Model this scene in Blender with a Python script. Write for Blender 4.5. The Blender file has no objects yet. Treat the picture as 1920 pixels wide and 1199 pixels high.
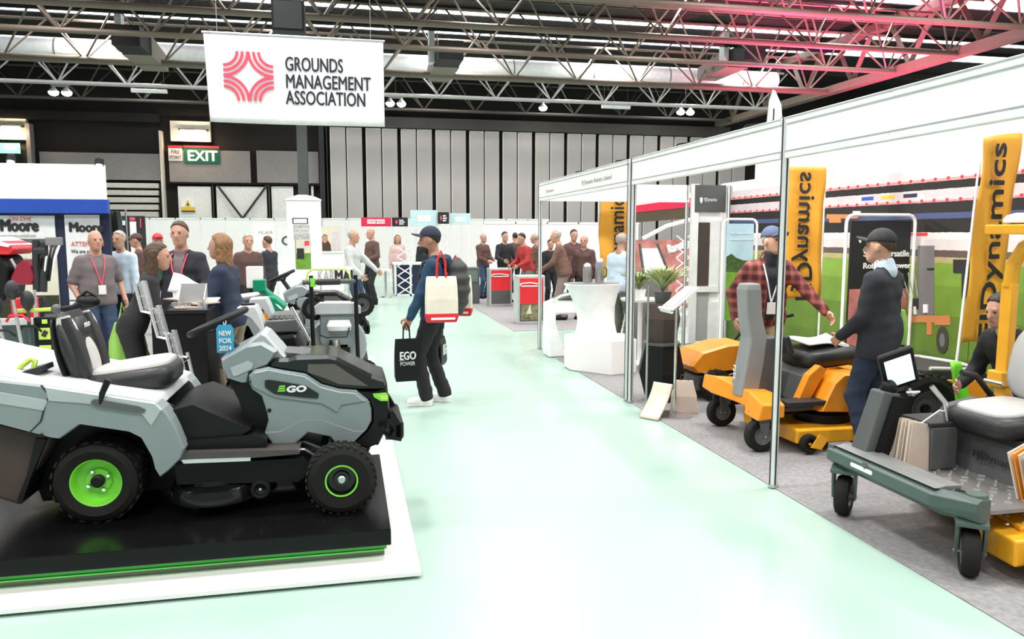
import bpy, bmesh, math, random
import numpy as np
from mathutils import Vector, Matrix, Euler
R = math.radians
random.seed(7)
scene = bpy.context.scene
COL = scene.collection

# ------------------------------------------------------------------ camera
F_PX, CX, CY, CAM_H = 1440.0, 960.0, 599.5, 1.70
PITCH = math.atan((CY - 440.0) / F_PX)
YAW = math.atan((CX - 650.0) / (F_PX / math.cos(PITCH)))
cd = bpy.data.cameras.new('camera')
cam = bpy.data.objects.new('camera', cd); COL.objects.link(cam)
cd.sensor_width = 36.0; cd.sensor_fit = 'HORIZONTAL'
cd.lens = F_PX / 1920.0 * 36.0
cd.clip_end = 300
cam.location = (0, 0, CAM_H)
cam.rotation_euler = (math.pi / 2 - PITCH, 0, -YAW)
scene.camera = cam

# ------------------------------------------------------------------ world, large lights, exposure
scene.view_settings.view_transform = 'Standard'
scene.view_settings.look = 'None'
scene.view_settings.gamma = 1.0
scene.view_settings.use_curve_mapping = False
scene.view_settings.exposure = 0.25
w = bpy.data.worlds.new('hall_air'); scene.world = w; w.use_nodes = True
w.node_tree.nodes['Background'].inputs['Color'].default_value = (1.0, 0.97, 0.95, 1)
w.node_tree.nodes['Background'].inputs['Strength'].default_value = 0.33
LAMP_POWER = 300.0
def hall_light(x, y, z=10.9, s=1.6, p=None, col=(1, 0.97, 0.93)):
    l = bpy.data.lights.new('high_bay_light', 'AREA'); l.shape = 'DISK'; l.size = s
    l.energy = p or LAMP_POWER; l.color = col; l.spread = R(150)
    o = bpy.data.objects.new('high_bay_light', l); COL.objects.link(o); o.location = (x, y, z)
    return o
for lx in (-10, -2.5, 5, 12.5, 20):
    for ly in (-2, 5.5, 13, 20.5, 28, 35.5, 43):
        hall_light(lx, ly)

# ------------------------------------------------------------------ photo measurement helpers (pixel + known depth -> metres)
_fw = np.array([math.sin(YAW) * math.cos(PITCH), math.cos(YAW) * math.cos(PITCH), -math.sin(PITCH)])
_rt = np.array([math.cos(YAW), -math.sin(YAW), 0.0]); _up = np.cross(_rt, _fw)
def _ray(x, y): return _fw + _rt * (x - CX) / F_PX + _up * (CY - y) / F_PX
def at(px, py, Y):
    r = _ray(px, py); q = np.array([0, 0, CAM_H]) + r * (Y / r[1]); return Vector(q)
def atx(px, py, X):
    r = _ray(px, py); q = np.array([0, 0, CAM_H]) + r * (X / r[0]); return Vector(q)
def gz(px, py, z=0.0):
    r = _ray(px, py); q = np.array([0, 0, CAM_H]) + r * ((z - CAM_H) / r[2]); return Vector(q)

# ------------------------------------------------------------------ materials
_M = {}
def mat(name, col, rough=0.5, metal=0.0, var=0.06, vs=6.0, bump=0.0, bs=60.0, emit=0.0, ecol=None, spec=0.5, coat=0.0, trans=0.0, alpha=1.0):
    if name in _M: return _M[name]
    m = bpy.data.materials.new(name); m.use_nodes = True
    nt = m.node_tree; b = nt.nodes['Principled BSDF']
    c = tuple(col) + (1,)
    b.inputs['Base Color'].default_value = c
    b.inputs['Roughness'].default_value = rough
    b.inputs['Metallic'].default_value = metal
    b.inputs['Specular IOR Level'].default_value = spec
    b.inputs['Coat Weight'].default_value = coat
    b.inputs['Transmission Weight'].default_value = trans
    b.inputs['Alpha'].default_value = alpha
    tc = nt.nodes.new('ShaderNodeTexCoord')
    if var > 0:
        n = nt.nodes.new('ShaderNodeTexNoise'); n.inputs['Scale'].default_value = vs; n.inputs['Detail'].default_value = 4
        nt.links.new(tc.outputs['Object'], n.inputs['Vector'])
        rmp = nt.nodes.new('ShaderNodeValToRGB')
        rmp.color_ramp.elements[0].position = 0.3; rmp.color_ramp.elements[1].position = 0.7
        rmp.color_ramp.elements[0].color = tuple(max(0, v * (1 - var)) for v in col) + (1,)
        rmp.color_ramp.elements[1].color = tuple(min(1, v * (1 + var)) for v in col) + (1,)
        nt.links.new(n.outputs['Fac'], rmp.inputs['Fac']); nt.links.new(rmp.outputs['Color'], b.inputs['Base Color'])
    if bump > 0:
        n2 = nt.nodes.new('ShaderNodeTexNoise'); n2.inputs['Scale'].default_value = bs; n2.inputs['Detail'].default_value = 3
        nt.links.new(tc.outputs['Object'], n2.inputs['Vector'])
        bp = nt.nodes.new('ShaderNodeBump'); bp.inputs['Strength'].default_value = bump; bp.inputs['Distance'].default_value = 0.01
        nt.links.new(n2.outputs['Fac'], bp.inputs['Height']); nt.links.new(bp.outputs['Normal'], b.inputs['Normal'])
    if emit > 0:
        b.inputs['Emission Color'].default_value = tuple(ecol or col) + (1,)
        b.inputs['Emission Strength'].default_value = emit
    m.diffuse_color = c
    _M[name] = m
    return m
def stripes_mat(name, c1, c2, scale, axis=0, width=0.5, rough=0.7, metal=0.0, bump=0.0):
    if name in _M: return _M[name]
    m = mat(name, c1, rough, metal, var=0)
    nt = m.node_tree; b = nt.nodes['Principled BSDF']; tc = nt.nodes['Texture Coordinate']
    wv = nt.nodes.new('ShaderNodeTexWave'); wv.bands_direction = 'XYZ'[axis]; wv.inputs['Scale'].default_value = scale
    rm = nt.nodes.new('ShaderNodeValToRGB'); rm.color_ramp.interpolation = 'CONSTANT'
    rm.color_ramp.elements[0].color = tuple(c1) + (1,); rm.color_ramp.elements[1].color = tuple(c2) + (1,); rm.color_ramp.elements[1].position = width
    nt.links.new(tc.outputs['Object'], wv.inputs['Vector']); nt.links.new(wv.outputs['Fac'], rm.inputs['Fac']); nt.links.new(rm.outputs['Color'], b.inputs['Base Color'])
    if bump:
        bp = nt.nodes.new('ShaderNodeBump'); bp.inputs['Strength'].default_value = bump; bp.inputs['Distance'].default_value = 0.02
        nt.links.new(wv.outputs['Fac'], bp.inputs['Height']); nt.links.new(bp.outputs['Normal'], b.inputs['Normal'])
    return m

M = {}
def D(k, *a, **kw): M[k] = mat(k, *a, **kw); return M[k]
D('white', (.92, .885, .875), .45, var=.015); D('paper', (.82, .82, .81), .7); D('satin_white', (.87, .87, .87), .3)
D('fascia_white', (.93, .92, .90), .4, var=.02); D('black', (.008, .008, .009), .45, spec=.22); D('black_gloss', (.007, .008, .008), .16, spec=.4)
D('rubber', (.013, .0125, .012), .75, bump=.3, bs=120, spec=.25); D('dark_grey', (.03, .031, .033), .5, spec=.3); D('mid_grey', (.2, .2, .2), .5)
D('charcoal', (.09, .095, .095), .45); D('ego_grey', (.225, .265, .272), .36, var=.03); D('ego_light', (.40, .44, .45), .33, var=.03)
D('ego_white', (.55, .57, .58), .35, var=.03)
D('lime', (.22, .72, .05), .35); D('lime_pale', (.55, .78, .12), .45); D('green', (.02, .42, .03), .4); D('green_bright', (.1, .75, .08), .4)
D('post_alu', (.74, .75, .75), .35, metal=.25); D('steel', (.55, .55, .56), .3, metal=.9); D('chrome', (.75, .75, .76), .12, metal=1.0); D('alu', (.68, .68, .68), .38, metal=.7)
D('red', (.72, .02, .03), .45); D('red_sign', (.78, .02, .08), .45); D('blue', (.015, .07, .42), .45); D('navy', (.01, .016, .05), .6)
D('orange', (.86, .30, .015), .38); D('orange_print', (.90, .42, .04), .55, var=.05, vs=3); D('gold', (.9, .42, .02), .35)
D('teal_grey', (.065, .10, .088), .4, var=.05); D('seat_white', (.50, .49, .47), .5, bump=.1); D('seat_black', (.02, .02, .021), .42, bump=.15, bs=90)
D('brown_cloth', (.07, .05, .042), .85, bump=.3); D('wood_ply', (.45, .33, .2), .6)
D('screen', (.6, .75, .8), .3, emit=.9, ecol=(.62, .78, .85)); D('blue_tag', (.03, .32, .55), .5)
D('paleblue_sign', (.55, .76, .80), .5); D('ink', (.02, .02, .025), .6); D('ink_dark', (.012, .013, .03), .55); D('coral', (.82, .08, .14), .5)
D('text_white', (.85, .85, .85), .5); D('text_grey', (.42, .42, .42), .6); D('text_red', (.75, .15, .15), .6)
D('sign_green', (.0, .10, .055), .5); D('yellow', (.8, .5, .03), .5); D('cream', (.74, .68, .55), .8); D('khaki', (.28, .24, .16), .8)
D('grass_print', (.15, .32, .03), .7, var=.25, vs=9); D('sky_print', (.45, .66, .78), .7, var=.15, vs=3)
D('dark_print', (.012, .013, .018), .5); D('pale_print', (.66, .60, .60), .6, var=.1); D('pink_print', (.55, .20, .18), .6, var=.4, vs=5)
D('skin', (.50, .27, .185), .5, var=.05); D('skin2', (.42, .21, .14), .5, var=.05); D('eye', (.03, .02, .02), .2); D('lip', (.45, .16, .14), .5)
D('hair_brown', (.07, .035, .018), .6, var=.3, vs=40, bump=.4, bs=90); D('hair_dark', (.015, .012, .01), .55, var=.3, vs=40, bump=.4, bs=90)
D('hair_blond', (.25, .125, .05), .55, var=.3, vs=40, bump=.4, bs=90); D('hair_grey', (.42, .39, .36), .6, var=.2, vs=40, bump=.4, bs=90)
D('green_machine', (.0, .26, .13), .35); D('purple', (.16, .05, .25), .6)
D('lamp_glow', (1, .97, .9), .5, emit=22.0, ecol=(1, .97, .9), var=0); D('warm_glow', (1, .8, .5), .5, emit=7.0, ecol=(1, .76, .45), var=0)
D('daylight', (.9, .93, 1), .5, emit=4.0, ecol=(.93, .96, 1), var=0); D('green_glow', (.1, .6, .35), .5, emit=1.6, ecol=(.2, .75, .45), var=0)
def glass_mat():
    m = mat('glass', (.9, .95, .93), .05, var=0, alpha=.16); return m
M['glass'] = glass_mat()

# ------------------------------------------------------------------ mesh builder
class MB:
    def __init__(s): s.v = []; s.f = []
    def add(s, vs, fs, T=None):
        o = len(s.v)
        if T is not None: vs = [T @ Vector(p) for p in vs]
        s.v += [tuple(p) for p in vs]; s.f += [tuple(i + o for i in f) for f in fs]; return s
    def box(s, c, d, rot=(0, 0, 0)):
        x, y, z = d[0] / 2, d[1] / 2, d[2] / 2
        vs = [(-x, -y, -z), (x, -y, -z), (x, y, -z), (-x, y, -z), (-x, -y, z), (x, -y, z), (x, y, z), (-x, y, z)]
        fs = [(0, 3, 2, 1), (4, 5, 6, 7), (0, 1, 5, 4), (1, 2, 6, 5), (2, 3, 7, 6), (3, 0, 4, 7)]
        return s.add(vs, fs, Matrix.Translation(c) @ Euler(rot).to_matrix().to_4x4())
    def span(s, a, b):
        return s.box([(a[i] + b[i]) / 2 for i in range(3)], [abs(b[i] - a[i]) for i in range(3)])
    def tube(s, pts, r, n=8, cap=True):
        pts = [Vector(p) for p in pts]; rs = r if isinstance(r, (list, tuple)) else [r] * len(pts)
        vs = []; fs = []; prev = None
        for i, p in enumerate(pts):
            t = (pts[min(i + 1, len(pts) - 1)] - pts[max(i - 1, 0)])
            t = t.normalized() if t.length > 1e-9 else Vector((0, 0, 1))
            if prev is None:
                u = t.cross(Vector((0, 0, 1)));
                if u.length < 1e-3: u = t.cross(Vector((1, 0, 0)))
            else:
                u = prev - t * prev.dot(t)
            u.normalize(); prev = u; v = t.cross(u)
            for k in range(n):
                a = 2 * math.pi * k / n; vs.append(p + (u * math.cos(a) + v * math.sin(a)) * rs[i])
        for i in range(len(pts) - 1):
            for k in range(n):
                fs.append((i * n + k, i * n + (k + 1) % n, (i + 1) * n + (k + 1) % n, (i + 1) * n + k))
        if cap:
            fs.append(tuple(reversed(range(n)))); fs.append(tuple((len(pts) - 1) * n + k for k in range(n)))
        return s.add(vs, fs)
    def lathe(s, prof, n=24, T=None, close=False, cap=True):      # prof: (radius, height) along local z
        vs = []; fs = []
        for (r, h) in prof:
            for k in range(n):
                a = 2 * math.pi * k / n; vs.append((r * math.cos(a), r * math.sin(a), h))
        m = len(prof)
        for i in range(m if close else m - 1):
            j = (i + 1) % m
            for k in range(n):
                fs.append((i * n + k, i * n + (k + 1) % n, j * n + (k + 1) % n, j * n + k))
        if not close and cap:
            if prof[0][0] > 1e-6: fs.append(tuple(reversed(range(n))))
            if prof[-1][0] > 1e-6: fs.append(tuple((m - 1) * n + k for k in range(n)))
        return s.add(vs, fs, T)
    def ball(s, c, r, n=12, m=8, T=None):
        rr = r if isinstance(r, (list, tuple)) else (r, r, r)
        pr = [(max(1e-5, math.sin(math.pi * i / m)), -math.cos(math.pi * i / m)) for i in range(m + 1)]
        Tm = Matrix.Translation(c) @ (T or Matrix.Identity(4)) @ Matrix.Diagonal((*rr, 1))
        return s.lathe(pr, n, Tm)
    def prism(s, poly, a, b, plane='xz', inset=0.0, cham=0.0):   # poly in plane, extruded along the third axis from a to b; chamfered ends
        P = [Vector((p[0], p[1])) for p in poly]
        area = sum(P[i].x * P[(i + 1) % len(P)].y - P[(i + 1) % len(P)].x * P[i].y for i in range(len(P)))
        if area < 0: P.reverse()
        n = len(P)
        def off(d):
            out = []
            for i in range(n):
                e0 = (P[i] - P[i - 1]); e1 = (P[(i + 1) % n] - P[i]); 
                n0 = Vector((-e0.y, e0.x)).normalized() if e0.length > 1e-9 else Vector((0, 0)); n1 = Vector((-e1.y, e1.x)).normalized() if e1.length > 1e-9 else n0
                bi = n0 + n1; k = max(.35, bi.length_squared / 2); out.append(P[i] + bi / (2 * k) * d if bi.length > 1e-6 else P[i])
            return out
        layers = [(P, a), (P, b)] if not inset else [(off(inset), a), (P, a + math.copysign(cham, b - a)), (P, b - math.copysign(cham, b - a)), (off(inset), b)]
        def mk(p, t): return {'xz': (p.x, t, p.y), 'yz': (t, p.x, p.y), 'xy': (p.x, p.y, t)}[plane]
        vs = [mk(p, t) for L, t in layers for p in L]; fs = []
        flip = (plane == 'xz') ^ (b < a)
        for i in range(len(layers) - 1):
            for k in range(n):
                q = (i * n + k, i * n + (k + 1) % n, (i + 1) * n + (k + 1) % n, (i + 1) * n + k); fs.append(q[::-1] if flip else q)
        bt = tuple(range(n)); tp = tuple((len(layers) - 1) * n + k for k in range(n))
        fs.append(bt if flip else bt[::-1]); fs.append(tp[::-1] if flip else tp)
        return s.add(vs, fs)
    def loft(s, rings, cap=True):
        n = len(rings[0]); vs = [p for r in rings for p in r]; fs = []
        for i in range(len(rings) - 1):
            for k in range(n): fs.append((i * n + k, i * n + (k + 1) % n, (i + 1) * n + (k + 1) % n, (i + 1) * n + k))
        if cap: fs.append(tuple(reversed(range(n)))); fs.append(tuple((len(rings) - 1) * n + k for k in range(n)))
        return s.add(vs, fs)
    def grid(s, fn, nu, nv, thick=None):
        vs = [fn(i / nu, j / nv) for j in range(nv + 1) for i in range(nu + 1)]
        fs = [(j * (nu + 1) + i, j * (nu + 1) + i + 1, (j + 1) * (nu + 1) + i + 1, (j + 1) * (nu + 1) + i) for j in range(nv) for i in range(nu)]
        return s.add(vs, fs)
    def mesh(s, name, m, smooth=None):
        me = bpy.data.meshes.new(name); me.from_pydata(s.v, [], s.f)
        bm = bmesh.new(); bm.from_mesh(me); bmesh.ops.recalc_face_normals(bm, faces=bm.faces); bm.to_mesh(me); bm.free()
        if m is not None: me.materials.append(M[m] if isinstance(m, str) else m)
        if smooth is not None:
            me.shade_smooth(); me.set_sharp_from_angle(angle=R(smooth))
        me.update(); return me
    def build(s, name, m, parent=None, smooth=None, bev=0, seg=2, solid=0, sub=0):
        o = bpy.data.objects.new(name, s.mesh(name, m, smooth)); COL.objects.link(o)
        if solid:
            md = o.modifiers.new('solid', 'SOLIDIFY'); md.thickness = solid; md.offset = 0
        if bev:
            md = o.modifiers.new('bevel', 'BEVEL'); md.width = bev; md.segments = seg; md.limit_method = 'ANGLE'; md.angle_limit = R(35)
        if sub:
            md = o.modifiers.new('sub', 'SUBSURF'); md.levels = sub; md.render_levels = sub
        if parent: o.parent = parent
        return o
def tag(o, label, cat, group=None, kind=None):
    if label: o['label'] = label
    if cat: o['category'] = cat
    if group: o['group'] = group
    if kind: o['kind'] = kind
    return o
def thing(name, label, cat, loc=(0, 0, 0), rz=0.0, group=None):
    o = bpy.data.objects.new(name, None); COL.objects.link(o); o.location = loc; o.rotation_euler = (0, 0, rz); o.empty_display_size = .1
    return tag(o, label, cat, group)
def struct(o, label=None, cat=None):
    o['kind'] = 'structure'
    if label: o['label'] = label
    if cat: o['category'] = cat
    return o
def children(o): return [c for c in COL.objects if c.parent == o]
def copy_tree(o, parent=None, _idx=None):
    if _idx is None:
        _idx = {}
        for c in COL.objects:
            if c.parent: _idx.setdefault(c.parent.name, []).append(c)
    c = o.copy(); COL.objects.link(c); c.parent = parent
    for ch in _idx.get(o.name, []): copy_tree(ch, c, _idx)
    return c
_fontcache = {}
def text(s, size, m, parent=None, loc=(0, 0, 0), rot=(0, 0, 0), fit=None, align='LEFT', depth=.002, name='lettering', bold=0.0, shear=0.0, valign='BOTTOM_BASELINE', mirror=False, stand=None):
    """lettering as a flat mesh; lies in local xy, fit = total width in metres"""
    cu = bpy.data.curves.new('text', 'FONT'); cu.body = s; cu.size = size; cu.extrude = depth; cu.align_x = align; cu.align_y = valign
    cu.shear = shear; cu.resolution_u = 3
    t = bpy.data.objects.new('text', cu); COL.objects.link(t)
    me = bpy.data.meshes.new_from_object(t); bpy.data.objects.remove(t); bpy.data.curves.remove(cu)
    n = len(me.vertices); co = np.empty(n * 3); me.vertices.foreach_get('co', co); co = co.reshape(-1, 3)
    if fit and n:
        wd = co[:, 0].max() - co[:, 0].min(); co[:, 0] *= fit / wd
    if bold and n:
        lo_ = np.empty(len(me.loops), np.int32); me.loops.foreach_get('vertex_index', lo_)
        ls = [list(p.vertices) for p in me.polygons]; vv = []; ff = []
        for k, (dx, dy) in enumerate(((-bold, 0), (bold, 0), (0, bold * .7), (0, -bold * .7))):
            vv.append(co + np.array([dx, dy, k * max(.0006, depth * .25)])); ff += [[i + k * n for i in p] for p in ls]
        me2 = bpy.data.meshes.new('text'); co = np.concatenate(vv); me2.from_pydata(co.tolist(), [], ff); me = me2
    if mirror: co[:, 0] *= -1
    me.vertices.foreach_set('co', co.ravel()); 
    if mirror: me.flip_normals()
    me.update()
    me.materials.clear(); me.materials.append(M[m]); me.name = name
    o = bpy.data.objects.new(name, me); COL.objects.link(o); o.location = loc; o.rotation_euler = rot
    if parent: o.parent = parent
    return o
FRONT = (R(90), 0, 0)                 # text facing -y
FACE_NX = (R(90), 0, R(-90))          # text facing -x
def rrect(w, h, r, n=5, cx=0, cy=0):
    out = []
    for (sx, sy, a0) in ((1, 1, 0), (-1, 1, 90), (-1, -1, 180), (1, -1, 270)):
        for k in range(n + 1):
            a = R(a0 + 90 * k / n); out.append((cx + sx * (w / 2 - r) + r * math.cos(a), cy + sy * (h / 2 - r) + r * math.sin(a)))
    return out
# ================================================================== THE SETTING
def floor_mat():
    m = mat('mint_floor', (.56, .84, .74), .3, var=0, spec=.45); nt = m.node_tree; b = nt.nodes['Principled BSDF']; tc = nt.nodes['Texture Coordinate']
    n = nt.nodes.new('ShaderNodeTexNoise'); n.inputs['Scale'].default_value = .35; n.inputs['Detail'].default_value = 5
    mp = nt.nodes.new('ShaderNodeMapping'); mp.inputs['Scale'].default_value = (1, .4, 1)
    rm = nt.nodes.new('ShaderNodeValToRGB'); e = rm.color_ramp.elements
    e[0].position = .3; e[0].color = (.335, .49, .41, 1); e[1].position = .7; e[1].color = (.42, .56, .485, 1)
    nt.links.new(tc.outputs['Object'], mp.inputs['Vector']); nt.links.new(mp.outputs['Vector'], n.inputs['Vector'])
    nt.links.new(n.outputs['Fac'], rm.inputs['Fac']); nt.links.new(rm.outputs['Color'], b.inputs['Base Color'])
    r2 = nt.nodes.new('ShaderNodeMapRange'); r2.inputs['To Min'].default_value = .2; r2.inputs['To Max'].default_value = .38
    nt.links.new(n.outputs['Fac'], r2.inputs['Value']); nt.links.new(r2.outputs['Result'], b.inputs['Roughness'])
    return m
M['mint'] = floor_mat()
D('carpet', (.285, .275, .278), .95, var=.18, vs=30, bump=.5, bs=300)
D('roof_dark', (.008, .007, .006), .8); D('truss_paint', (.17, .128, .10), .45); D('truss_dark', (.05, .042, .038), .6)
D('duct_white', (.85, .85, .86), .5); D('duct_tan', (.22, .18, .15), .6); D('truss_lamplit', (.42, .39, .37), .4); D('wall_dark', (.018, .015, .014), .8, spec=.2); D('wall_grey', (.25, .225, .225), .7)
D('partition', (.47, .425, .42), .55, var=.03, vs=.7); D('partition_trim', (.75, .73, .72), .4); D('door_pale', (.78, .75, .73), .6); D('slat_beige', (.62, .58, .52), .6)

struct(MB().span((-30, -15, -.1), (40, 49, 0)).build('floor', 'mint'), 'pale mint green vinyl aisle floor with soft reflections', 'floor')
struct(MB().span((2.775, -3, 0), (6.4, 11.1, .006)).build('floor_carpet', 'carpet'), 'grey carpet of the open machinery stand beside the aisle', 'carpet')
struct(MB().span((2.85, 13.15, 0), (14, 22.0, .006)).build('floor_carpet', 'carpet'), 'grey carpet under the red signs beyond the cross aisle', 'carpet')
struct(MB().span((-16, 11.0, 0), (-2.6, 20, .006)).build('floor_carpet', 'carpet'), 'grey carpet under the white and blue booth', 'carpet')

# back wall with its panels, columns, doors and shutter
YW = 48.0
wb = struct(MB().span((-32, YW + .35, 0), (40, YW + .8, 12)).build('wall_back', 'wall_dark'), 'dark end wall of the exhibition hall', 'wall')
x = -.86; pi = 0
while x < 25.5:
    w_ = .93
    pm = MB().box((x + w_ / 2, YW + .1, 4.02), (w_ - (.02), .2, 8.04))
    p = pm.build('partition_panel', 'partition', wb, bev=.015)
    MB().span((x + .01, YW - .012, 0), (x + .05, YW + .02, 8.04)).build('edge_trim', 'partition_trim', p)
    MB().span((x + .01, YW - .012, 8.0), (x + w_ - .02, YW + .02, 8.08)).build('edge_trim', 'partition_trim', p)
    x += w_ + (.20 if pi % 2 else .045); pi += 1
MB().span((-1.0, YW - .25, 8.12), (25, YW + .3, 8.75)).build('head_track', 'truss_dark', wb)
def wrect(name, m, x0, y0, x1, y1, d0=.0, d1=.3, par=wb, Y=YW, **k):
    a = at(x0, y0, Y); b = at(x1, y1, Y)
    return MB().span((a.x, Y + d0, b.z), (b.x, Y + d1, a.z)).build(name, m, par, **k)
for (x0, y0, x1, y1) in ((72, 284, 300, 338), (315, 280, 470, 344), (480, 282, 598, 344)): wrect('cladding_panel', 'wall_grey', x0, y0, x1, y1, .1, .34)
for k in range(5): wrect('shutter_slat', 'slat_beige', 150, 342 + k * 13.6, 297, 353 + k * 13.6, .08, .34, bev=.03)
for (x0, x1) in ((332, 398), (404, 502), (508, 552), (583, 590)): wrect('door_leaf', 'door_pale', x0, 349, x1, 440, .15, .34)
wrect('door_head', 'black', 312, 341, 600, 348, .0, .34)
for xx in (400, 505): wrect('door_post', 'truss_dark', xx - 2.5, 347, xx + 3, 440, .0, .34)
for a, b in (((408, 348), (455, 410)), ((500, 348), (455, 410))):
    MB().tube([at(*a, YW - .05), at(*b, YW - .05)], .07, 6).build('door_brace', 'dark_grey', wb)
for (x0, x1, y0, m) in ((299, 313, 246, 'slat_beige'), (50, 72, 232, 'wall_grey'), (597, 612, 238, 'dark_grey')): wrect('wall_pilaster', m, x0, y0, x1, 440, -.25, .34)
wrect('wall_pilaster', 'charcoal', 612, 238, 616.5, 440, -.1, .34)
wrect('cladding_band', 'wall_dark', 0, 205, 300, 230, -.1, .34)
wrect('light_box', 'slat_beige', -20, 215, 50, 262, .05, .34); wrect('light_box', 'slat_beige', 318, 226, 395, 266, .05, .34)
# steel column in front of the wall
c0 = at(556, 235, 40); c1 = at(579, 366, 40)
t = thing('steel_column', 'dark grey steel column rising behind the hanging banner', 'column', ((c0.x + c1.x) / 2, 40, 0))
wd = c1.x - c0.x
MB().span((-wd / 2, -.3, 0), (wd / 2, -.26, 10.5)).build('front_flange', 'charcoal', t); MB().span((-wd / 2, .26, 0), (wd / 2, .3, 10.5)).build('rear_flange', 'charcoal', t)
MB().span((-.03, -.26, 0), (.03, .26, 10.5)).build('web', 'dark_grey', t); MB().span((-wd / 2 - .1, -.4, 0), (wd / 2 + .1, .4, .05)).build('base_plate', 'dark_grey', t)

# roof: deck, skylights
roof = struct(MB().span((-32, -15, 11.7), (40, 49, 12.0)).build('ceiling', stripes_mat('deck', (.008, .0065, .0055), (.014, .011, .009), 1.2, 0, .5, .8, bump=.6)), 'dark corrugated roof deck with skylight strips', 'ceiling')
for (y0, y1) in ((-6, -4), (4, 6), (14, 16), (28.3, 30.0), (34.9, 35.6), (37.4, 39.0)):
    s = MB().span((-30 if y0 != 28.3 else 15.5, y0, 11.55), (38, y1, 11.69)).build('skylight', 'daylight', roof)
    k = -29
    fr = MB()
    MB().span((-30 if y0 != 28.3 else 15.5, y0 - .08, 11.5), (38, y0, 11.69)).build('curb', 'roof_dark', s); MB().span((-30 if y0 != 28.3 else 15.5, y1, 11.5), (38, y1 + .08, 11.69)).build('curb', 'roof_dark', s)
for yy in (21, 23.5, 27.4, 32.5, 43.0):
    MB().span((-30, yy - .07, 11.35), (38, yy + .07, 11.68)).build('purlin', 'truss_dark', roof)

# triangular tube trusses running across the hall
ZC, ZT, SP = 8.82, 10.6, 3.0
struts = {}
def strut_mesh(key, a, b, r, m):
    if key not in struts: struts[key] = MB().tube([a, b], r, 6).mesh('strut', m, 40)
    return struts[key]
TR = [(23.2, .11, 'nearest'), (27.0, .115, 'second nearest'), (30.5, .105, 'third nearest'), (35.4, .16, 'thick-chorded middle'), (40.8, .10, 'pale second farthest'), (45.3, .09, 'farthest')]
for (ty, tr, which) in TR:
    t = thing('roof_truss', f'long triangular tube roof truss, {which} of the row across the hall', 'truss', (0, ty, ZC), group='tube trusses across the hall roof')
    tm = 'truss_paint' if ty < 40 else 'truss_lamplit' if ty < 44 else 'truss_dark'  # second-farthest truss is coloured paler to stand for lamp light on it
    MB().tube([(-24, 0, 0), (24, 0, 0)], tr, 10).build('bottom_chord', tm, t, smooth=40)
    for sg in (-1, 1): MB().tube([(-24, sg * .95, ZT - ZC), (24, sg * .95, ZT - ZC)], .06, 8).build('top_chord', tm, t, smooth=40)
    for k in range(16):
        xn = -22.5 + k * SP + (ty * 1.7) % 1.0
        for sx in (-1, 1):
            for sy in (-1, 1):
                me = strut_mesh((sx, sy, tm), (0, 0, 0), (sx * 1.35, sy * .95, ZT - ZC), .042, tm)
                o = bpy.data.objects.new('strut', me); COL.objects.link(o); o.parent = t; o.location = (xn, 0, 0)
# side girder running away along the right, with W bracing
t = thing('side_girder', 'deep lattice girder running away along the right side of roof', 'girder', (24.0, 0, 8.9))
for zz in (0, 2.2): MB().span((-.25, 12, zz - .18), (.25, 47.5, zz + .18)).build('girder_chord', 'truss_paint', t)
for k in range(9):
    y0 = 13 + k * 3.9
    for (ya, yb) in ((y0, y0 + 1.3), (y0 + 2.6, y0 + 1.3)):
        MB().tube([(0, ya, 2.1), (0, yb, .1)], .14, 4).build('brace', 'truss_paint', t)
# white round duct, tan box ducts, dark tray
t = thing('air_duct', 'long round white fabric air duct under the roof', 'duct', (0, 37.4, 9.62))
MB().tube([(x_, 0, 0) for x_ in range(-26, 25, 3)], .48, 18).build('duct_body', 'duct_white', t, smooth=50)
for k in range(-24, 24, 4): MB().tube([(k, 0, 0), (k + .06, 0, 0)], .495, 18).build('seam_band', 'mid_grey', t, smooth=50)
for i, (px, lab) in enumerate(((262, 'left'), (835, 'middle'), (1375, 'right'))):
    b = at(px, 105 if px < 400 else 128, 34.0)
    t = thing('box_duct', f'tan rectangular ventilation duct crossing the white round duct, {lab} of three', 'duct', (b.x, 0, b.z), group='box ducts under the roof')
    MB().span((-.5, 32.0, -.05), (.5, 33.6, .7)).build('plenum', 'black', t, bev=.02)
    MB().add([(-.55, 33.6, -.05), (.55, 33.6, -.05), (.55, 33.6, .75), (-.55, 33.6, .75), (-.5, 36.75, -.05), (.5, 36.75, -.05), (.5, 36.75, .55), (-.5, 36.75, .55)], [(0, 1, 5, 4), (1, 2, 6, 5), (2, 3, 7, 6), (3, 0, 4, 7), (0, 3, 2, 1), (4, 5, 6, 7)]).build('duct_run', 'duct_tan', t)
    MB().span((-.75, 33.5, .1), (-.5, 34.0, 1.5)).build('drop_leg', 'duct_white', t, bev=.02)
    for yy in (34.4, 36.2): MB().tube([(-.3, yy, .5), (-.3, yy, 11.7 - b.z)], .02, 5).build('hanger_rod', 'truss_dark', t)
tag(MB().tube([(-24, 33.2, 10.25), (23, 33.2, 10.25)], .09, 6).build('cable_tray', 'black'), 'thin black cable tray running across under the skylights', 'cable tray')
# hanging loudspeaker
a = at(510, 5, 22); b = at(573, 66, 22)
t = thing('line_speaker', 'black hanging loudspeaker above the big white banner', 'loudspeaker', ((a.x + b.x) / 2, 22, b.z))
MB().span((-(b.x - a.x) / 2, -.4, 0), ((b.x - a.x) / 2, .4, a.z - b.z)).build('cabinet', 'black', t, bev=.02)
MB().span((-(b.x - a.x) / 2 + .06, -.43, .05), ((b.x - a.x) / 2 - .06, -.39, a.z - b.z - .05)).build('grille', 'dark_grey', t)
for sx in (-.35, .35): MB().tube([(sx, 0, a.z - b.z), (sx, 0, 11.7 - b.z)], .025, 6).build('hanging_rod', 'steel', t)
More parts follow.
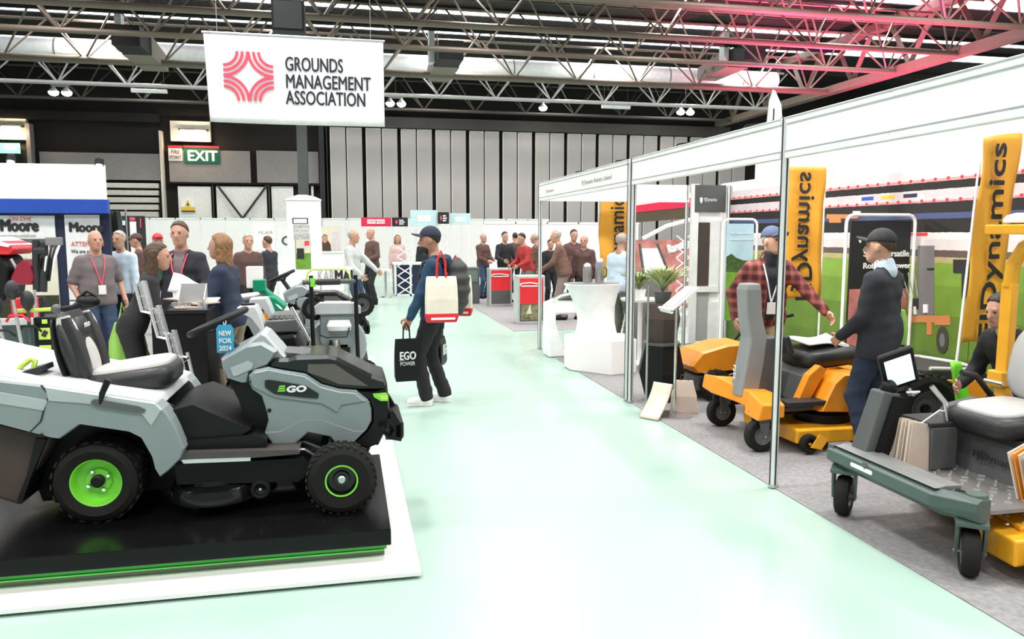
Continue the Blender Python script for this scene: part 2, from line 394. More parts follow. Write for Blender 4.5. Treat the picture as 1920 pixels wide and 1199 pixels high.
# twin high-bay lamps in view
for i, (px, py) in enumerate(((113, 173), (742, 194), (1018, 202), (1285, 210))):
    b = at(px, py, 43)
    lab = ['left of the banner', 'just right of the banner', 'near the middle of the roof', 'above the white stand header'][i]
    t = thing('high_bay_lamp', f'glowing twin high bay lamp hanging {lab}', 'lamp', b, group='high bay lamps below the far trusses')
    for sx in ((-.3, .3) if i != 2 else (0,)):
        MB().lathe([(.06, .26), (.09, .2), (.24, .05), (.25, 0)], 16, Matrix.Translation((sx, 0, 0))).build('reflector', 'alu', t, smooth=40)
        MB().ball((sx, -.02, -.03), (.24, .24, .16)).build('bulb', 'lamp_glow', t, smooth=60)
    MB().span((-.4, -.05, .26), (.4, .05, .34)).build('gear_tray', 'mid_grey', t)
    MB().tube([(0, 0, .34), (0, 0, 11.7 - b.z)], .02, 5).build('suspension_rod', 'truss_dark', t)
for i, (px, py) in enumerate(((280, 171), (1155, 201))):
    b = at(px, py, 42.5)
    t = thing('batten_light', 'unlit white batten light ' + ('left of the banner' if i == 0 else 'near the middle of the far trusses'), 'lamp', b)
    MB().span((-.85, -.08, -.09), (.85, .08, .09)).build('housing', 'satin_white', t, bev=.02)
    for sx in (-.7, .7): MB().tube([(sx, 0, .08), (sx, 0, 11.7 - b.z)], .015, 5).build('suspension_rod', 'truss_dark', t)
for (px, py, wx, nm) in ((20, 241, 34, 'far left end of wall'), (362, 248, 48, 'wall above the exit sign')):
    b = at(px, py, YW - .3); e = at(px + wx / 2, py, YW - .3).x - b.x
    t = thing('wall_light', f'warm glowing strip light on the {nm}', 'lamp', b)
    MB().tube([(-e, 0, 0), (e, 0, 0)], .13, 10).build('tube', 'warm_glow', t, smooth=40)
    MB().span((-e - .1, .02, .1), (e + .1, .3, .2)).build('canopy', 'dark_grey', t)
    l = bpy.data.lights.new('strip', 'AREA'); l.shape = 'RECTANGLE'; l.size = e * 2; l.size_y = .2; l.energy = 90; l.color = (1, .72, .42)
    o = bpy.data.objects.new('strip', l); COL.objects.link(o); o.parent = t; o.location = (0, -.25, -.05); o.rotation_euler = (R(-115) + math.pi, 0, 0)

# signs on the back wall
def wall_sign(name, label, px0, py0, px1, py1, Y, m, cat='sign', thick=.06):
    a = at(px0, py0, Y); b = at(px1, py1, Y); w_, h_ = b.x - a.x, a.z - b.z
    t = thing(name, label, cat, (a.x, Y, b.z))
    MB().span((0, 0, 0), (w_, thick, h_)).build('panel', m, t, bev=.005)
    return t, w_, h_
t, w_, h_ = wall_sign('exit_sign', 'large green sign with white EXIT lettering on the wall', 344, 277, 412, 307, 48.03, 'sign_green')
text('EXIT', h_ * .95, 'text_white', t, (w_ * .09, -.01, h_ * .17), FRONT, fit=w_ * .82, bold=.03)
MB().span((0, -.03, h_), (w_, .06, h_ + .12)).build('red_edge', 'red', t)
t, w_, h_ = wall_sign('fire_point_sign', 'small white FIRE POINT sign left of the exit sign', 315, 277, 342, 302, 48.03, 'pale_print')
text('FIRE', h_ * .42, 'ink', t, (w_ * .2, -.01, h_ * .55), FRONT, fit=w_ * .6); text('POINT', h_ * .42, 'ink', t, (w_ * .08, -.01, h_ * .12), FRONT, fit=w_ * .84)
MB().span((0, -.03, h_), (w_, .06, h_ + .12)).build('red_edge', 'red', t)
t, w_, h_ = wall_sign('emergency_sign', 'lit green emergency exit sign at far left of the wall', -6, 268, 38, 288, 48.03, 'green_glow')
MB().span((w_ * .35, -.02, h_ * .3), (w_ * .8, .0, h_ * .7)).build('arrow_field', 'text_white', t)
t, w_, h_ = wall_sign('warning_sign', 'white warning sign with yellow triangle on pale door', 339, 373, 366, 397, 48.085, 'paper')
MB().span((0, -.02, h_ * .08), (w_, 0, h_ * .36)).build('yellow_band', 'yellow', t); MB().span((0, -.02, -.02), (w_, 0, h_ * .06)).build('blue_band', 'navy', t)
MB().prism([(w_ * .27, h_ * .42), (w_ * .73, h_ * .42), (w_ * .5, h_ * .92)], -.02, 0).build('triangle', 'yellow', t); MB().prism([(w_ * .42, h_ * .48), (w_ * .58, h_ * .48), (w_ * .5, h_ * .76)], -.03, -.01).build('symbol', 'ink', t)

# ================================================================== THE HANGING BANNER
bx0, bx1, bz0, bz1 = -2.58, .80, 3.86, 5.53
t = thing('hanging_banner', 'big white hanging banner with red knot logo and dark lettering', 'banner', (bx0, 16.0, bz0))
W, Hh = bx1 - bx0, bz1 - bz0
def bfn(u, v):
    return (u * W + .06 * (1 - v) * (1 - u), .012 * math.sin(u * 7) * (1 - v), v * Hh - .015 * math.sin(u * 3.1) * (1 - v))
MB().grid(bfn, 30, 14).build('fabric', 'satin_white', t, smooth=60, solid=.006)
MB().tube([(-.03, 0, Hh), (W + .03, 0, Hh)], .022, 8).build('top_pole', 'alu', t)
for sx in (.25, W - .25): MB().tube([(sx, 0, Hh), (sx, 0, 11.7 - bz0)], .006, 5).build('hanging_wire', 'steel', t)
ksx = W / 338.0
for i, s_ in enumerate(('GROUNDS', 'MANAGEMENT', 'ASSOCIATION')):
    wpx = (109, 162, 152)[i]; ypx = (131, 164, 195)[i]
    text(s_, .375, 'ink_dark', t, ((529 - 381) * ksx, -.02, Hh - (ypx - 66) * ksx * 1.0), FRONT, fit=wpx * ksx, bold=.005)
# knot logo: four families of nested arcs bowing towards the centre
lg = (461 - 381) * ksx; lz = Hh - (145 - 66) * ksx; hs = 46 * ksx
def arcs():
    for q in range(4):
        for k in range(3):
            yield q, k
for q, k in arcs():
    # every band starts on one edge of the square and ends on the next, bowing in to the centre
    d = [.57, .775, .98][k] * hs
    pts = []
    for j in range(13):
        a = R(90 * j / 12)
        p = Vector((hs - d * math.cos(a) * 1.0, hs - d * math.sin(a)))
        pts.append(p)
    rot = Matrix.Rotation(R(90 * q), 2)
    inner = []; outer = []
    wdt = .026
    for j, p in enumerate(pts):
        c = Vector((hs, hs)); n_ = (p - c).normalized()
        inner.append(rot @ (p - n_ * wdt)); outer.append(rot @ (p + n_ * wdt))
    poly = inner + outer[::-1]
    mb = MB(); n = len(inner)
    for yy in (-.016, -.02 - .002 * q): mb.v += [(lg + p.x, yy, lz + p.y) for p in inner] + [(lg + p.x, yy, lz + p.y) for p in outer]
    for j in range(n - 1):
        mb.f.append((j, j + 1, n + j + 1, n + j)); o2 = 2 * n; mb.f.append((o2 + j, o2 + n + j, o2 + n + j + 1, o2 + j + 1))
        mb.f.append((n + j, n + j + 1, o2 + n + j + 1, o2 + n + j)); mb.f.append((j, o2 + j, o2 + j + 1, j + 1))
    mb.build('logo_band', 'coral', t)

# ================================================================== SHELL STAND ON THE RIGHT (white header, slim posts)
XR = 2.775
t = thing('stand_frame', 'white shell stand frame with long header board along the aisle', 'stand', (XR, 0, 0))
ZH0, ZH1 = 2.185, 2.445
segs = [(-1.2, 2.0), (2.0, 3.55), (3.55, 4.52), (4.58, 7.24), (7.32, 10.97)]
for (y0, y1) in segs:
    MB().span((-.018, y0, ZH0 + .045), (.018, y1, ZH1 - .045)).build('header_panel', 'fascia_white', t)
    MB().span((-.026, y0, ZH1 - .045), (.026, y1, ZH1)).build('top_rail', 'satin_white', t, bev=.006)
    MB().span((-.026, y0, ZH0), (.026, y1, ZH0 + .045)).build('bottom_rail', 'satin_white', t, bev=.006)
    MB().span((-.03, y0, ZH1 - .012), (-.025, y1, ZH1 - .006)).build('rail_groove', 'text_grey', t)
    MB().span((-.03, y0, ZH0 + .042), (-.017, y1, ZH0 + .047)).build('rail_groove', 'text_grey', t)
    MB().span((-.022, y0, ZH1 - .05), (-.017, y1, ZH1 - .045)).build('rail_groove', 'text_grey', t)
MB().span((0.02, 10.982, ZH0), (2.33, 11.018, ZH1)).build('end_header', 'fascia_white', t)
MB().span((0.02, 10.972, ZH0), (2.33, 11.028, ZH0 + .04)).build('bottom_rail', 'satin_white', t)
def post(y, x=0, h=ZH1, z0=.006):
    mb = MB(); pr = []
    for k in range(8):
        a = 2 * math.pi * (k + .5) / 8; pr.append((x + .026 * math.cos(a), y + .026 * math.sin(a)))
    mb.prism(pr, z0, h, 'xy'); p = mb.build('post', 'post_alu', t)
    for k in range(0, 8, 2):
        a = 2 * math.pi * k / 8; MB().span((x + .0245 * math.cos(a) - .004, y + .0245 * math.sin(a) - .004, z0 + .02), (x + .0245 * math.cos(a) + .004, y + .0245 * math.sin(a) + .004, h)).build('slot', 'dark_grey', p)
    MB().prism([(x + .034 * math.cos(2 * math.pi * k / 10), y + .034 * math.sin(2 * math.pi * k / 10)) for k in range(10)], z0, z0 + .018, 'xy').build('foot', 'steel', p)
for yy in (-1.2, 4.55, 7.24, 7.34, 11.0): post(yy)
for xx in (2.3, 3.0): post(11.0, xx)
# clear acrylic infill panels on the stand front (between slim posts)
# faint name lettering on the header
text('FJ Dynamics Robotics Limited', .075, 'text_grey', t, (-.02, 8.9, ZH0 + .10), FACE_NX, fit=1.05)
text('Fj Dynamics', .05, 'text_grey', t, (-.02, 10.6, ZH0 + .10), FACE_NX, fit=.4)

# mural back wall
def mural_mat():
    m = mat('stadium_print', (.5, .5, .5), .6, var=0); nt = m.node_tree; b = nt.nodes['Principled BSDF']; tc = nt.nodes['Texture Coordinate']
    sp = nt.nodes.new('ShaderNodeSeparateXYZ'); nt.links.new(tc.outputs['Object'], sp.inputs['Vector'])
    nz = nt.nodes.new('ShaderNodeTexNoise'); nz.inputs['Scale'].default_value = 14; nt.links.new(tc.outputs['Object'], nz.inputs['Vector'])
    dv = nt.nodes.new('ShaderNodeMath'); dv.operation = 'DIVIDE'; dv.inputs[1].default_value = 2.5; nt.links.new(sp.outputs['Z'], dv.inputs[0])
    ad = nt.nodes.new('ShaderNodeMath'); ad.operation = 'MULTIPLY_ADD'; ad.inputs[1].default_value = .006; nt.links.new(nz.outputs['Fac'], ad.inputs[0]); nt.links.new(dv.outputs[0], ad.inputs[2])
    rm = nt.nodes.new('ShaderNodeValToRGB'); rm.color_ramp.interpolation = 'CONSTANT'; cr = rm.color_ramp
    bands = [(0, (.09, .17, .02)), (.5, (.11, .20, .024)), (.9, (.15, .27, .03)), (1.2, (.19, .33, .04)), (1.42, (.40, .34, .16)), (1.475, (.10, .07, .06)), (1.55, (.62, .56, .56)), (1.66, (.72, .66, .66)), (1.72, (.006, .005, .005)),
             (1.865, (.05, .07, .17)), (1.92, (.006, .005, .005)), (2.03, (.72, .25, .27)), (2.05, (.58, .52, .54)), (2.15, (.006, .005, .005)), (2.235, (.74, .30, .30)), (2.265, (.66, .60, .62))]
    for i, (z, c) in enumerate(bands):
        if i < 2: e = cr.elements[i]; e.position = z / 2.5
        else: e = cr.elements.new(z / 2.5)
        e.color = c + (1,)
    nt.links.new(ad.outputs[0], rm.inputs['Fac'])
    n2 = nt.nodes.new('ShaderNodeTexNoise'); n2.inputs['Scale'].default_value = 5; n2.inputs['Detail'].default_value = 8; nt.links.new(tc.outputs['Object'], n2.inputs['Vector'])
    mx = nt.nodes.new('ShaderNodeMixRGB'); mx.blend_type = 'OVERLAY'; mx.inputs['Fac'].default_value = .25
    nt.links.new(rm.outputs['Color'], mx.inputs['Color1']); nt.links.new(n2.outputs['Fac'], mx.inputs['Color2']); nt.links.new(mx.outputs['Color'], b.inputs['Base Color'])
    return m
XM = 5.8
wr = struct(MB().span((XM + .02, -1.2, 0.006), (XM + .07, 11.3, 2.5)).build('wall_right', 'fascia_white'), 'white back wall of the machinery stand carrying a stadium mural', 'wall')
MB().span((XM + .03, -1.2, 2.5), (XM + .06, 10.35, 3.02)).build('upper_panel', 'white', wr)
mu = thing('stadium_mural', 'printed stadium mural with tiers of seats above green turf', 'mural', (XM, 0, 0))
mural_panels = [(3.2, 6.2), (6.2, 8.65), (8.65, 11.2)]
MUM = mural_mat()
for (y0, y1) in mural_panels: MB().span((-.006, y0 + .004, .03), (.018, y1 - .004, 2.36)).build('print_panel', MUM, mu)
sd = MB()
for zz in (2.04, 2.25):
    for k in range(46):
        y = 3.3 + k * .172; sd.span((-.009, y, zz - .012), (-.006, y + .035, zz + .018))
o = sd.build('seat_sign_print', 'red', mu); o['kind'] = 'stuff'
for k in range(3):
    MB().span((-.009, 7.0 + .34 * k, 2.085), (-.006, 7.0 + .34 * k + .2, 2.125)).build('advert_print', ('navy', 'yellow', 'blue')[k], mu)
_layer = [0]
def mprint(px0, py0, px1, py1, m, name='machine_print', th=.004):
    _layer[0] += 1; th = th + .0012 * _layer[0]
    a = atx(px0, py0, XM); b = atx(px1, py1, XM); a2 = atx(px0, py1, XM); b2 = atx(px1, py0, XM)
    return MB().add([(-th - .006, a.y, a.z), (-th - .006, b2.y, b2.z), (-th - .006, b.y, b.z), (-th - .006, a2.y, a2.z), (-.006, a.y, a.z), (-.006, b2.y, b2.z), (-.006, b.y, b.z), (-.006, a2.y, a2.z)],
                    [(0, 1, 2, 3), (7, 6, 5, 4), (0, 4, 5, 1), (1, 5, 6, 2), (2, 6, 7, 3), (3, 7, 4, 0)]).build(name, m, mu)
D('machine_grey', (.17, .16, .165), .5); D('orange_dull', (.55, .22, .07), .6); D('wheel_dark', (.04, .05, .03), .7)
def round_print(px, py, rx, ry, m):
    pts = [atx(px + rx * math.cos(R(a)), py + ry * math.sin(R(a)), XM) for a in range(0, 360, 18)]
    _layer[0] += 1
    return MB().prism([(p.y, p.z) for p in pts], -.010 - .0012 * _layer[0], -.006, 'yz').build('wheel_print', m, mu)
mprint(1722, 461, 1753, 601, 'machine_grey'); mprint(1702, 592, 1782, 605, 'orange_dull'); mprint(1754, 597, 1783, 610, 'orange_dull'); mprint(1740, 605, 1749, 628, 'orange_dull')
round_print(1769, 638, 11, 26, 'wheel_dark'); round_print(1769, 638, 5, 13, 'machine_grey')  # printed wheel in its own dark grey-green
mprint(1790, 487, 1820, 512, 'dark_grey'); mprint(1806, 512, 1818, 560, 'dark_grey'); mprint(1806, 590, 1830, 604, 'orange_dull')
mprint(1713, 560, 1724, 580, 'dark_grey'); mprint(1716, 575, 1721, 590, 'text_white'); mprint(1553, 402, 1612, 410, 'orange_dull'); mprint(1558, 410, 1580, 418, 'orange_dull')
mprint(1742, 503, 1753, 506, 'ink'); mprint(1735, 571, 1742, 587, 'text_white')
mprint(1603, 396, 1615, 401, 'text_white'); mprint(1702, 437, 1740, 441, 'red')
# end wall bit with window unit and dark brand plaque
a = at(1297, 345, 11.06); b = at(1360, 644, 11.06)
ew = thing('window_unit', 'white end panel with tall dark window slot and door frame', 'panel', (a.x, 11.06, .006))
w_ = b.x - a.x; h_ = 2.40
def erect(name, m, px0, py0, px1, py1, d0, d1, **k):
    p = at(px0, py0, 11.06); q = at(px1, py1, 11.06)
    return MB().span((p.x - a.x, d0, q.z), (q.x - a.x, d1, p.z)).build(name, m, ew, **k)
erect('frame', 'satin_white', 1297, 346, 1302, 644, -.03, .03); erect('frame', 'satin_white', 1353, 346, 1359, 644, -.03, .03)
erect('infill', 'satin_white', 1302, 398, 1353, 570, -.0, .02); erect('window', 'brown_cloth', 1308, 418, 1331, 537, -.012, .0, bev=.004)
erect('window_sill', 'satin_white', 1303, 538, 1344, 548, -.05, .0); erect('lower_panel', 'text_grey', 1304, 550, 1326, 640, -.01, .02); erect('lower_leaf', 'satin_white', 1327, 567, 1353, 640, -.015, .02)
erect('window_jamb', 'satin_white', 1331, 414, 1345, 540, -.03, .0)
pl = erect('brand_plaque', 'charcoal', 1302, 348, 1358, 399, -.04, -.03)
p = at(1313, 378, 11.0)
text('FJDynamics', .075, 'text_white', ew, (p.x - a.x + .07, -.045, p.z), FRONT, fit=.21)
MB().prism([(p.x - a.x - .0, p.z + .055), (p.x - a.x + .045, p.z + .055), (p.x - a.x + .045, p.z), (p.x - a.x + .022, p.z - .04), (p.x - a.x, p.z)], -.05, -.041).build('shield_logo', 'text_white', ew)
# other shell stands: white partition walls in the background
def whitewall(label, x0, x1, Y, z1, n=4, seam=True):
    t = thing('booth_wall', label, 'booth wall', (0, Y, 0), group=None)
    for k in range(n):
        a0 = x0 + (x1 - x0) * k / n; a1 = x0 + (x1 - x0) * (k + 1) / n
        MB().span((a0 + .02, 0, .005), (a1 - .02, .03, z1 - .05)).build('infill_panel', 'white', t)
        MB().span((a0 - .02, -.02, .0), (a0 + .02, .05, z1)).build('upright', 'satin_white', t)
    MB().span((x0, -.02, z1 - .06), (x1, .05, z1)).build('top_rail', 'satin_white', t)
    return t
whitewall('long white shell scheme wall below the dark panelled end wall', -9.5, -1.0, 33.0, 2.36, 9)
whitewall('long white booth wall right behind the red and pale blue name signs', -1.0, 9.0, 34.0, 2.4, 10)
whitewall('white booth wall behind the crowd near the red pedestal signs', 4.3, 9.6, 24.5, 2.1, 5)

# pink stage uplighters standing behind the far stands, washing the right of the roof
for i, (ux, uy) in enumerate(((16.5, 22.0), (21.0, 30.0))):
    t = thing('stage_uplighter', ('nearer' if i == 0 else 'farther') + ' pink stage uplighter on a tripod behind the right stands', 'stage lamp', (ux, uy, 0))
    for k in range(3): MB().tube([(0, 0, .9), (.5 * math.cos(k * 2.09), .5 * math.sin(k * 2.09), 0)], .02, 6).build('tripod_leg', 'black', t)
    MB().tube([(0, 0, .8), (0, 0, 2.2)], .025, 8).build('mast', 'black', t)
    MB().lathe([(.12, 0), (.14, .3), (.16, .32), (.15, .32)], 18, Matrix.Translation((0, 0, 2.2)), cap=False).build('housing', 'black', t, smooth=40)
    MB().lathe([(.14, .28), (.001, .28)], 18, Matrix.Translation((0, 0, 2.2)), cap=False).build('lens', mat('pink_glow', (1, .1, .3), .5, emit=4, ecol=(1, .1, .35), var=0), t)
    l = bpy.data.lights.new('uplight', 'SPOT'); l.energy = 12000; l.color = (1, .08, .28); l.spot_size = R(110); l.spot_blend = .8; l.shadow_soft_size = .15
    o = bpy.data.objects.new('uplight', l); COL.objects.link(o); o.parent = t; o.location = (0, 0, 2.6); o.rotation_euler = (math.pi, 0, 0)

# arm spotlights on the inside of the stand header, aimed at the mural
for i, yy in enumerate((5.3, 6.5, 8.1, 9.6)):
    t = thing('arm_spotlight', 'black arm spotlight on the stand header, number ' + ('one', 'two', 'three', 'four')[i] + ' from the slim front post', 'spotlight', (XR + .03, yy, 2.40), group='arm spotlights inside the stand header')
    MB().tube([(0, 0, 0), (.10, 0, .10), (.40, 0, .14)], .008, 6).build('arm', 'black', t)
    Tm = Matrix.Translation((.42, 0, .12)) @ Matrix.Rotation(R(115), 4, 'Y')
    MB().lathe([(.02, -.06), (.035, -.05), (.045, .05), (.04, .05)], 14, Tm, cap=False).build('shade', 'black', t, smooth=40)
    MB().lathe([(.038, .04), (.001, .04)], 14, Tm, cap=False).build('lens', 'lamp_glow', t)
    l = bpy.data.lights.new('spot', 'SPOT'); l.energy = 95; l.color = (1, .95, .88); l.spot_size = R(105); l.spot_blend = .7; l.shadow_soft_size = .05
    o = bpy.data.objects.new('spot', l); COL.objects.link(o); o.parent = t; o.location = (.46, 0, .09); o.rotation_euler = (0, R(-58), 0)
# ================================================================== PEOPLE (implicit bodies meshed with surface nets)
def surfnet(fn, lo, hi, h):
    lo = np.asarray(lo, float); hi = np.asarray(hi, float)
    n = np.ceil((hi - lo) / h).astype(int) + 1
    ax = [lo[i] + h * np.arange(n[i]) for i in range(3)]
    P = np.stack(np.meshgrid(*ax, indexing='ij'), -1)
    d = fn(P.reshape(-1, 3)).reshape(n)
    ins = d < 0
    c = n - 1
    cnt = np.zeros(c, int)
    for dx in (0, 1):
        for dy in (0, 1):
            for dz in (0, 1): cnt += ins[dx:dx + c[0], dy:dy + c[1], dz:dz + c[2]]
    act = (cnt > 0) & (cnt < 8)
    idx = -np.ones(c, int); ijk = np.argwhere(act); idx[act] = np.arange(len(ijk))
    acc = np.zeros((len(ijk), 3)); num = np.zeros(len(ijk))
    offs = [(0, 0, 0), (1, 0, 0), (0, 1, 0), (0, 0, 1), (1, 1, 0), (1, 0, 1), (0, 1, 1), (1, 1, 1)]
    E = [(a, b) for ia, a in enumerate(offs) for b in offs[ia + 1:] if sum(abs(a[k] - b[k]) for k in range(3)) == 1]
    for a, b in E:
        pa = ijk + np.array(a); pb = ijk + np.array(b)
        da = d[tuple(pa.T)]; db = d[tuple(pb.T)]; m = (da < 0) != (db < 0)
        t = np.where(m, da / np.where(m, da - db, 1), 0)
        acc += np.where(m[:, None], pa + (pb - pa) * t[:, None], 0); num += m
    V = lo + h * acc / np.maximum(num, 1)[:, None]
    F = []
    for axis in range(3):
        u, v = (axis + 1) % 3, (axis + 2) % 3
        sl0 = [slice(1, c[k]) if k != axis else slice(0, c[axis]) for k in range(3)]
        a = ins[tuple(slice(1, c[k]) if k != axis else slice(0, c[axis]) for k in range(3))]
        b = ins[tuple(slice(1, c[k]) if k != axis else slice(1, c[axis] + 1) for k in range(3))]
        e = np.argwhere(a != b)
        if len(e) == 0: continue
        o = np.array([1, 1, 1]); o[axis] = 0; q = e + o
        eu = np.zeros(3, int); eu[u] = 1; ev = np.zeros(3, int); ev[v] = 1
        quad = np.stack([idx[tuple((q - eu - ev).T)], idx[tuple((q - ev).T)], idx[tuple(q.T)], idx[tuple((q - eu).T)]], 1)
        fl = ~a[tuple(e.T)]; quad[fl] = quad[fl][:, ::-1]; F.append(quad)
    return V, (np.concatenate(F) if F else np.zeros((0, 4), int))
def smin(a, b, k):
    h = np.clip(.5 + .5 * (b - a) / k, 0, 1); return b + (a - b) * h - k * h * (1 - h)
def cone(P, a, b, ra, rb, sc=None):
    a = np.asarray(a, float); b = np.asarray(b, float)
    if sc is not None: P = P * sc; a = a * sc; b = b * sc
    ab = b - a; t = np.clip(((P - a) @ ab) / max(ab @ ab, 1e-9), 0, 1)
    return np.linalg.norm(P - a - t[:, None] * ab, axis=1) - (ra + (rb - ra) * t)
def ell(P, c, r):
    r = np.asarray(r, float); q = (P - np.asarray(c)) / r; k0 = np.linalg.norm(q, axis=1); k1 = np.linalg.norm(q / r, axis=1)
    return k0 * (k0 - 1) / np.maximum(k1, 1e-6)
def npmesh(name, V, F, mats, mi=None):
    me = bpy.data.meshes.new(name); me.vertices.add(len(V)); me.vertices.foreach_set('co', np.asarray(V, np.float32).ravel())
    nf = len(F); me.loops.add(nf * 4); me.polygons.add(nf)
    me.loops.foreach_set('vertex_index', np.asarray(F, np.int32).ravel()); me.polygons.foreach_set('loop_start', np.arange(0, nf * 4, 4, dtype=np.int32))
    me.polygons.foreach_set('use_smooth', np.ones(nf, bool))
    if mi is not None: me.polygons.foreach_set('material_index', mi.astype(np.int32))
    me.update(calc_edges=True); me.validate()
    for m in mats: me.materials.append(M[m] if isinstance(m, str) else m)
    return me
def link(name, me, parent):
    o = bpy.data.objects.new(name, me); COL.objects.link(o); o.parent = parent; return o
def rotx(a): c, s = math.cos(a), math.sin(a); return np.array([[1, 0, 0], [0, c, -s], [0, s, c]])
def rotz(a): c, s = math.cos(a), math.sin(a); return np.array([[c, -s, 0], [s, c, 0], [0, 0, 1]])
def roty(a): c, s = math.cos(a), math.sin(a); return np.array([[c, 0, s], [0, 1, 0], [-s, 0, c]])
def ik(a, t, l1, l2, pole):
    a = np.asarray(a, float); t = np.asarray(t, float); d = t - a; L = np.linalg.norm(d)
    if L > (l1 + l2) * .999: t = a + d / L * (l1 + l2) * .999; d = t - a; L = np.linalg.norm(d)
    k = (l1 * l1 - l2 * l2 + L * L) / (2 * L); hh = math.sqrt(max(l1 * l1 - k * k, 0)); u = d / L
    p = np.asarray(pole, float); p = p - u * (p @ u); p /= max(np.linalg.norm(p), 1e-6)
    return a + u * k + p * hh, t

def person(label, x, y, face, height=1.75, top='navy', bottom='ink', shoes='black', hair='short', hair_mat='hair_dark', skin='skin', sleeves=1.0, lean=0.0, twist=0.0,
           hands=None, look=(0, 0), feet=((-.10, .0), (.10, .0)), girth=1.0, cap=None, lanyard=None, open_front=None, res=.016, collar=None, group='visitors in the hall', z=0.0, knee=None, crouch=0.0, top_len=.90, long_hair=False):
    """faces +y locally; face is the heading in degrees (0 = away from the camera, 180 = towards it)"""
    s = height / 1.75
    root = thing('person', label, 'person', (x, y, z), R(face), group)
    root.scale = (s, s, s)
    pel = np.array([0, 0, .93 - crouch])
    Rt = rotx(-R(lean)); Rw = rotz(R(twist)) @ Rt if twist else Rt
    def U(p): return pel + Rw @ (np.asarray(p, float) - np.array([0, 0, .93]))
    waist = U((0, 0, 1.08)); chest = U((0, .005, 1.28)); nb = U((0, -.015, 1.47)); 
    sh = [U((sx * .165 * (1 + .25 * (girth - 1)), -.01, 1.385)) for sx in (-1, 1)]
    # head stays fairly upright: part of the lean only
    hr = rotz(R(look[0] + twist)) @ rotx(-R(look[1] + lean * .45))
    nt_ = nb + hr @ np.array([0, .02, .085]); hc = nt_ + hr @ np.array([0, .025, .075])
    hipj = [pel + np.array([sx * .09, 0, -.03]) for sx in (-1, 1)]
    ank = [np.array([f[0], f[1], .085 + (f[2] if len(f) > 2 else 0)]) for f in feet]
    legs = [ik(hipj[i], ank[i], .425, .425, (0.12 * (-1, 1)[i], 1, 0)) for i in (0, 1)]
    if hands is None: hands = [(-.24, .06, .86), (.24, .06, .86)]
    tg = []
    for i in (0, 1): tg.append(np.array(hands[i], float))
    poles = [(-.5, -.8, -.3), (.5, -.8, -.3)]
    arms = [ik(sh[i], tg[i], .285, .25, poles[i]) for i in (0, 1)]
    g = girth
    TS = np.array([1, 1.5, 1.0])
    def torso(P, off=0.0):
        Q = (P - pel) @ Rw + np.array([0, 0, .93])        # torso frame
        d = cone(Q, (-.055 * g, 0, .95), (.055 * g, 0, .95), .115 * g + off, .115 * g + off, np.array([1, 1.15, 1]))
        d = smin(d, cone(Q, (-.05 * g, .012 * g, 1.12), (.05 * g, .012 * g, 1.12), .105 * g * (1 + .18 * (g - 1) * 3) + off, .105 * g * (1 + .18 * (g - 1) * 3) + off, np.array([1, 1.12, 1])), .10)
        d = smin(d, cone(Q, (-.075 * g, .005, 1.30), (.075 * g, .005, 1.30), .105 + .02 * (g - 1) + off, .105 + .02 * (g - 1) + off, np.array([1, 1.12, 1])), .09)
        d = smin(d, cone(Q, (-.13, -.012, 1.375), (.13, -.012, 1.375), .05 + off, .05 + off), .06)
        for sx in (-1, 1): d = smin(d, cone(Q, (sx * .03, -.015, 1.45), (sx * .14, -.012, 1.385), .045 + off * .7, .045 + off * .7), .04)
        return d
    def armsd(P, off, upto=1.0, hw=True):
        d = np.full(len(P), 9.0)
        for i in (0, 1):
            el, ha = arms[i]
            d = np.minimum(d, smin(cone(P, sh[i], el, .056 + off, .044 + off), cone(P, el, el + (ha - el) * max(0.02, min(1, upto * 2 - 1)), .043 + off, .043 - .014 * min(1, max(0, upto * 2 - 1)) + off), .02) if upto > .5 else cone(P, sh[i], sh[i] + (el - sh[i]) * upto * 2, .058 + off, .052 + off))
        return d
    def legsd(P, off, upto=1.0, straight=0.0):
        d = np.full(len(P), 9.0)
        for i in (0, 1):
            kn, an = legs[i]
            e = kn + (an - kn) * upto
            d = np.minimum(d, smin(cone(P, hipj[i], kn, .088 * (.6 + .4 * g) + off, .055 + off), cone(P, kn, e, .055 + off, .04 + straight + off), .03))
        return d
    neck = lambda P: cone(P, nb, nt_, .058, .052)
    pts = np.array([p for p in (list(sh) + [pel, waist, chest, nb, nt_] + [q for a in arms for q in a] + [q for l in legs for q in l] + list(hipj))])
    lo = pts.min(0) - .24; hi = pts.max(0) + .2; lo[2] = .02
    V1, F1 = surfnet(lambda P: smin(smin(smin(torso(P, -.004), neck(P), .05), armsd(P, -.002), .04), legsd(P, -.004), .04), lo, hi, max(res * 1.4, .02))
    # head
    hres = .0065 if res < .017 else .010
    def headf(P):
        q = (P - hc) @ hr
        d = ell(q, (0, -.012, .035), (.075, .092, .092))
        d = smin(d, ell(q, (0, .02, -.03), (.058, .072, .085)), .05)
        d = smin(d, ell(q, (0, .055, -.085), (.032, .03, .025)), .04)                     # chin
        d = smin(d, cone(q, (0, .087, .022), (0, .107, -.018), .008, .0135), .012)          # nose
        d = smin(d, cone(q, (-.035, .078, .036), (.035, .078, .036), .008, .008), .014)    # brow
        for sx in (-1, 1):
            d = np.maximum(d, -(ell(q, (sx * .03, .097, .014), (.017, .016, .011)))) if True else d
            d = smin(d, ell(q, (sx * .077, -.005, .0), (.011, .02, .032)), .008)           # ears
        d = smin(d, ell(q, (0, .088, -.05), (.024, .012, .008)), .010)                      # lips
        return smin(d, neck(P), .03)
    V2, F2 = surfnet(headf, hc - .16, hc + .16, hres)
    mi2 = np.zeros(len(F2), int)
    ctr = (V2[F2].mean(1) - hc) @ hr
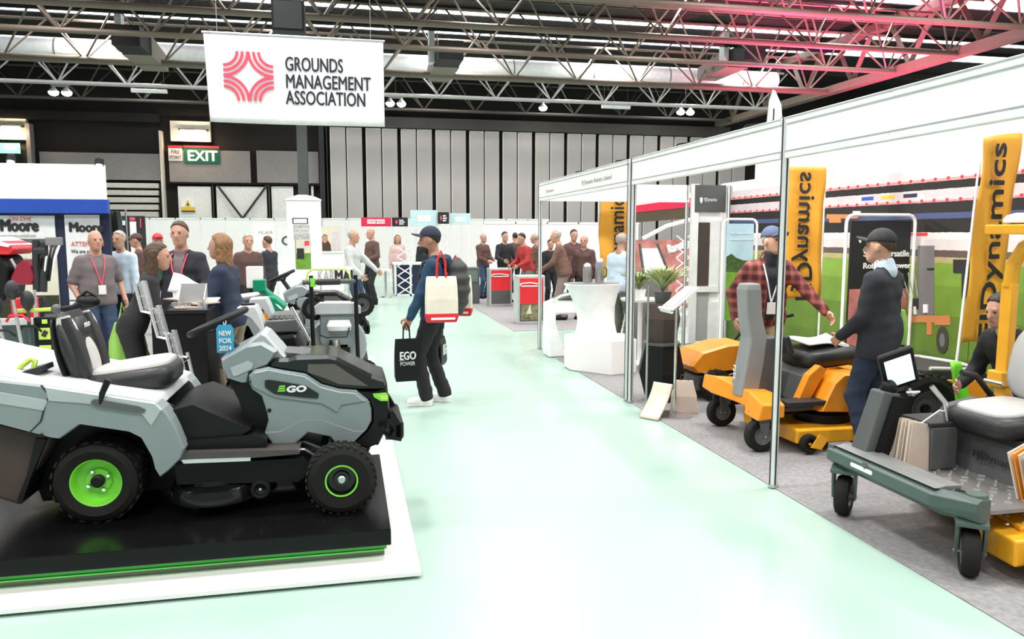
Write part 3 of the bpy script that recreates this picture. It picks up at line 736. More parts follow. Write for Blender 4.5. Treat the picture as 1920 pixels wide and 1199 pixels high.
    mi2[(np.abs(ctr[:, 0]) < .024) & (np.abs(ctr[:, 2] + .05) < .009) & (ctr[:, 1] > .08)] = 2
    Vs = [V1, V2]; Fs = [F1, F2]; Ms = [np.zeros(len(F1), int), mi2]
    # eyes
    for sx in (-1, 1):
        mb = MB().ball((0, 0, 0), .0105, 8, 6); ev = np.array(mb.v) @ hr.T + hc + hr @ np.array([sx * .03, .079, .014])
        ef = np.array([f if len(f) == 4 else (list(f) + [f[-1]] * 4)[:4] for f in mb.f if len(f) == 4]); Vs.append(ev); Fs.append(ef); Ms.append(np.ones(len(ef), int))
    # hands with five fingers
    for i in (0, 1):
        el, ha = arms[i]; u = ha - el; u /= np.linalg.norm(u)
        side = np.array([(-1, 1)[i], 0, 0], float)
        back = side - u * (side @ u)
        if np.linalg.norm(back) < .2: back = np.array([0, 0, 1.0]) - u * u[2]
        back /= np.linalg.norm(back); lat = np.cross(u, back)
        if (lat @ np.array([0, 1, .3])) < 0: lat = -lat            # thumb side looks forward
        pc = ha + u * .045
        fing = []
        for k, (o_, L) in enumerate(((.030, .070), (.010, .078), (-.010, .072), (-.029, .058))):
            b0 = ha + u * .085 + lat * o_; c1 = b0 + (u * .85 - back * .45) * L * .5; c2 = c1 + (u * .45 - back * .85) * L * .5; fing.append((b0, c1, c2))
        th = (ha + u * .03 + lat * .033, ha + u * .065 + lat * .062 - back * .012, ha + u * .093 + lat * .058 - back * .03)
        def handf(P):
            d = cone(P, ha - u * .03, ha + u * .02, .028, .027)
            Q = P
            d = smin(d, np.minimum(cone(P, ha + u * .03 + lat * .018, ha + u * .08 + lat * .022, .019, .015), np.minimum(cone(P, ha + u * .03, ha + u * .085, .02, .016), cone(P, ha + u * .03 - lat * .017, ha + u * .078 - lat * .022, .019, .014))), .015)
            for (b0, c1, c2) in fing: d = smin(d, np.minimum(cone(P, b0, c1, .0095, .009), cone(P, c1, c2, .009, .0075)), .004)
            return smin(d, np.minimum(cone(P, th[0], th[1], .012, .0105), cone(P, th[1], th[2], .0105, .0085)), .008)
        hv, hf = surfnet(handf, ha + u * .05 - .12, ha + u * .05 + .12, .0055 if res < .017 else .0085)
        Vs.append(hv); Fs.append(hf); Ms.append(np.zeros(len(hf), int))
    off = 0; FF = []
    for v, f in zip(Vs, Fs): FF.append(f + off); off += len(v)
    link('body', npmesh('body', np.concatenate(Vs), np.concatenate(FF), [skin, 'eye', 'lip'], np.concatenate(Ms)), root)
    # --- clothes
    rnd = random.Random(hash(label) % 9999); ph = [rnd.uniform(0, 6) for _ in range(4)]
    def wr(P, a): return a * (np.sin(P[:, 2] * 34 + P[:, 0] * 9 + ph[0]) * np.sin(P[:, 0] * 17 + P[:, 1] * 13 + ph[1]) + .6 * np.sin(P[:, 2] * 61 + P[:, 1] * 22 + ph[2]))
    def topf(P):
        d = smin(torso(P, .014), armsd(P, .014, sleeves), .035)
        Q = (P - pel) @ Rw + np.array([0, 0, .93])
        d = d + wr(P, .0035)
        hem = cone(Q, (-.06 * g, 0, top_len), (.06 * g, 0, 1.0), .125 * g, .125 * g, np.array([1, 1.12, 1])) - .012
        d = smin(d, hem, .04)
        d = np.maximum(d, (top_len - .045) - Q[:, 2] - 9 * (np.linalg.norm(Q[:, :2], axis=1) > .26))
        d = np.maximum(d, -(cone(P, nb - (nt_ - nb) * .1, nt_, .056, .085)))
        if collar: d = np.minimum(d, np.maximum(cone(P, nb - (nt_ - nb) * .25, nb + (nt_ - nb) * .55, .078, .072), -cone(P, nb - (nt_ - nb) * .3, nt_, .06, .066)))
        return d
    Vt, Ft = surfnet(topf, lo - .03, hi + .03, res)
    topo = link('top', npmesh('top', Vt, Ft, [top]), root)
    if open_front:
        def of(P):
            Q = (P - pel) @ Rw + np.array([0, 0, .93]); return np.maximum(topf(P) - .006, np.maximum(np.abs(Q[:, 0]) - .045 - .05 * np.clip(Q[:, 2] - 1.2, 0, 1), np.maximum(.92 - Q[:, 2], -Q[:, 1])))
        v_, f_ = surfnet(of, lo - .03, hi + .03, res * .8); link('shirt_front', npmesh('shirt_front', v_, f_, [open_front]), topo)
    if collar and collar is not True:
        v_, f_ = surfnet(lambda P: np.maximum(cone(P, nb - (nt_ - nb) * .2, nb + (nt_ - nb) * .40, .082, .074), -cone(P, nb - (nt_ - nb) * .3, nt_, .058, .058)), nb - .15, nb + .15, .009); link('collar', npmesh('collar', v_, f_, [collar]), topo)
    def botf(P):
        hips = cone((P - pel) @ Rw + np.array([0, 0, .93]), (-.055 * g, 0, .96), (.055 * g, 0, .96), .118 * g, .118 * g, np.array([1, 1.15, 1])) - .004
        d = smin(smin(hips, legsd(P, .014, .97, .016), .04) + wr(P * 1.3, .004), legsd(P, .008), .01)
        return np.maximum(d, P[:, 2] - (1.04 - crouch))
    v_, f_ = surfnet(botf, (lo[0], lo[1], .05), (hi[0], hi[1], 1.1), res); link('trousers', npmesh('trousers', v_, f_, [bottom]), root)
    for i in (0, 1):
        an = legs[i][1]; dz = an[2] - .085
        ang = (-1, 1)[i] * .18; fwd = np.array([math.sin(ang), math.cos(ang), 0])
        def shoef(P):
            a0 = np.array([an[0], an[1] - .01, .05 + dz]); a1 = a0 + fwd * .15; a1[2] = .038 + dz
            d = smin(cone(P, a0, a1, .046, .036), cone(P, an + np.array([0, 0, .02]), a0, .047, .046), .03)
            d = smin(d, cone(P, a1 - fwd * .05, a1 + fwd * .02, .042, .034), .03)
            return np.maximum(d, (.006 + dz) - P[:, 2])
        v_, f_ = surfnet(shoef, an - np.array([.2, .15, .12]), an + np.array([.2, .27, .1]), .011); so = link('shoe', npmesh('shoe', v_, f_, [shoes]), root)
        def solef(P):
            a0 = np.array([an[0], an[1] - .012, .012 + dz]); a1 = a0 + fwd * .165
            return np.maximum(np.maximum(cone(P, a0, a1, .047, .045), (.0 + dz) - P[:, 2]), P[:, 2] - .02 - dz)
        v_, f_ = surfnet(solef, an - np.array([.2, .15, .12]), an + np.array([.2, .27, .02]), .012); link('sole', npmesh('sole', v_, f_, ['white' if shoes in ('white', 'paper') else 'black']), so)
    # --- hair and cap
    if hair:
        def hairf(P):
            q = (P - hc) @ hr
            d = ell(q, (0, -.014, .042), (.083, .101, .099))
            cut = np.maximum(q[:, 1] * .8 - (q[:, 2] - .065) * .9 - .02, -.045 - q[:, 2])       # hairline
            if hair == 'thin': cut = np.maximum(cut, .3 * q[:, 1] + q[:, 2] - .075)
            d = np.maximum(d, cut)
            if hair in ('long', 'bob'):
                L = .30 if hair == 'long' else .16
                d = smin(d, np.minimum(cone(q, (-.062, -.03, .03), (-.07, -.035, -L * .8), .042, .04), cone(q, (.062, -.03, .03), (.07, -.035, -L * .8), .042, .04)), .03)
                d = smin(d, cone(q, (0, -.065, .03), (0, -.075, -L), .06, .055), .04)
                d = np.maximum(d, -ell(q, (0, .085, -.03), (.062, .085, .10)))
            return d + .0025 * np.sin(q[:, 0] * 160 + 3 * np.sin(q[:, 2] * 40))
        v_, f_ = surfnet(hairf, hc - np.array([.17, .2, .42]), hc + np.array([.17, .17, .17]), .008 if res < .017 else .011); link('hair', npmesh('hair', v_, f_, [hair_mat]), root)
    if cap:
        def capf(P):
            q = (P - hc) @ hr
            d = np.maximum(ell(q, (0, -.012, .045), (.089, .108, .105)), .05 - q[:, 2] - .12 * np.clip(-q[:, 1], 0, .1))
            return d
        v_, f_ = surfnet(capf, hc - .17, hc + .17, .008); co = link('cap', npmesh('cap', v_, f_, [cap]), root)
        def brimf(P):
            q = (P - hc) @ hr; q = q @ rotx(.18)
            return np.maximum(np.maximum(np.maximum(ell(q * np.array([1, 1, .0]) , (0, .085, 0), (.078, .1, 1)), .07 - q[:, 1]), np.abs(q[:, 2] - .05 + q[:, 0] ** 2 * 3) - .007), -1)
        v_, f_ = surfnet(brimf, hc - .22, hc + .25, .008)
        if len(f_): link('brim', npmesh('brim', v_, f_, [cap]), co)
    if lanyard:
        mb = MB(); 
        f0 = U((0, .145 * (.5 + .5 * g), 1.10))
        for sx in (-1, 1): mb.tube([U((sx * .07, -.02, 1.475)), U((sx * .075, .085, 1.42)), U((sx * .05, .135, 1.30)), f0], .007, 5)
        lo_ = mb.build('lanyard', lanyard, root)
        b0 = Vector(f0); MB().box(b0 + Vector((0, .012, -.05)), (.085, .006, .11), (R(-lean * .6), 0, R(twist))).build('badge', 'paper', lo_)
    return root, dict(hand=[a[1] for a in arms], elbow=[a[0] for a in arms], sh=sh, U=U, hc=hc, root=root)
def wpt(info, p):            # local point of a person -> world
    r = info['root']; return Matrix.Translation(r.location) @ r.rotation_euler.to_matrix().to_4x4() @ Matrix.Diagonal((*r.scale, 1)) @ Vector(p)
# ================================================================== LEFT FRONT: PLATFORM, PLINTH, RIDE-ON MOWER
t = thing('display_platform', 'low white display platform along the left of the aisle', 'platform', (0, 0, 0))
MB().span((-4.6, 3.66, .014), (.325, 8.6, .04)).build('deck_board', 'white', t, bev=.004); MB().span((-2.45, 8.605, .014), (.325, 10.6, .04)).build('deck_board', 'white', t, bev=.004)
MB().span((-4.55, 3.69, .0), (.30, 8.6, .014)).build('shadow_gap', 'black', t); MB().span((-2.4, 8.61, .0), (.30, 10.55, .014)).build('shadow_gap', 'black', t)
t = thing('black_plinth', 'black plinth with green underline carrying the grey ride-on mower', 'plinth', (0, 0, 0))
MB().span((-3.4, 3.835, .115), (.187, 5.22, .2)).build('top_slab', mat('plinth_top', (.005, .005, .0055), .2, var=.1, spec=.2), t, bev=.004)
MB().span((-3.4, 3.87, .085), (.165, 5.18, .115)).build('green_band', 'green', t)
MB().span((-3.4, 3.862, .078), (.15, 5.15, .085)).build('green_edge', 'green_bright', t)
MB().span((-3.4, 3.90, .04), (.155, 5.16, .078)).build('base', mat('plinth_base', (.24, .22, .21), .7), t)

MO = Vector((-.6, 4.62, .2))
def L(px, py, Y):
    p = at(px, py, Y) - MO; return (p.x, p.z)
def Lp(pts, Y, sx=1, ox=0, oy=0, k=1): return [L(ox + x / k, oy + y / k, Y) for x, y in pts]
def c3(pts, Y): return Lp(pts, Y, ox=340, oy=560, k=3.996)
def c2(pts, Y): return Lp(pts, Y, ox=0, oy=560, k=3.996)
def sym(name, m, poly, y0, y1, par, both=True, **k):        # extruded outline on both flanks
    ins = k.pop('inset', 0); ch = k.pop('cham', 0); r = []
    for sg in ((-1, 1) if both else (-1,)):
        r.append(MB().prism(poly, sg * y0, sg * y1, 'xz', ins, ch).build(name, m, par, **k))
    return r
def tyre(par, c, Rr, wd, rim, rim_m, hub='black', ring=None, knob=0, name='wheel', bolts=0, axis='y', side=-1):
    T = Matrix.Translation(c) @ (Matrix.Rotation(R(90), 4, 'X') if axis == 'y' else Matrix.Rotation(R(90), 4, 'Y'))
    h = wd / 2
    ro = MB().lathe([(rim, -h * .8), (Rr * .8, -h), (Rr * .94, -h * .86), (Rr, -h * .5), (Rr, h * .5), (Rr * .94, h * .86), (Rr * .8, h), (rim, h * .8), (rim * .96, 0)], 40, T, True).build(name, 'rubber', par, smooth=35)
    if knob:
        me = MB().box((0, 0, 0), (Rr * .06, knob, wd * .30), (0, 0, 0)).mesh('tread_block', 'rubber')
        n = int(2 * math.pi * Rr / (knob * 2.0)); mb = MB()
        for k in range(n):
            for sg, ph in ((-1, 0), (1, .5)):
                a = 2 * math.pi * (k + ph) / n
                mb.box((0, 0, 0), (.001, .001, .001)) if False else None
                X = T @ Matrix.Rotation(a, 4, 'Z') @ Matrix.Translation((Rr * .995, 0, sg * wd * .24)) @ Matrix.Rotation(sg * .5, 4, 'X')
                x, y, z = Rr * .025, knob / 2, wd * .19
                mb.add([(-x, -y, -z), (x, -y, -z), (x, y, -z), (-x, y, -z), (-x, -y, z), (x, -y, z), (x, y, z), (-x, y, z)], [(0, 3, 2, 1), (4, 5, 6, 7), (0, 1, 5, 4), (1, 2, 6, 5), (2, 3, 7, 6), (3, 0, 4, 7)], X)
        o = mb.build('tread', 'rubber', ro); o['kind'] = 'stuff'
    MB().lathe([(rim * 1.04, -h * .84), (rim * .98, -h * .8), (rim * .86, -h * .35), (rim * .55, -h * .3), (rim * .5, -h * .42), (.001, -h * .42)], 32, T, cap=False).build('rim', rim_m, ro, smooth=35)
    MB().lathe([(rim * 1.04, h * .84), (rim * .98, h * .8), (rim * .86, h * .35), (rim * .55, h * .3), (rim * .5, h * .42), (.001, h * .42)], 32, T, cap=False).build('rim', rim_m, ro, smooth=35)
    for sg in (-1, 1):
        MB().lathe([(rim * .27, sg * h * .36), (rim * .27, sg * h * .66), (rim * .2, sg * h * .72), (.001, sg * h * .72)], 20, T).build('hub_cap', hub, ro, smooth=35)
    if ring: MB().lathe([(rim * .96, side * -h * .84), (rim * 1.07, side * -h * .86), (rim * 1.07, side * -h * .9), (rim * .96, side * -h * .88)], 40, T, True).build('rim_ring', ring, ro)
    for k in range(bolts):
        for sg in (-1, 1):
            a = 2 * math.pi * (k + .3) / bolts
            MB().lathe([(.013, 0), (.013, .014), (.009, .018), (.001, .018)], 8, T @ Matrix.Translation((rim * .45 * math.cos(a), rim * .45 * math.sin(a), sg * h * .40)) @ (Matrix.Identity(4) if sg > 0 else Matrix.Rotation(math.pi, 4, 'X'))).build('wheel_bolt', 'chrome', ro)
    return ro

def ride_on(label, detail=True):
    t = thing('ride_on_mower', label, 'mower', MO)
    YF = 4.17; YH = 4.36
    # wheels
    a = L(172, 918, YF); tyre(t, (a[0], -.285, .215), .215, .23, .122, 'lime', bolts=4, knob=.03); tyre(t, (a[0], .33, .215), .215, .23, .122, 'lime', bolts=4)
    a = L(641, 903, 4.2); tyre(t, (a[0], -.45, .185), .185, .16, .082, 'black_gloss', knob=.02, ring='lime', hub='steel', side=-1); tyre(t, (a[0], .35, .185), .185, .16, .082, 'black_gloss', ring='lime', hub='steel')
    fx = a[0]
    MB().tube([(fx, -.3, .19), (fx, .3, .19)], .025, 8).build('front_axle', 'dark_grey', t)
    MB().tube([(fx - .03, -.26, .26), (fx - .2, -.22, .33), (fx - .32, -.2, .33)], .012, 6).build('tie_rod', 'chrome', t)
    # hood, cowl and grille
    side = [(505, 580), (540, 540), (650, 518), (760, 540), (930, 566), (1050, 645), (1180, 680), (1310, 690), (1400, 760), (1425, 830), (1425, 920), (1390, 985), (1290, 1078), (1150, 1075), (1115, 1032), (950, 1000), (830, 1110), (700, 1110), (620, 1020), (650, 920), (640, 860), (600, 735), (530, 685), (508, 640)]
    sp = sym('side_panel', 'ego_grey', c3(side, YH), .262, .20, t, inset=.012, cham=.014)
    lower = [(700, 1108), (830, 1108), (950, 1003), (1115, 1035), (1150, 1075), (1290, 1076), (1385, 985), (1300, 990), (1060, 905), (930, 900), (850, 930), (740, 990), (630, 1000), (630, 1020)]
    upper = [(520, 590), (545, 552), (650, 530), (755, 550), (925, 580), (1045, 660), (1180, 695), (1300, 705), (1385, 770), (1200, 800), (1170, 860), (1050, 790), (700, 745), (610, 700), (540, 670), (520, 640)]
    sym('panel_relief', 'ego_grey', c3(upper, YH), .272, .255, t, inset=.012, cham=.008)
    sym('panel_relief', 'ego_grey', c3(lower, YH), .272, .255, t, inset=.012, cham=.008)
    for (bx, by) in ((530, 622), (660, 838), (645, 1027), (780, 1040), (1215, 1015)):
        c = c3([(bx, by)], YH)[0]
        for sg in (-1, 1): MB().lathe([(.011, 0), (.011, .006), (.001, .006)], 10, Matrix.Translation((c[0], sg * .268, c[1])) @ Matrix.Rotation(R(90) * -sg * -1, 4, 'X')).build('panel_bolt', 'black', sp[0 if sg < 0 else 1])
    plate = [(628, 612), (660, 606), (930, 650), (1030, 710), (1025, 745), (920, 738), (700, 712), (630, 662)]
    pl = sym('badge_plate', 'black_gloss', c3(plate, YH), .279, .268, t)
    (x0, z0), (x1, z1) = c3([(705, 692), (930, 700)], YH)
    hh = c3([(705, 645)], YH)[0][1] - z0
    for sg in (-1, 1):
        w3 = (x1 - x0) / 3.1
        e = MB()
        for k in range(3):
            zz = z0 + hh * (.0 + .36 * k) - .002; e.prism([(x0 + .012 + .004 * k if sg < 0 else x0 + .012, zz), (x0 + w3, zz), (x0 + w3 + .004, zz + hh * .24), (x0 + .016 + .004 * k, zz + hh * .24)], sg * .279, sg * .2825)
        e.build('logo_letter', 'lime', pl[0 if sg < 0 else 1])
        tx = text('GO', hh * 1.32, 'text_white', pl[0 if sg < 0 else 1], (x0 + w3 * 1.12, sg * .2805, z0 - .006) if sg < 0 else (x1, .2805, z0 - .006), FRONT if sg < 0 else (R(90), 0, R(180)), fit=w3 * 1.95, bold=.004, shear=.12, depth=.0015)
    hood = [(655, 482), (690, 456), (800, 455), (860, 440), (1100, 432), (1165, 445), (1430, 580), (1530, 612), (1545, 650), (1545, 690), (1440, 694), (1310, 692), (1180, 682), (1050, 648), (930, 568), (760, 542), (655, 522)]
    h0 = c3(hood, 4.38)
    MB().prism(h0, -.245, .245, 'xz', .03, .05).build('hood', 'black_gloss', t)
    ridge = [(790, 440), (780, 398), (850, 402), (1100, 426), (1165, 442), (1430, 580), (1420, 590), (1160, 470), (860, 455)]
    MB().prism(c3(ridge, 4.5), -.12, .12, 'xz', .012, .02).build('hood_ridge', 'charcoal', t)
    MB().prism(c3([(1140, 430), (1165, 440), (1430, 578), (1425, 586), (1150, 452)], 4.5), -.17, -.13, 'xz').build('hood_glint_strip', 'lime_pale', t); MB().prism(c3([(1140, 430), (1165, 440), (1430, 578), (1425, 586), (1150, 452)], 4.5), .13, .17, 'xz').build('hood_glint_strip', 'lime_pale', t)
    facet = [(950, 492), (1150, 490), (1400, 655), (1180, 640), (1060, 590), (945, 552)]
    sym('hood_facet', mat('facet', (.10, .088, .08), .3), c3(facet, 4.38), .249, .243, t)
    gr = [(1310, 690), (1440, 692), (1545, 655), (1565, 850), (1540, 980), (1480, 1108), (1370, 1108), (1290, 1078), (1390, 985), (1428, 920), (1428, 830), (1402, 760)]
    MB().prism(c3(gr, 4.38), -.25, .25, 'xz', .02, .04).build('front_grille', 'black', t)
    lamp = [(1435, 716), (1535, 708), (1552, 740), (1550, 768), (1495, 768), (1445, 740)]
    lm = sym('headlamp', 'lime', c3(lamp, 4.36), .265, .22, t)
    sym('headlamp_lens', 'lime_pale', c3([(1480, 728), (1538, 724), (1545, 755), (1500, 758)], 4.36), .268, .25, t)
    # bumper
    for sg in (-1, 1):
        MB().prism(c3([(1470, 930), (1570, 900), (1560, 850), (1590, 845), (1640, 930), (1662, 1000), (1648, 1075), (1560, 1060), (1500, 1010), (1505, 1000), (1565, 1040), (1600, 990), (1560, 945), (1480, 975)], 4.36), sg * .25, sg * .17, 'xz').build('bumper_bracket', 'black', t)
    q = c3([(1630, 990)], 4.36)[0]; MB().span((q[0] - .035, -.25, q[1] - .06), (q[0] + .03, .25, q[1] + .05)).build('bumper', 'black', t, bev=.02)
    q2 = c3([(1600, 1055)], 4.36)[0]; MB().span((q2[0] - .05, -.2, q2[1] - .018), (q2[0] + .045, .2, q2[1] + .02)).build('bumper_insert', mat('dark_green', (.05, .13, .09), .4), t)
    MB().prism(c3([(1370, 1075), (1480, 1075), (1480, 1110), (1380, 1150), (1375, 1110)], 4.36), -.2, .2, 'xz').build('front_crossmember', 'black', t)
    # cowl and steering
    cowl = [(285, 462), (350, 420), (480, 352), (600, 330), (720, 400), (690, 460), (650, 512), (520, 562), (500, 645), (450, 652), (330, 612), (300, 540)]
    MB().prism(c3(cowl, 4.38), -.235, .235, 'xz', .03, .05).build('cowl', 'ego_grey', t)
    MB().prism(c3([(350, 418), (480, 345), (600, 252), (640, 270), (790, 440), (720, 455), (590, 400)], 4.48), -.17, .17, 'xz', .02, .03).build('dashboard', 'ego_light', t)  # lighter grey puts the light on this upward face into the colour
    sym('cowl_recess', 'ego_light', c3([(365, 520), (500, 465), (540, 490), (525, 530), (400, 585), (385, 575)], 4.38), .241, .232, t)
    MB().prism(c3([(360, 640), (505, 640), (535, 690), (605, 740), (645, 870), (652, 925), (615, 1000), (560, 1085), (480, 945), (425, 765)], 4.40), -.2, .2, 'xz').build('leg_shield', 'black', t)
    c = L(409, 604, 4.62); nrm = Matrix.Rotation(R(-24), 4, 'Y')
    mb = MB(); rr = .165
    mb.tube([Vector((c[0], 0, c[1])) + nrm @ Vector((rr * math.cos(a), rr * math.sin(a), 0)) for a in [2 * math.pi * k / 28 for k in range(29)]], .019, 10, cap=False)
    sw = mb.build('steering_wheel', 'black', t, smooth=50)
    for a in (90, 210, 330): MB().tube([Vector((c[0], 0, c[1])) + nrm @ Vector((rr * math.cos(R(a)), rr * math.sin(R(a)), 0)), Vector((c[0], 0, c[1])) + nrm @ Vector((0, 0, -.04))], .014, 6).build('spoke', 'dark_grey', sw)
    MB().ball((c[0] + .012, 0, c[1] - .03), (.05, .05, .025)).build('hub', 'dark_grey', sw, smooth=50)
    MB().tube([Vector((c[0], 0, c[1])) + nrm @ Vector((0, 0, -.04)), Vector((c[0], 0, c[1])) + nrm @ Vector((.03, 0, -.22))], .025, 8).build('steering_column', 'dark_grey', t)
    # rear body
    fend = [L(x, y, YF) for x, y in ((-70, 700), (0, 714), (78, 723), (147, 732), (187, 739), (240, 746), (290, 754), (307, 767), (322, 788), (332, 808), (346, 842), (338, 862), (318, 882), (300, 896), (290, 880), (284, 857), (264, 822), (242, 811), (150, 797), (112, 824), (95, 822), (0, 797), (-70, 778))]
    fs = sym('rear_fender', 'ego_grey', fend, .46, .30, t, inset=.014, cham=.02)
    top = [L(x, y, YF) for x, y in ((-70, 700), (0, 712), (78, 721), (187, 737), (240, 744), (290, 752), (300, 765), (240, 760), (0, 735), (-70, 724))]
    MB().prism(top, -.445, .445, 'xz').build('rear_deck', 'ego_white', t, bev=.008)
    sym('fender_shoulder', 'ego_light', [L(x, y, YF) for x, y in ((85, 724), (187, 739), (292, 755), (305, 768), (285, 800), (260, 768), (150, 756), (92, 752))], .468, .44, t, inset=.01, cham=.008)
    sym('panel_seam', 'ink', [L(x, y, YF) for x, y in ((77, 722), (80, 722), (96, 742), (88, 758), (80, 790), (56, 813), (54, 812), (77, 789), (85, 757), (93, 742))], .464, .455, t)
    sym('flank_crease', 'ego_light', [L(x, y, YF) for x, y in ((92, 750), (84, 770), (-70, 746), (-70, 722))], .466, .45, t, inset=.006, cham=.005)
    q = L(80, 816, YF); MB().lathe([(.011, 0), (.011, .008), (.001, .008)], 10, Matrix.Translation((q[0], -.466, q[1])) @ Matrix.Rotation(R(90), 4, 'X')).build('fender_bolt', 'black', t)
    MB().prism([(x, max(z, .03)) for x, z in [L(x, y, 4.4) for x, y in ((62, 800), (290, 790), (335, 850), (335, 925), (70, 950), (50, 900))]], -.15, .15, 'xz').build('rear_chassis', 'black', t, bev=.01)
    # slot with lever
    a_, b_ = L(180, 750, YF), L(275, 770, YF)
    MB().prism(rrect(.0, .0, 0) if False else [L(x, y, YF) for x, y in ((172, 754), (177, 748), (186, 748), (262, 761), (275, 767), (272, 773), (258, 773), (182, 761))], -.46, -.474, 'xz').build('lever_slot', 'charcoal', t)
    MB().tube([(*(lambda p: (p[0], -.47, p[1]))(L(189, 757, 4.16)),), (*(lambda p: (p[0], -.475, p[1]))(L(193, 738, 4.16)),), (*(lambda p: (p[0], -.47, p[1]))(L(204, 712, 4.16)),)], [.007, .015, .018], 8).build('height_lever', 'black', t, smooth=50)
    # hopper behind the seat and grass bag
    hop = [L(x, y, 4.62) for x, y in ((-70, 650), (0, 666), (132, 692), (138, 715), (80, 712), (0, 705), (-70, 698))]
    MB().prism(hop, -.40, .40, 'xz').build('collector_lid', 'ego_white', t, bev=.015)
    tr = [(L(x, y, 4.3)) for x, y in ((30, 702), (72, 690), (74, 700), (40, 714))]
    MB().prism([(p[0], p[1]) for p in tr], -.28, -.12, 'xz').build('handle_well', 'dark_grey', t)
    hp = [(L(31, 712, 4.4)[0], -.22, L(31, 712, 4.4)[1]), (L(36, 682, 4.4)[0], -.22, L(36, 690, 4.4)[1]), (L(58, 672, 4.4)[0], -.22, L(58, 673, 4.4)[1]), (L(66, 676, 4.4)[0], -.22, L(66, 676, 4.4)[1]), (L(62, 698, 4.4)[0], -.22, L(62, 698, 4.4)[1])]
    MB().tube(hp, .014, 8).build('green_handle', 'lime_pale', t, smooth=50)
    bag = [L(x, y, 4.25) for x, y in ((-75, 778), (0, 798), (92, 822), (88, 840), (52, 905), (38, 952), (0, 940), (-75, 925))]
    bag = [(x, max(z, .012)) for x, z in bag]
    MB().prism(bag, -.36, .36, 'xz').build('grass_bag', 'brown_cloth', t, bev=.02)
    MB().prism([L(x, y, 4.25) for x, y in ((68, 822), (88, 824), (60, 892), (43, 940), (33, 938), (52, 890))], -.38, .38, 'xz').build('bag_frame', 'black', t)
    # seat
    rk = Matrix.Rotation(R(-14), 4, 'Y')
    def seatpad(w0, w1, hgt, th, n=12):
        rings = []
        for i in range(n + 1):
            v = i / n; w_ = w0 + (w1 - w0) * v; k = math.sin(math.pi * min(1, (.12 + v * .8))) ** .35
            rings.append([(th * (.5 * math.cos(a)) * k, w_ / 2 * math.copysign(abs(math.sin(a)) ** .55, math.sin(a)) * k, v * hgt) for a in [2 * math.pi * j / 20 for j in range(20)]])
        return rings
    b0 = L(176, 726, 4.62); T = Matrix.Translation((b0[0], 0, b0[1])) @ rk
    mb = MB(); mb.loft([[T @ Vector(p) for p in r] for r in seatpad(.44, .46, .44, .11)]); bk = mb.build('backrest', 'seat_black', t, smooth=60)
    for sg in (-1, 1):
        mb = MB(); mb.loft([[T @ Matrix.Translation((.032, sg * .155, .07)) @ Vector((p[0], p[1], p[2])) for p in r] for r in seatpad(.10, .09, .34, .09)]); mb.build('side_bolster', 'seat_black', bk, smooth=60)
    mb = MB(); mb.loft([[T @ Matrix.Translation((.030, 0, .08)) @ Vector(p) for p in r] for r in seatpad(.2, .17, .2, .075)]); mb.build('white_panel', 'seat_white', bk, smooth=60)
    mb = MB(); mb.loft([[T @ Matrix.Translation((.026, 0, .29)) @ Vector(p) for p in r] for r in seatpad(.26, .2, .11, .075)]); mb.build('head_pad', 'seat_black', bk, smooth=60)
    for sg in (-1, 1):
        mb = MB(); mb.loft([[T @ Matrix.Translation((.022, sg * .16, .25)) @ Vector(p) for p in r] for r in seatpad(.07, .05, .17, .10)]); mb.build('shoulder_pad', 'seat_white', bk, smooth=60)
    text('EGO', .035, 'text_white', bk, T @ Vector((.068, -.045, .335)), (R(90), 0, R(90)), fit=.09, shear=.1)
    mb = MB(); mb.loft([[T @ Matrix.Translation((-.05, 0, -.02)) @ Vector(p) for p in r] for r in seatpad(.44, .44, .44, .05)]); mb.build('seat_shell', 'black', bk, smooth=60)
    s0 = L(250, 708, 4.62)
    def cushion(cx, cz, lx, ly, hz, n=24):
        mb = MB(); rings = []
        for (k, zz) in ((.86, -.5), (.98, -.3), (1.0, .1), (.97, .36), (.86, .5), (.5, .56), (.02, .57)):
            rings.append([(cx + lx / 2 * k * math.copysign(abs(math.cos(a)) ** .5, math.cos(a)), ly / 2 * k * math.copysign(abs(math.sin(a)) ** .5, math.sin(a)), cz + hz * zz + .03 * math.copysign(abs(math.cos(a)) ** .5, math.cos(a)) * k) for a in [2 * math.pi * j / n for j in range(n)]])
        return mb.loft(rings)
    sc = cushion(s0[0], s0[1], .50, .46, .13).build('seat_cushion', 'seat_black', t, smooth=60)
    cushion(s0[0] + .01, s0[1] + .05, .42, .38, .085).build('white_insert', 'seat_white', sc, smooth=60)
    MB().span((s0[0] - .2, -.18, s0[1] - .15), (s0[0] + .2, .18, s0[1] - .05)).build('seat_base', 'black', t, bev=.02)
    # footboards, frame, deck
    MB().prism([L(x, y, 4.3) for x, y in ((318, 770), (362, 758), (470, 805), (452, 815), (470, 822), (340, 826), (330, 800))], -.34, .34, 'xz').build('tunnel', 'black', t)
    for k in range(5):
        MB().box((L(372 + k * 17, 770 + k * 7.5, 4.4)[0], -.15, L(372 + k * 17, 768 + k * 7.5, 4.4)[1] + .004), (.05, .12, .008), (0, R(23), 0)).build('grip_pad', 'charcoal', t)
    MB().prism([L(x, y, 4.28) for x, y in ((335, 826), (480, 815), (500, 822), (500, 838), (345, 842))], -.36, .36, 'xz').build('frame_rail', 'black', t)
    fb = MB().prism([L(x, y, 4.22) for x, y in ((340, 848), (560, 842), (562, 850), (345, 868))], -.42, -.2, 'xz').build('running_board', mat('board', (.06, .05, .05), .35), t)
    MB().prism([L(x, y, 4.20) for x, y in ((340, 862), (470, 858), (470, 864), (345, 869))], -.43, -.415, 'xz').build('board_edge', 'alu', fb)
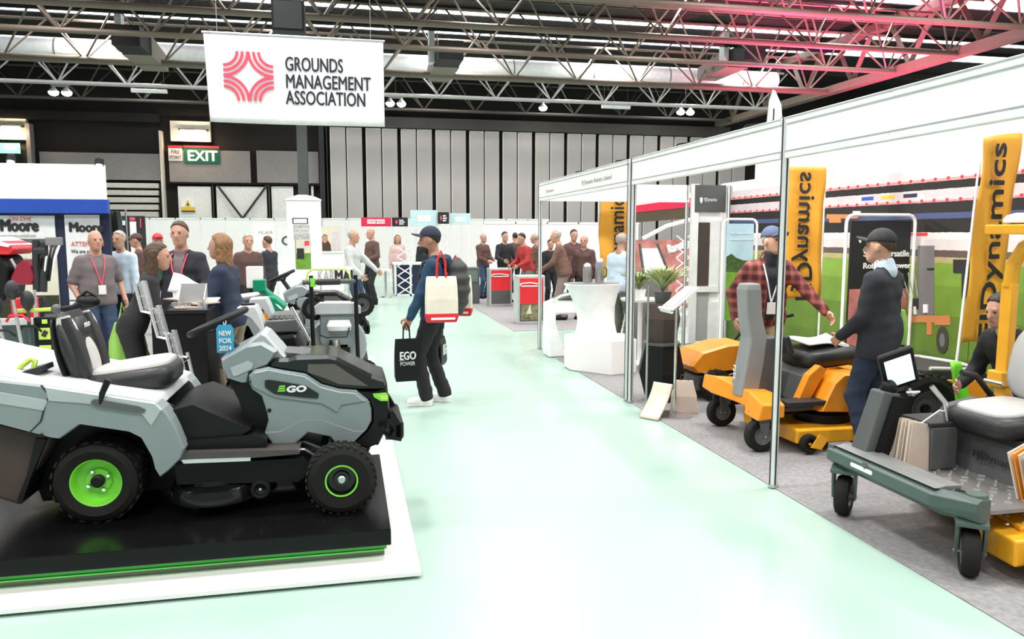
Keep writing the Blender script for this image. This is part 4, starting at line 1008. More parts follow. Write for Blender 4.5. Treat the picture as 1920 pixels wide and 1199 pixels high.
    for k in range(14):
        q = L(352 + k * 8, 853 - k * .1, 4.24)
        MB().box((q[0], -.38 + .03 * (k % 2), q[1] + .012), (.018, .007, .006), (0, 0, R(40 if k % 2 else -40))).build('tread_bar', 'mid_grey', fb)
    MB().prism([L(x, y, 4.22) for x, y in ((340, 848), (560, 842), (562, 850), (345, 868))], .2, .42, 'xz').build('running_board', 'dark_grey', t)
    MB().prism([L(x, y, 4.3) for x, y in ((330, 868), (570, 856), (585, 880), (560, 900), (335, 905))], -.36, .36, 'xz').build('chassis', 'black', t)
    dk = L(400, 925, 4.3)
    for (dx, yy) in ((0, -.22), (.36, -.05), (0.05, .2)):
        MB().lathe([(.235, -.03), (.235, .02), (.22, .05), (.16, .06), (.15, .085), (.07, .09), (.06, .12), (.001, .12)], 36, Matrix.Translation((dk[0] + dx, yy, dk[1] - .005))).build('mower_deck', 'black_gloss', t, smooth=35)
    g_ = L(487, 922, 4.22); tyre(t, (g_[0], -.36, g_[1]), .052, .05, .03, 'black_gloss', hub='steel', name='gauge_wheel')
    MB().prism([L(x, y, 4.25) for x, y in ((470, 850), (600, 852), (592, 895), (560, 896), (520, 870), (475, 872))], -.30, .30, 'xz').build('front_frame', 'black', t)
    MB().tube([(L(535, 850, 4.25)[0], -.3, L(535, 850, 4.25)[1]), (L(570, 845, 4.25)[0], -.32, L(565, 848, 4.25)[1]), (L(590, 860, 4.25)[0], -.3, L(590, 862, 4.25)[1])], .008, 6).build('cable', 'steel', t)
    return t
mower = ride_on('grey and black ride-on mower with lime wheels on the black plinth')
# blue hang tag on the steering wheel
p0 = at(407, 662, 4.44); p1 = at(437, 609, 4.44)
t = thing('hang_tag', 'small blue hang tag reading NEW FOR 2024 on steering wheel', 'tag', (p0.x, 4.44, p0.z)); w_, h_ = p1.x - p0.x, p1.z - p0.z
MB().prism([(0, 0), (w_, 0), (w_, h_ * .86), (w_ * .86, h_), (w_ * .14, h_), (0, h_ * .86)], 0, .004, 'xz').build('card', 'blue_tag', t)
for i, s_ in enumerate(('NEW', 'FOR', '2024')): text(s_, h_ * .24, 'text_white', t, (w_ * .14, -.003, h_ * (.62 - .27 * i)), FRONT, fit=w_ * .7, bold=.001)
MB().tube([(w_ * .5, .002, h_ * .92), (w_ * .42, .01, h_ * 1.1), (w_ * .5, .03, h_ * 1.25), (w_ * .58, .01, h_ * 1.1), (w_ * .5, .002, h_ * .92)], .0025, 5).build('loop', 'paper', t)
# second ride-on further back, on its own plinth
t = thing('black_plinth', 'second black plinth under the far ride-on mower', 'plinth', (0, 4.9, 0))
MB().span((-2.6, 3.9, .10), (.22, 5.2, .2)).build('top_slab', 'black', t, bev=.004); MB().span((-2.55, 3.94, .04), (.18, 5.16, .10)).build('green_band', 'green', t)
m2 = copy_tree(mower); m2.location = MO + Vector((-.05, 4.9, 0)); m2['label'] = 'second grey and black ride-on mower standing far behind the upright push mower'
# ================================================================== RIGHT STAND: MACHINES
def caster(par, x, y, Rr=.12, wd=.085, m='teal_grey', plate=True, z0=.006, arm_z=.30, rim_m='mid_grey', swivel=0.0):
    c = (x, y, Rr + z0)
    wro = tyre(par, c, Rr, wd, Rr * .52, rim_m, hub='steel', name='caster_wheel')
    for sg in (-1, 1):
        MB().prism([(x - .022, Rr + z0 - .02), (x + .022, Rr + z0 - .02), (x + .03, Rr + z0 + .05), (x + .04, Rr * 2 + .045), (x - .045, Rr * 2 + .045), (x - .05, Rr * 2 - .01)], y + sg * (wd / 2 + .012), y + sg * (wd / 2 + .024), 'xz').build('fork_leg', m, wro)
    MB().prism([(x - .075, Rr * 2 + .03), (x + .06, Rr * 2 + .03), (x + .06, Rr * 2 + .055), (x - .01, Rr * 2 + .075), (x - .075, Rr * 2 + .055)], y - wd / 2 - .03, y + wd / 2 + .03, 'xz').build('fork_crown', m, wro, bev=.006)
    MB().tube([(x, y - wd / 2 - .03, c[2]), (x, y + wd / 2 + .03, c[2])], .009, 8).build('axle_bolt', 'steel', wro)
    wro.matrix_local = Matrix.Translation((x, y, 0)) @ Matrix.Rotation(R(swivel), 4, 'Z') @ Matrix.Translation((-x, -y, 0))
    MB().lathe([(.04, Rr * 2 + .06), (.04, arm_z), (.045, arm_z), (.045, arm_z + .02), (.001, arm_z + .02)], 16, Matrix.Translation((x, y, 0))).build('caster_stem', m, wro, smooth=40)
def pillow(mb, c, d, rot=(0, 0, 0), p=.5, n=24, dome=.12):
    T = Matrix.Translation(c) @ Euler(rot).to_matrix().to_4x4(); rings = []
    for (k, zz) in ((.84, -.5), (.97, -.34), (1.0, 0), (.97, .34), (.84, .5), (.5, .5 + dome), (.03, .5 + dome * 1.15)):
        rings.append([T @ Vector((d[0] / 2 * k * math.copysign(abs(math.cos(a)) ** p, math.cos(a)), d[1] / 2 * k * math.copysign(abs(math.sin(a)) ** p, math.sin(a)), d[2] * zz)) for a in [2 * math.pi * j / n for j in range(n)]])
    return mb.loft(rings)
# ---- near grey-green mower, facing the aisle
O1 = Vector((2.95, 3.58, 0))
t = thing('zero_turn_mower', 'grey-green zero-turn mower with orange deck and tablet nearest the camera', 'mower', O1)
caster(t, -.03, .42, swivel=44); caster(t, .05, -.46, swivel=52)
beam = [(-.11, .34), (-.045, .29), (.03, .29), (.03, .41), (-.045, .425), (-.11, .40)]
MB().prism(beam, -.36, .50, 'xz').build('front_beam', 'teal_grey', t, bev=.008)
MB().add([(-.11, -.36, .34), (-.045, -.36, .29), (.03, -.36, .29), (.03, -.36, .41), (-.045, -.36, .425), (-.11, -.36, .40), (.0, -.54, .36), (.03, -.54, .30), (.10, -.52, .30), (.10, -.52, .41), (.03, -.54, .42), (.0, -.54, .40)],
         [(0, 1, 7, 6), (1, 2, 8, 7), (2, 3, 9, 8), (3, 4, 10, 9), (4, 5, 11, 10), (5, 0, 6, 11), (6, 7, 8, 9, 10, 11)]).build('beam_end', 'teal_grey', t, bev=.004)
MB().span((-.09, .46, .35), (.06, .52, .43)).build('beam_cap', 'charcoal', t, bev=.008)
MB().prism([(-.085, .428), (-.03, .415), (.075, .415), (.075, .435), (-.02, .438)], -.36, .46, 'xz').build('beam_cover', mat('cover_grey', (.19, .19, .185), .4), t, bev=.004)
for (sx_, sy_) in ((.06, -.47), (-.02, .44)): MB().lathe([(.052, .27), (.052, .42), (.046, .43), (.001, .43)], 20, Matrix.Translation((sx_, sy_, 0))).build('caster_tube', 'teal_grey', t, smooth=40)
MB().prism(rrect(.19, .024, .011, 4, .17, .372), -.113, -.108, 'yz').build('light_strip', 'text_white', t)
MB().prism([(.12, .415), (.16, .415), (.16, .395), (.14, .375), (.12, .395)], -.114, -.109, 'yz').build('shield_logo', 'charcoal', t)
for k in range(3): MB().lathe([(.008, 0), (.008, .006), (.001, .006)], 8, Matrix.Translation((-.09, -.30 - .03 * k, .37)) @ Matrix.Rotation(R(-90), 4, 'Y')).build('beam_bolt', 'black', t)
fp = MB().span((.03, -.50, .325), (.56, .40, .345)).build('foot_plate', mat('tread_plate', (.30, .285, .275), .35, metal=.5), t)
me = MB().box((0, 0, 0), (.035, .012, .006)).mesh('tread_lozenge', 'alu')
for i in range(9):
    for j in range(8):
        o = bpy.data.objects.new('tread_lozenge', me); COL.objects.link(o); o.parent = fp; o.location = (.08 + .055 * i, -.42 + .1 * j + (.05 if i % 2 else 0), .348); o.rotation_euler = (0, 0, R(45 if (i + j) % 2 else -45))
MB().span((.03, .30, .325), (.5, .345, .40)).build('plate_rim', 'charcoal', t)
ped = MB().box((.10, -.33, .375), (.05, .09, .012), (0, R(-40), 0)).build('pedal', 'black', t, bev=.004); MB().tube([(.12, -.33, .345), (.11, -.33, .38)], .012, 6).build('pedal_arm', 'black', ped)
# seat box
bx = MB().prism([(.52, .30), (.98, .30), (1.0, .58), (.56, .56), (.54, .40)], -.40, .34, 'xz').build('seat_box', 'charcoal', t, bev=.012)
MB().span((.54, -.42, .555), (1.0, .36, .60)).build('box_lid', 'dark_grey', t, bev=.01)
text('FJDynamics', .062, 'ink', t, (.522, .06, .44), (R(90), 0, R(-90)), fit=.36, depth=.002)
MB().span((.30, .12, .345), (.48, .34, .60)).build('control_box', 'charcoal', t, bev=.01)
MB().span((.29, .12, .60), (.5, .36, .625)).build('box_top', 'dark_grey', t, bev=.005)
sc = pillow(MB(), (.68, .0, .665), (.50, .50, .12), (0, R(-4), 0)).build('seat_cushion', 'seat_black', t, smooth=60)
pillow(MB(), (.66, .0, .725), (.40, .38, .05), (0, R(-4), 0)).build('cushion_top', 'seat_white', sc, smooth=60)
br = pillow(MB(), (.93, 0, .96), (.46, .46, .10), (0, R(-78), 0), p=.7).build('backrest', 'seat_white', t, smooth=60)
pillow(MB(), (.975, 0, .95), (.52, .50, .08), (0, R(-78), 0), p=.6).build('backrest_shell', 'seat_black', br, smooth=60)
for sg in (-1, 1):
    MB().tube([(.9, sg * .27, .66), (.72, sg * .28, .86), (.62, sg * .28, .88)], .018, 8).build('armrest', 'seat_black', t, smooth=50)
# steering tablet column
cb, ct = Vector((.03, .33, .40)), Vector((.20, .33, .78))
MB().add([(-.03, .26, .40), (.09, .26, .40), (.09, .40, .40), (-.03, .40, .40), (.09, .27, .79), (.21, .27, .77), (.21, .39, .77), (.09, .39, .79)], [(0, 3, 2, 1), (4, 5, 6, 7), (0, 1, 5, 4), (1, 2, 6, 5), (2, 3, 7, 6), (3, 0, 4, 7)]).build('steering_column', 'charcoal', t, bev=.012)
MB().add([(.03, .235, .40), (.12, .235, .40), (.12, .26, .40), (.03, .26, .40), (.15, .245, .76), (.22, .245, .75), (.22, .27, .75), (.15, .27, .76)], [(0, 3, 2, 1), (4, 5, 6, 7), (0, 1, 5, 4), (1, 2, 6, 5), (2, 3, 7, 6), (3, 0, 4, 7)]).build('column_cover', 'black', t)
TT = Matrix.Translation((.20, .30, .915)) @ Euler((R(28), R(-22), R(-22))).to_matrix().to_4x4()
tb = MB(); tb.add([TT @ Vector(p) for p in ((-.10, -.02, -.135), (.10, -.02, -.135), (.10, .02, -.135), (-.10, .02, -.135), (-.10, -.02, .135), (.10, -.02, .135), (.10, .02, .135), (-.10, .02, .135))], [(0, 3, 2, 1), (4, 5, 6, 7), (0, 1, 5, 4), (1, 2, 6, 5), (2, 3, 7, 6), (3, 0, 4, 7)])
tbo = tb.build('tablet', 'black', t, bev=.012)
MB().add([TT @ Vector(p) for p in ((-.075, -.0225, -.10), (.075, -.0225, -.10), (.075, -.0225, .10), (-.075, -.0225, .10), (-.075, -.019, -.10), (.075, -.019, -.10), (.075, -.019, .10), (-.075, -.019, .10))], [(0, 1, 2, 3), (7, 6, 5, 4), (0, 4, 5, 1), (1, 5, 6, 2), (2, 6, 7, 3), (3, 7, 4, 0)]).build('screen', 'screen', tbo)
MB().ball((.16, .32, .80), (.045, .05, .05)).build('ball_mount', 'black', t, smooth=60)
for k in range(3): MB().tube([(.20 + .01 * k, .22, .79 + .01 * k), (.25, .18 + .02 * k, .80 - .015 * k), (.24, .25, .77)], .007, 6).build('knob_lever', 'steel', t)
MB().tube([(.33, .18, .83), (.40, .15, .74), (.42, .15, .63)], .016, 8).build('lever', 'chrome', t, smooth=50)
MB().tube([(.42, .16, .68), (.34, .12, .70), (.26, .16, .62)], .005, 5).build('wire_tie', 'paper', t)
tyre(t, (.98, .46, .30), .30, .22, .15, 'charcoal', knob=.035); tyre(t, (.98, -.46, .30), .30, .22, .15, 'charcoal', knob=.035)
MB().prism([(.70, .52), (.78, .62), (.98, .66), (1.18, .62), (1.24, .5), (1.2, .5), (1.12, .58), (.98, .61), (.82, .58), (.75, .5)], .34, .58, 'xz').build('rear_fender', 'charcoal', t); MB().prism([(.70, .52), (.78, .62), (.98, .66), (1.18, .62), (1.24, .5), (1.2, .5), (1.12, .58), (.98, .61), (.82, .58), (.75, .5)], -.58, -.34, 'xz').build('rear_fender', 'charcoal', t)
MB().span((.95, -.34, .3), (1.5, .34, .62)).build('engine_block', 'black', t, bev=.03)
# roll bar with antenna dome
rb = MB()
for sg in (-1, 1):
    MB().box((1.06, sg * .42, .98), (.055, .085, .84)).build('roll_post', 'gold', t, bev=.008)
    MB().tube([(1.06, sg * .42, 1.38), (1.065, sg * .41, 1.52), (1.08, sg * .36, 1.62), (1.09, sg * .28, 1.66)], .042, 8).build('roll_bend', 'gold', t, smooth=50)
    MB().box((1.05, sg * .43, .80), (.10, .12, .10)).build('hinge_bracket', 'gold', t, bev=.01); MB().tube([(1.0, sg * .50, .78), (1.0, sg * .36, .78)], .012, 6).build('hinge_pin', 'steel', t)
MB().span((1.05, -.29, 1.62), (1.13, .29, 1.70)).build('roll_crossbar', 'gold', t, bev=.01)
MB().span((.90, .16, 1.70), (1.14, .48, 1.76)).build('antenna_plate', 'gold', t, bev=.008)
MB().lathe([(.085, 0), (.09, .02), (.07, .045), (.03, .058), (.001, .06)], 24, Matrix.Translation((1.0, .32, 1.77))).build('antenna_dome', 'satin_white', t, smooth=60)
# orange cutting deck
dk = MB().prism([(.18, -.60), (.80, -.60), (.95, -.45), (.95, .40), (.85, .50), (.50, .50), (.42, .30), (.40, 0), (.20, -.35)], .09, .225, 'xy').build('cutting_deck', 'gold', t, bev=.012)
MB().prism([(.3, -.5), (.8, -.5), (.85, .3), (.5, .3)], .225, .25, 'xy').build('deck_cover', 'gold', t, bev=.008)
for i in range(4):
    for j in range(3): MB().ball((.26 + .1 * i, -.46 + .1 * j, .253), (.012, .012, .006), 8, 4).build('deck_stud', 'alu', dk)
tyre(t, (.30, -.64, .085), .08, .07, .04, 'black', hub='gold', name='deck_roller'); MB().prism([(.28, .07), (.36, .07), (.40, .16), (.34, .2), (.27, .12)], -.70, -.685, 'xz').build('roller_bracket', 'gold', t)
MB().tube([(.2, .1, .27), (.5, .1, .27)], .03, 8).build('belt_guard', 'black', t)
MB().prism([(.5, .24), (.66, .24), (.66, .3), (.5, .3)], -.45, -.2, 'xz').build('spring_pack', 'dark_grey', t)
MB().span((.08, -.25, .24), (.9, -.19, .30)).build('frame_rail', 'charcoal', t); MB().span((.08, .19, .24), (.9, .25, .30)).build('frame_rail', 'charcoal', t)
ORD = ('first', 'second', 'third', 'fourth', 'fifth', 'sixth', 'seventh', 'eighth', 'ninth', 'tenth')
# brochures standing on the foot plate
D('brochure_cream', (.78, .68, .56), .7); D('brochure_tan', (.62, .50, .42), .7)
for k in range(11):
    o = MB().box((0, 0, .135), (.205, .008, .27)).build('brochure', ('orange', 'brochure_cream', 'brochure_tan', 'brochure_cream')[0 if k == 0 else 1 + k % 3])
    o.location = (O1.x + .20 + .004 * k + .01 * (k % 3), O1.y + .295 - .0165 * k, .352); o.rotation_euler = (R(-3), R(14 - k * .6), R(4 + 2 * (k % 2)))
    tag(o, 'orange-covered brochure at the far end of the row on the near mower' if k == 0 else ORD[k - 1] + ' brochure after the orange one in the row on the near mower', 'brochure', 'brochures on the near mower')
for k in range(5):
    o = MB().box((0, 0, .14), (.21, .008, .28)).build('brochure', ('brochure_cream', 'orange', 'brochure_tan')[k % 3])
    p = at(1940, 905, 3.18); o.location = (p.x + .03 + .004 * k, 3.22 - .018 * k, .352); o.rotation_euler = (R(-4), R(-16), R(10 + 3 * k))
    tag(o, ORD[k] + ' brochure, counted from the back, in the small stack at the right edge', 'brochure', 'brochures at the right edge')

# ---- orange mower with tall grey column
O2 = Vector((3.18, 5.75, 0))
t = thing('zero_turn_mower', 'orange zero-turn mower with tall grey steering column behind the slim post', 'mower', O2)
caster(t, .04, .41, .132, .09, 'charcoal', arm_z=.33); caster(t, -.04, -.40, .132, .09, 'charcoal', arm_z=.33)
wing = MB()
for (pts) in (((-.11, .50, .40), (-.02, .22, .46), (.02, 0, .40), (.0, -.22, .40), (-.08, -.46, .35)),):
    pass
ws = [[(-.10, .52, .34), (.10, .52, .34), (.10, .52, .42), (-.08, .52, .46)], [(-.14, .26, .34), (.14, .26, .34), (.14, .26, .47), (-.10, .26, .49)], [(-.02, .06, .30), (.2, .06, .30), (.2, .06, .42), (.0, .06, .43)],
      [(-.02, -.10, .30), (.2, -.10, .30), (.2, -.10, .42), (.0, -.10, .43)], [(-.12, -.28, .28), (.14, -.28, .29), (.14, -.28, .44), (-.08, -.28, .46)], [(-.13, -.50, .27), (.10, -.50, .29), (.10, -.50, .39), (-.09, -.50, .40)]]
MB().loft(ws).build('front_wing', 'orange', t, bev=.012)
MB().span((.0, -.36, .30), (.62, .36, .335)).build('foot_plate', 'charcoal', t, bev=.006)
MB().span((.15, -.47, .36), (.55, -.30, .40)).build('side_step', 'dark_grey', t, bev=.006)
col = [[(x, y, z) for (x, y) in ((cx_ - a_, -b_), (cx_ + a_, -b_), (cx_ + a_ * 1.1, b_), (cx_ - a_ * 1.1, b_))] for (cx_, a_, b_, z) in ((.06, .085, .09, .36), (.10, .085, .09, .60), (.13, .075, .085, .85), (.09, .07, .08, 1.02), (.07, .07, .08, 1.25), (.075, .06, .07, 1.30))]
MB().loft([[(x, y + .05, z) for x, y, z in r] for r in col]).build('steering_column', mat('column_grey', (.26, .265, .265), .45), t, bev=.015)
MB().loft([[(x + .14, y + .05, z) for x, y, z in r] for r in col[:3]]).build('column_rear', 'charcoal', t, bev=.012)
text('FJD', .05, 'text_white', t, (-.03, .08, .62), (R(90), R(90), R(-90)), fit=.12)
MB().box((.33, -.1, .80), (.05, .14, .16), (0, R(-20), 0)).build('control_pad', 'dark_grey', t, bev=.015)
MB().prism([(.43, .31), (.94, .28), (.94, .57), (.78, .605), (.62, .605), (.54, .54), (.48, .42)], -.48, -.22, 'xz', .02, .03).build('side_pod', 'orange', t); MB().prism([(.43, .31), (.94, .28), (.94, .57), (.78, .605), (.62, .605), (.54, .54), (.48, .42)], .22, .48, 'xz', .02, .03).build('side_pod', 'orange', t)
MB().prism([(.36, .34), (.62, .34), (.62, .62), (.50, .62), (.42, .55)], -.26, .26, 'xz').build('seat_riser', 'charcoal', t, bev=.02)
MB().prism([(.30, .36), (.40, .34), (.56, .62), (.50, .66), (.40, .58)], -.34, -.26, 'xz').build('riser_trim', 'orange', t, bev=.01); MB().prism([(.30, .36), (.40, .34), (.56, .62), (.50, .66), (.40, .58)], .26, .34, 'xz').build('riser_trim', 'orange', t, bev=.01)
sc = pillow(MB(), (.72, 0, .69), (.56, .52, .14), (0, R(-5), 0)).build('seat_cushion', 'seat_black', t, smooth=60)
MB().prism([(.95, .32), (2.05, .30), (2.08, .44), (1.95, .50), (1.0, .55)], -.40, .40, 'xz', .03, .05).build('rear_body', 'orange', t)
MB().prism([(1.15, .50), (2.1, .47), (2.1, .52), (1.95, .57), (1.2, .60)], -.38, .38, 'xz').build('cargo_tray', 'dark_grey', t, bev=.01)
MB().tube([(1.5, -.36, .60), (2.0, -.36, .57), (2.08, .0, .57), (2.0, .36, .57), (1.5, .36, .60)], .018, 8).build('tray_rail', 'seat_white', t, smooth=50)
tyre(t, (1.35, -.45, .30), .29, .22, .15, 'charcoal', knob=.035); tyre(t, (1.35, .45, .30), .29, .22, .15, 'charcoal', knob=.035)
MB().prism([(.20, -.52), (.90, -.55), (1.0, -.35), (1.0, .4), (.8, .55), (.3, .5), (.15, .2)], .08, .19, 'xy').build('cutting_deck', 'gold', t, bev=.012)
MB().lathe([(.22, .19), (.22, .26), (.14, .29), (.001, .29)], 28, Matrix.Translation((.62, -.2, 0))).build('blade_housing', 'black', t, smooth=35)
tyre(t, (.28, -.56, .09), .075, .06, .04, 'black_gloss', hub='gold', name='deck_roller'); MB().prism([(.27, .07), (.36, .05), (.42, .13), (.34, .17)], -.605, -.595, 'xz').build('roller_bracket', 'gold', t)
MB().span((.0, -.25, .25), (1.2, -.17, .32)).build('frame_rail', 'black', t); MB().span((.0, .17, .25), (1.2, .25, .32)).build('frame_rail', 'black', t)
# papers on its seat
tag(MB().grid(lambda u, v: (O2.x + .50 + .40 * u, O2.y - .17 + .36 * v, .80 + .03 * math.sin(u * 5 + v * 2) * u + .02 * v), 10, 6).build('paper_bag', 'paper', None, smooth=60, solid=.012), 'crumpled white bag lying on the orange mower seat', 'bag')

# ---- small orange brush mower further back
O3 = Vector((3.82, 7.42, 0))
t = thing('slope_mower', 'small orange walk-behind mower with black engine behind the leaflet stand', 'mower', O3)
hd = [[(-.42, y, .36), (-.34, y, .28), (.10, y, .30), (.34, y, .40), (.36, y, .52), (.20, y, .58), (-.02, y, .57), (-.30, y, .50)] for y in (-.26, .26)]
MB().prism([(p[0], p[2]) for p in hd[0]], -.26, .26, 'xz', .03, .05).build('hood', 'orange', t)
MB().prism([(-.2, .12), (.3, .12), (.42, .3), (.3, .42), (-.2, .33)], -.24, .24, 'xz').build('engine', 'black', t, bev=.03)
MB().lathe([(.05, 0), (.05, .03), (.001, .03)], 14, Matrix.Translation((.12, -.28, .47)) @ Matrix.Rotation(R(90), 4, 'X')).build('filler_cap', 'black', t)
MB().lathe([(.045, 0), (.045, .03), (.001, .03)], 14, Matrix.Translation((.33, -.25, .50)) @ Matrix.Rotation(R(90), 4, 'X')).build('filler_cap', 'black', t)
for sg in (-1, 1): MB().tube([(.2, sg * .2, .45), (.42, sg * .2, .70), (.62, sg * .2, .84), (.74, sg * .2, .86)], .018, 8).build('handlebar', 'black', t, smooth=50)
MB().tube([(.62, -.2, .84), (.62, .2, .84)], .014, 8).build('handle_crossbar', 'black', t)
for (wx, wy) in ((-.16, -.30), (.32, -.30), (-.16, .30), (.32, .30)): tyre(t, (wx, wy, .166), .16, .12, .08, 'charcoal', knob=.03)
MB().span((-.36, -.24, .1), (.0, .24, .26)).build('cutter_guard', 'charcoal', t, bev=.02)
MB().tube([(-.3, -.27, .3), (-.1, -.29, .24), (.1, -.28, .3)], .01, 6).build('fuel_hose', 'steel', t)

# ---- flags
def flag(label, px0, px1, pyt, pyb, Y, ln, mirror=False, curve=.06, letters=(0, 1), tilt=0.0, pole_left=True, foot=True, slope=0.0):
    a = at(px0, pyt, Y); b = at(px1, pyt, Y); c = at((px0 + px1) / 2, pyb, Y); W = b.x - a.x; Hh = a.z - c.z
    t = thing('sail_flag', label, 'flag', (a.x, Y, 0)); t.rotation_euler = (0, tilt, 0)
    def fn(u, v):
        zz = c.z + Hh * v - curve * (1 - u) ** 2 * (v > .9) * (v - .9) * 10 * .8
        return (W * u + .012 * math.sin(v * 9) + slope * (1 - v) * 1.0, .012 * math.sin(v * 14 + u * 4) + .015 * math.sin(u * 5), zz)
    cl = MB().grid(fn, 8, 30).build('cloth', 'orange_print', t, smooth=60, solid=.004)
    sx = -.018 if pole_left else W + .018
    MB().tube([(sx + slope * 1.5, 0, .03), (sx + slope, 0, c.z), (sx, 0, c.z + Hh + .02)], [.014, .011, .008], 8).build('pole', 'satin_white', t, smooth=50)
    MB().lathe([(.16, 0), (.16, .02), (.03, .035), (.02, .12), (.001, .12)], 20, Matrix.Translation((sx + slope * 1.5, 0, .008))).build('base', 'dark_grey', t, smooth=40)
    # lettering runs up the cloth
    s_, z0, z1, off = ln
    zb = at((px0 + px1) / 2, z0, Y).z; zt = at((px0 + px1) / 2, z1, Y).z
    tx = text(s_, W * .62, 'ink', None, fit=zt - zb, depth=.004, bold=.004)
    tx.parent = t
    if not mirror:
        tx.rotation_euler = Euler((R(90), R(-90), 0)); tx.location = (W * (.5 + off) + .2 * W + slope * .5, -.03, zb)
    else:
        me = tx.data; co = np.empty(len(me.vertices) * 3); me.vertices.foreach_get('co', co); co = co.reshape(-1, 3); co[:, 1] *= -1; me.vertices.foreach_set('co', co.ravel()); me.flip_normals(); me.update()
        tx.rotation_euler = Euler((R(90), R(-90), 0)); tx.location = (W * (.5 + off) - .2 * W, -.03, zb)
    return t
flag('tall orange sail flag with black lettering beside the far white post', 1125, 1186, 356, 520, 11.3, ('FJDynamics', 520, 362, .02))
flag('orange flag with reversed black lettering behind man in checked shirt', 1478, 1546, 312, 560, 7.6, ('FJDynamics', 566, 328, 0), mirror=True, pole_left=False, curve=0)
flag('orange sail flag with black lettering beside the roll bar', 1846, 1912, 248, 640, 5.6, ('FJDynamics', 640, 276, 0), slope=-.10)

# ---- rounded poster stands
def poster_stand(label, px0, px1, pyt, Y, m, extra):
    a = at(px0, pyt, Y); b = at(px1, pyt, Y); W = b.x - a.x; Hh = a.z
    t = thing('poster_stand', label, 'poster stand', (a.x, Y, .006))
    pts = [(0, 0, 0), (0, 0, Hh - .08)] + [(.08 - .08 * math.cos(R(k)), 0, Hh - .08 + .08 * math.sin(R(k))) for k in (30, 60, 90)] + [(W - .08 + .08 * math.sin(R(k)), 0, Hh - .08 + .08 * math.cos(R(k))) for k in (0, 30, 60, 90)] + [(W, 0, 0)]
    MB().tube(pts, .017, 10).build('tube_frame', 'satin_white', t, smooth=50)
    for sx in (0, W): MB().span((sx - .02, -.16, 0), (sx + .02, .16, .02)).build('foot', 'satin_white', t, bev=.005)
    po = MB().span((.05, -.008, Hh - 1.36), (W - .05, .008, Hh - .06)).build('poster', m, t)
    extra(t, W, Hh)
    return t
def ex1(t, W, Hh):
    MB().prism([(.14, Hh - .22), (.175, Hh - .22), (.175, Hh - .26), (.157, Hh - .285), (.14, Hh - .26)], -.014, -.008, 'xz').build('shield_logo', 'text_white', t)
    text('FJDynamics', .05, 'text_white', t, (.20, -.014, Hh - .265), FRONT, fit=.22); text('Smart Versatile', .09, 'text_white', t, (.20, -.014, Hh - .42), FRONT, fit=W * .66, bold=.003)
    text('Robotic Mower', .08, 'text_white', t, (.2, -.014, Hh - .54), FRONT, fit=.55, bold=.003)
    MB().span((.06, -.013, Hh - 1.34), (W - .06, -.009, Hh - .75)).build('poster_field', 'pink_print', t)
    for k in range(5): MB().tube([(.52 + .07 * k, -.016, Hh - .62 + .01 * k), (.66 + .05 * k, -.016, Hh - .84)], .006, 5).build('arm_print', 'text_grey', t)
def ex2(t, W, Hh):
    MB().span((.05, -.013, Hh - 1.36), (W - .05, -.009, Hh - .62)).build('grass_field', 'grass_print', t)
    MB().prism([(.05, Hh - .7), (.05, Hh - .50), (.12, Hh - .46), (.2, Hh - .52), (.3, Hh - .55), (W - .05, Hh - .56), (W - .05, Hh - .7)], -.016, -.01, 'xz').build('hedge_print', mat('hedge_print', (.05, .10, .02), .8, var=.4, vs=20), t)
    text('FJDynamics', .04, 'text_white', t, (.1, -.014, Hh - .2), FRONT, fit=.3); text('Autonomous', .04, 'text_white', t, (.1, -.014, Hh - .28), FRONT, fit=.34)
poster_stand('rounded white frame with dark poster beside man in dark jacket', 1588, 1717, 404, 6.9, 'dark_print', ex1)
poster_stand('rounded white frame with sky and grass poster beside window unit', 1357, 1420, 412, 9.5, 'sky_print', ex2)

# ---- white furniture on the far corner of the stand
t = thing('flared_counter', 'tall white flared counter standing on the white plinth', 'counter', (3.05, 9.25, 0))
def rr(cx, cy, a, b, z, n=24): return [(cx + a * math.copysign(abs(math.cos(q)) ** .6, math.cos(q)), cy + b * math.copysign(abs(math.sin(q)) ** .6, math.sin(q)), z) for q in [2 * math.pi * k / n for k in range(n)]]
MB().loft([rr(.02, 0, .26, .22, .42), rr(.02, 0, .22, .2, .6), rr(.0, 0, .24, .2, .8), rr(-.02, 0, .30, .22, .98), rr(-.03, 0, .36, .24, 1.08), rr(-.03, 0, .35, .23, 1.085)]).build('body', 'satin_white', t, smooth=50)
MB().loft([rr(-.03, 0, .33, .21, 1.085), rr(-.03, 0, .33, .21, 1.095)]).build('top', 'mid_grey', t)
t = thing('white_plinth', 'bright white box plinth at the carpet corner', 'plinth', (3.08, 9.02, .006))
pl = MB().prism([(-.38, .12), (.0, -.34), (.36, -.24), (.40, .30), (-.10, .46), (-.38, .40)], 0, .42, 'xy').build('body', 'white', t, bev=.012)
MB().prism([(-.36, .12), (.0, -.32), (.34, -.23), (.38, .29), (-.10, .44), (-.36, .38)], .42, .43, 'xy').build('lid', 'satin_white', t)
t = thing('curved_counter', 'low white curved counter with angled leg behind the plinth', 'counter', (2.8, 10.35, .006))
mb = MB()
MB().prism([(-.10, .0), (.16, .0), (-.0, .46), (.0, .60), (.42, .60), (.42, .78), (.05, .80), (-.10, .74)], -.18, .18, 'xz').build('leg_and_apron', 'satin_white', t, bev=.02)
MB().prism([(.02, .80), (.2, .86), (.45, .89), (.85, .89), (.85, .80)], -.2, .2, 'xz').build('top_shell', 'charcoal', t, bev=.015)
MB().tube([(-.08, -.19, .77), (.06, -.19, .85), (.25, -.19, .89), (.6, -.19, .905)], .018, 8).build('top_edge', 'satin_white', t, smooth=50)
MB().span((.40, -.17, 0), (.85, .17, .8)).build('cabinet', 'satin_white', t, bev=.02)
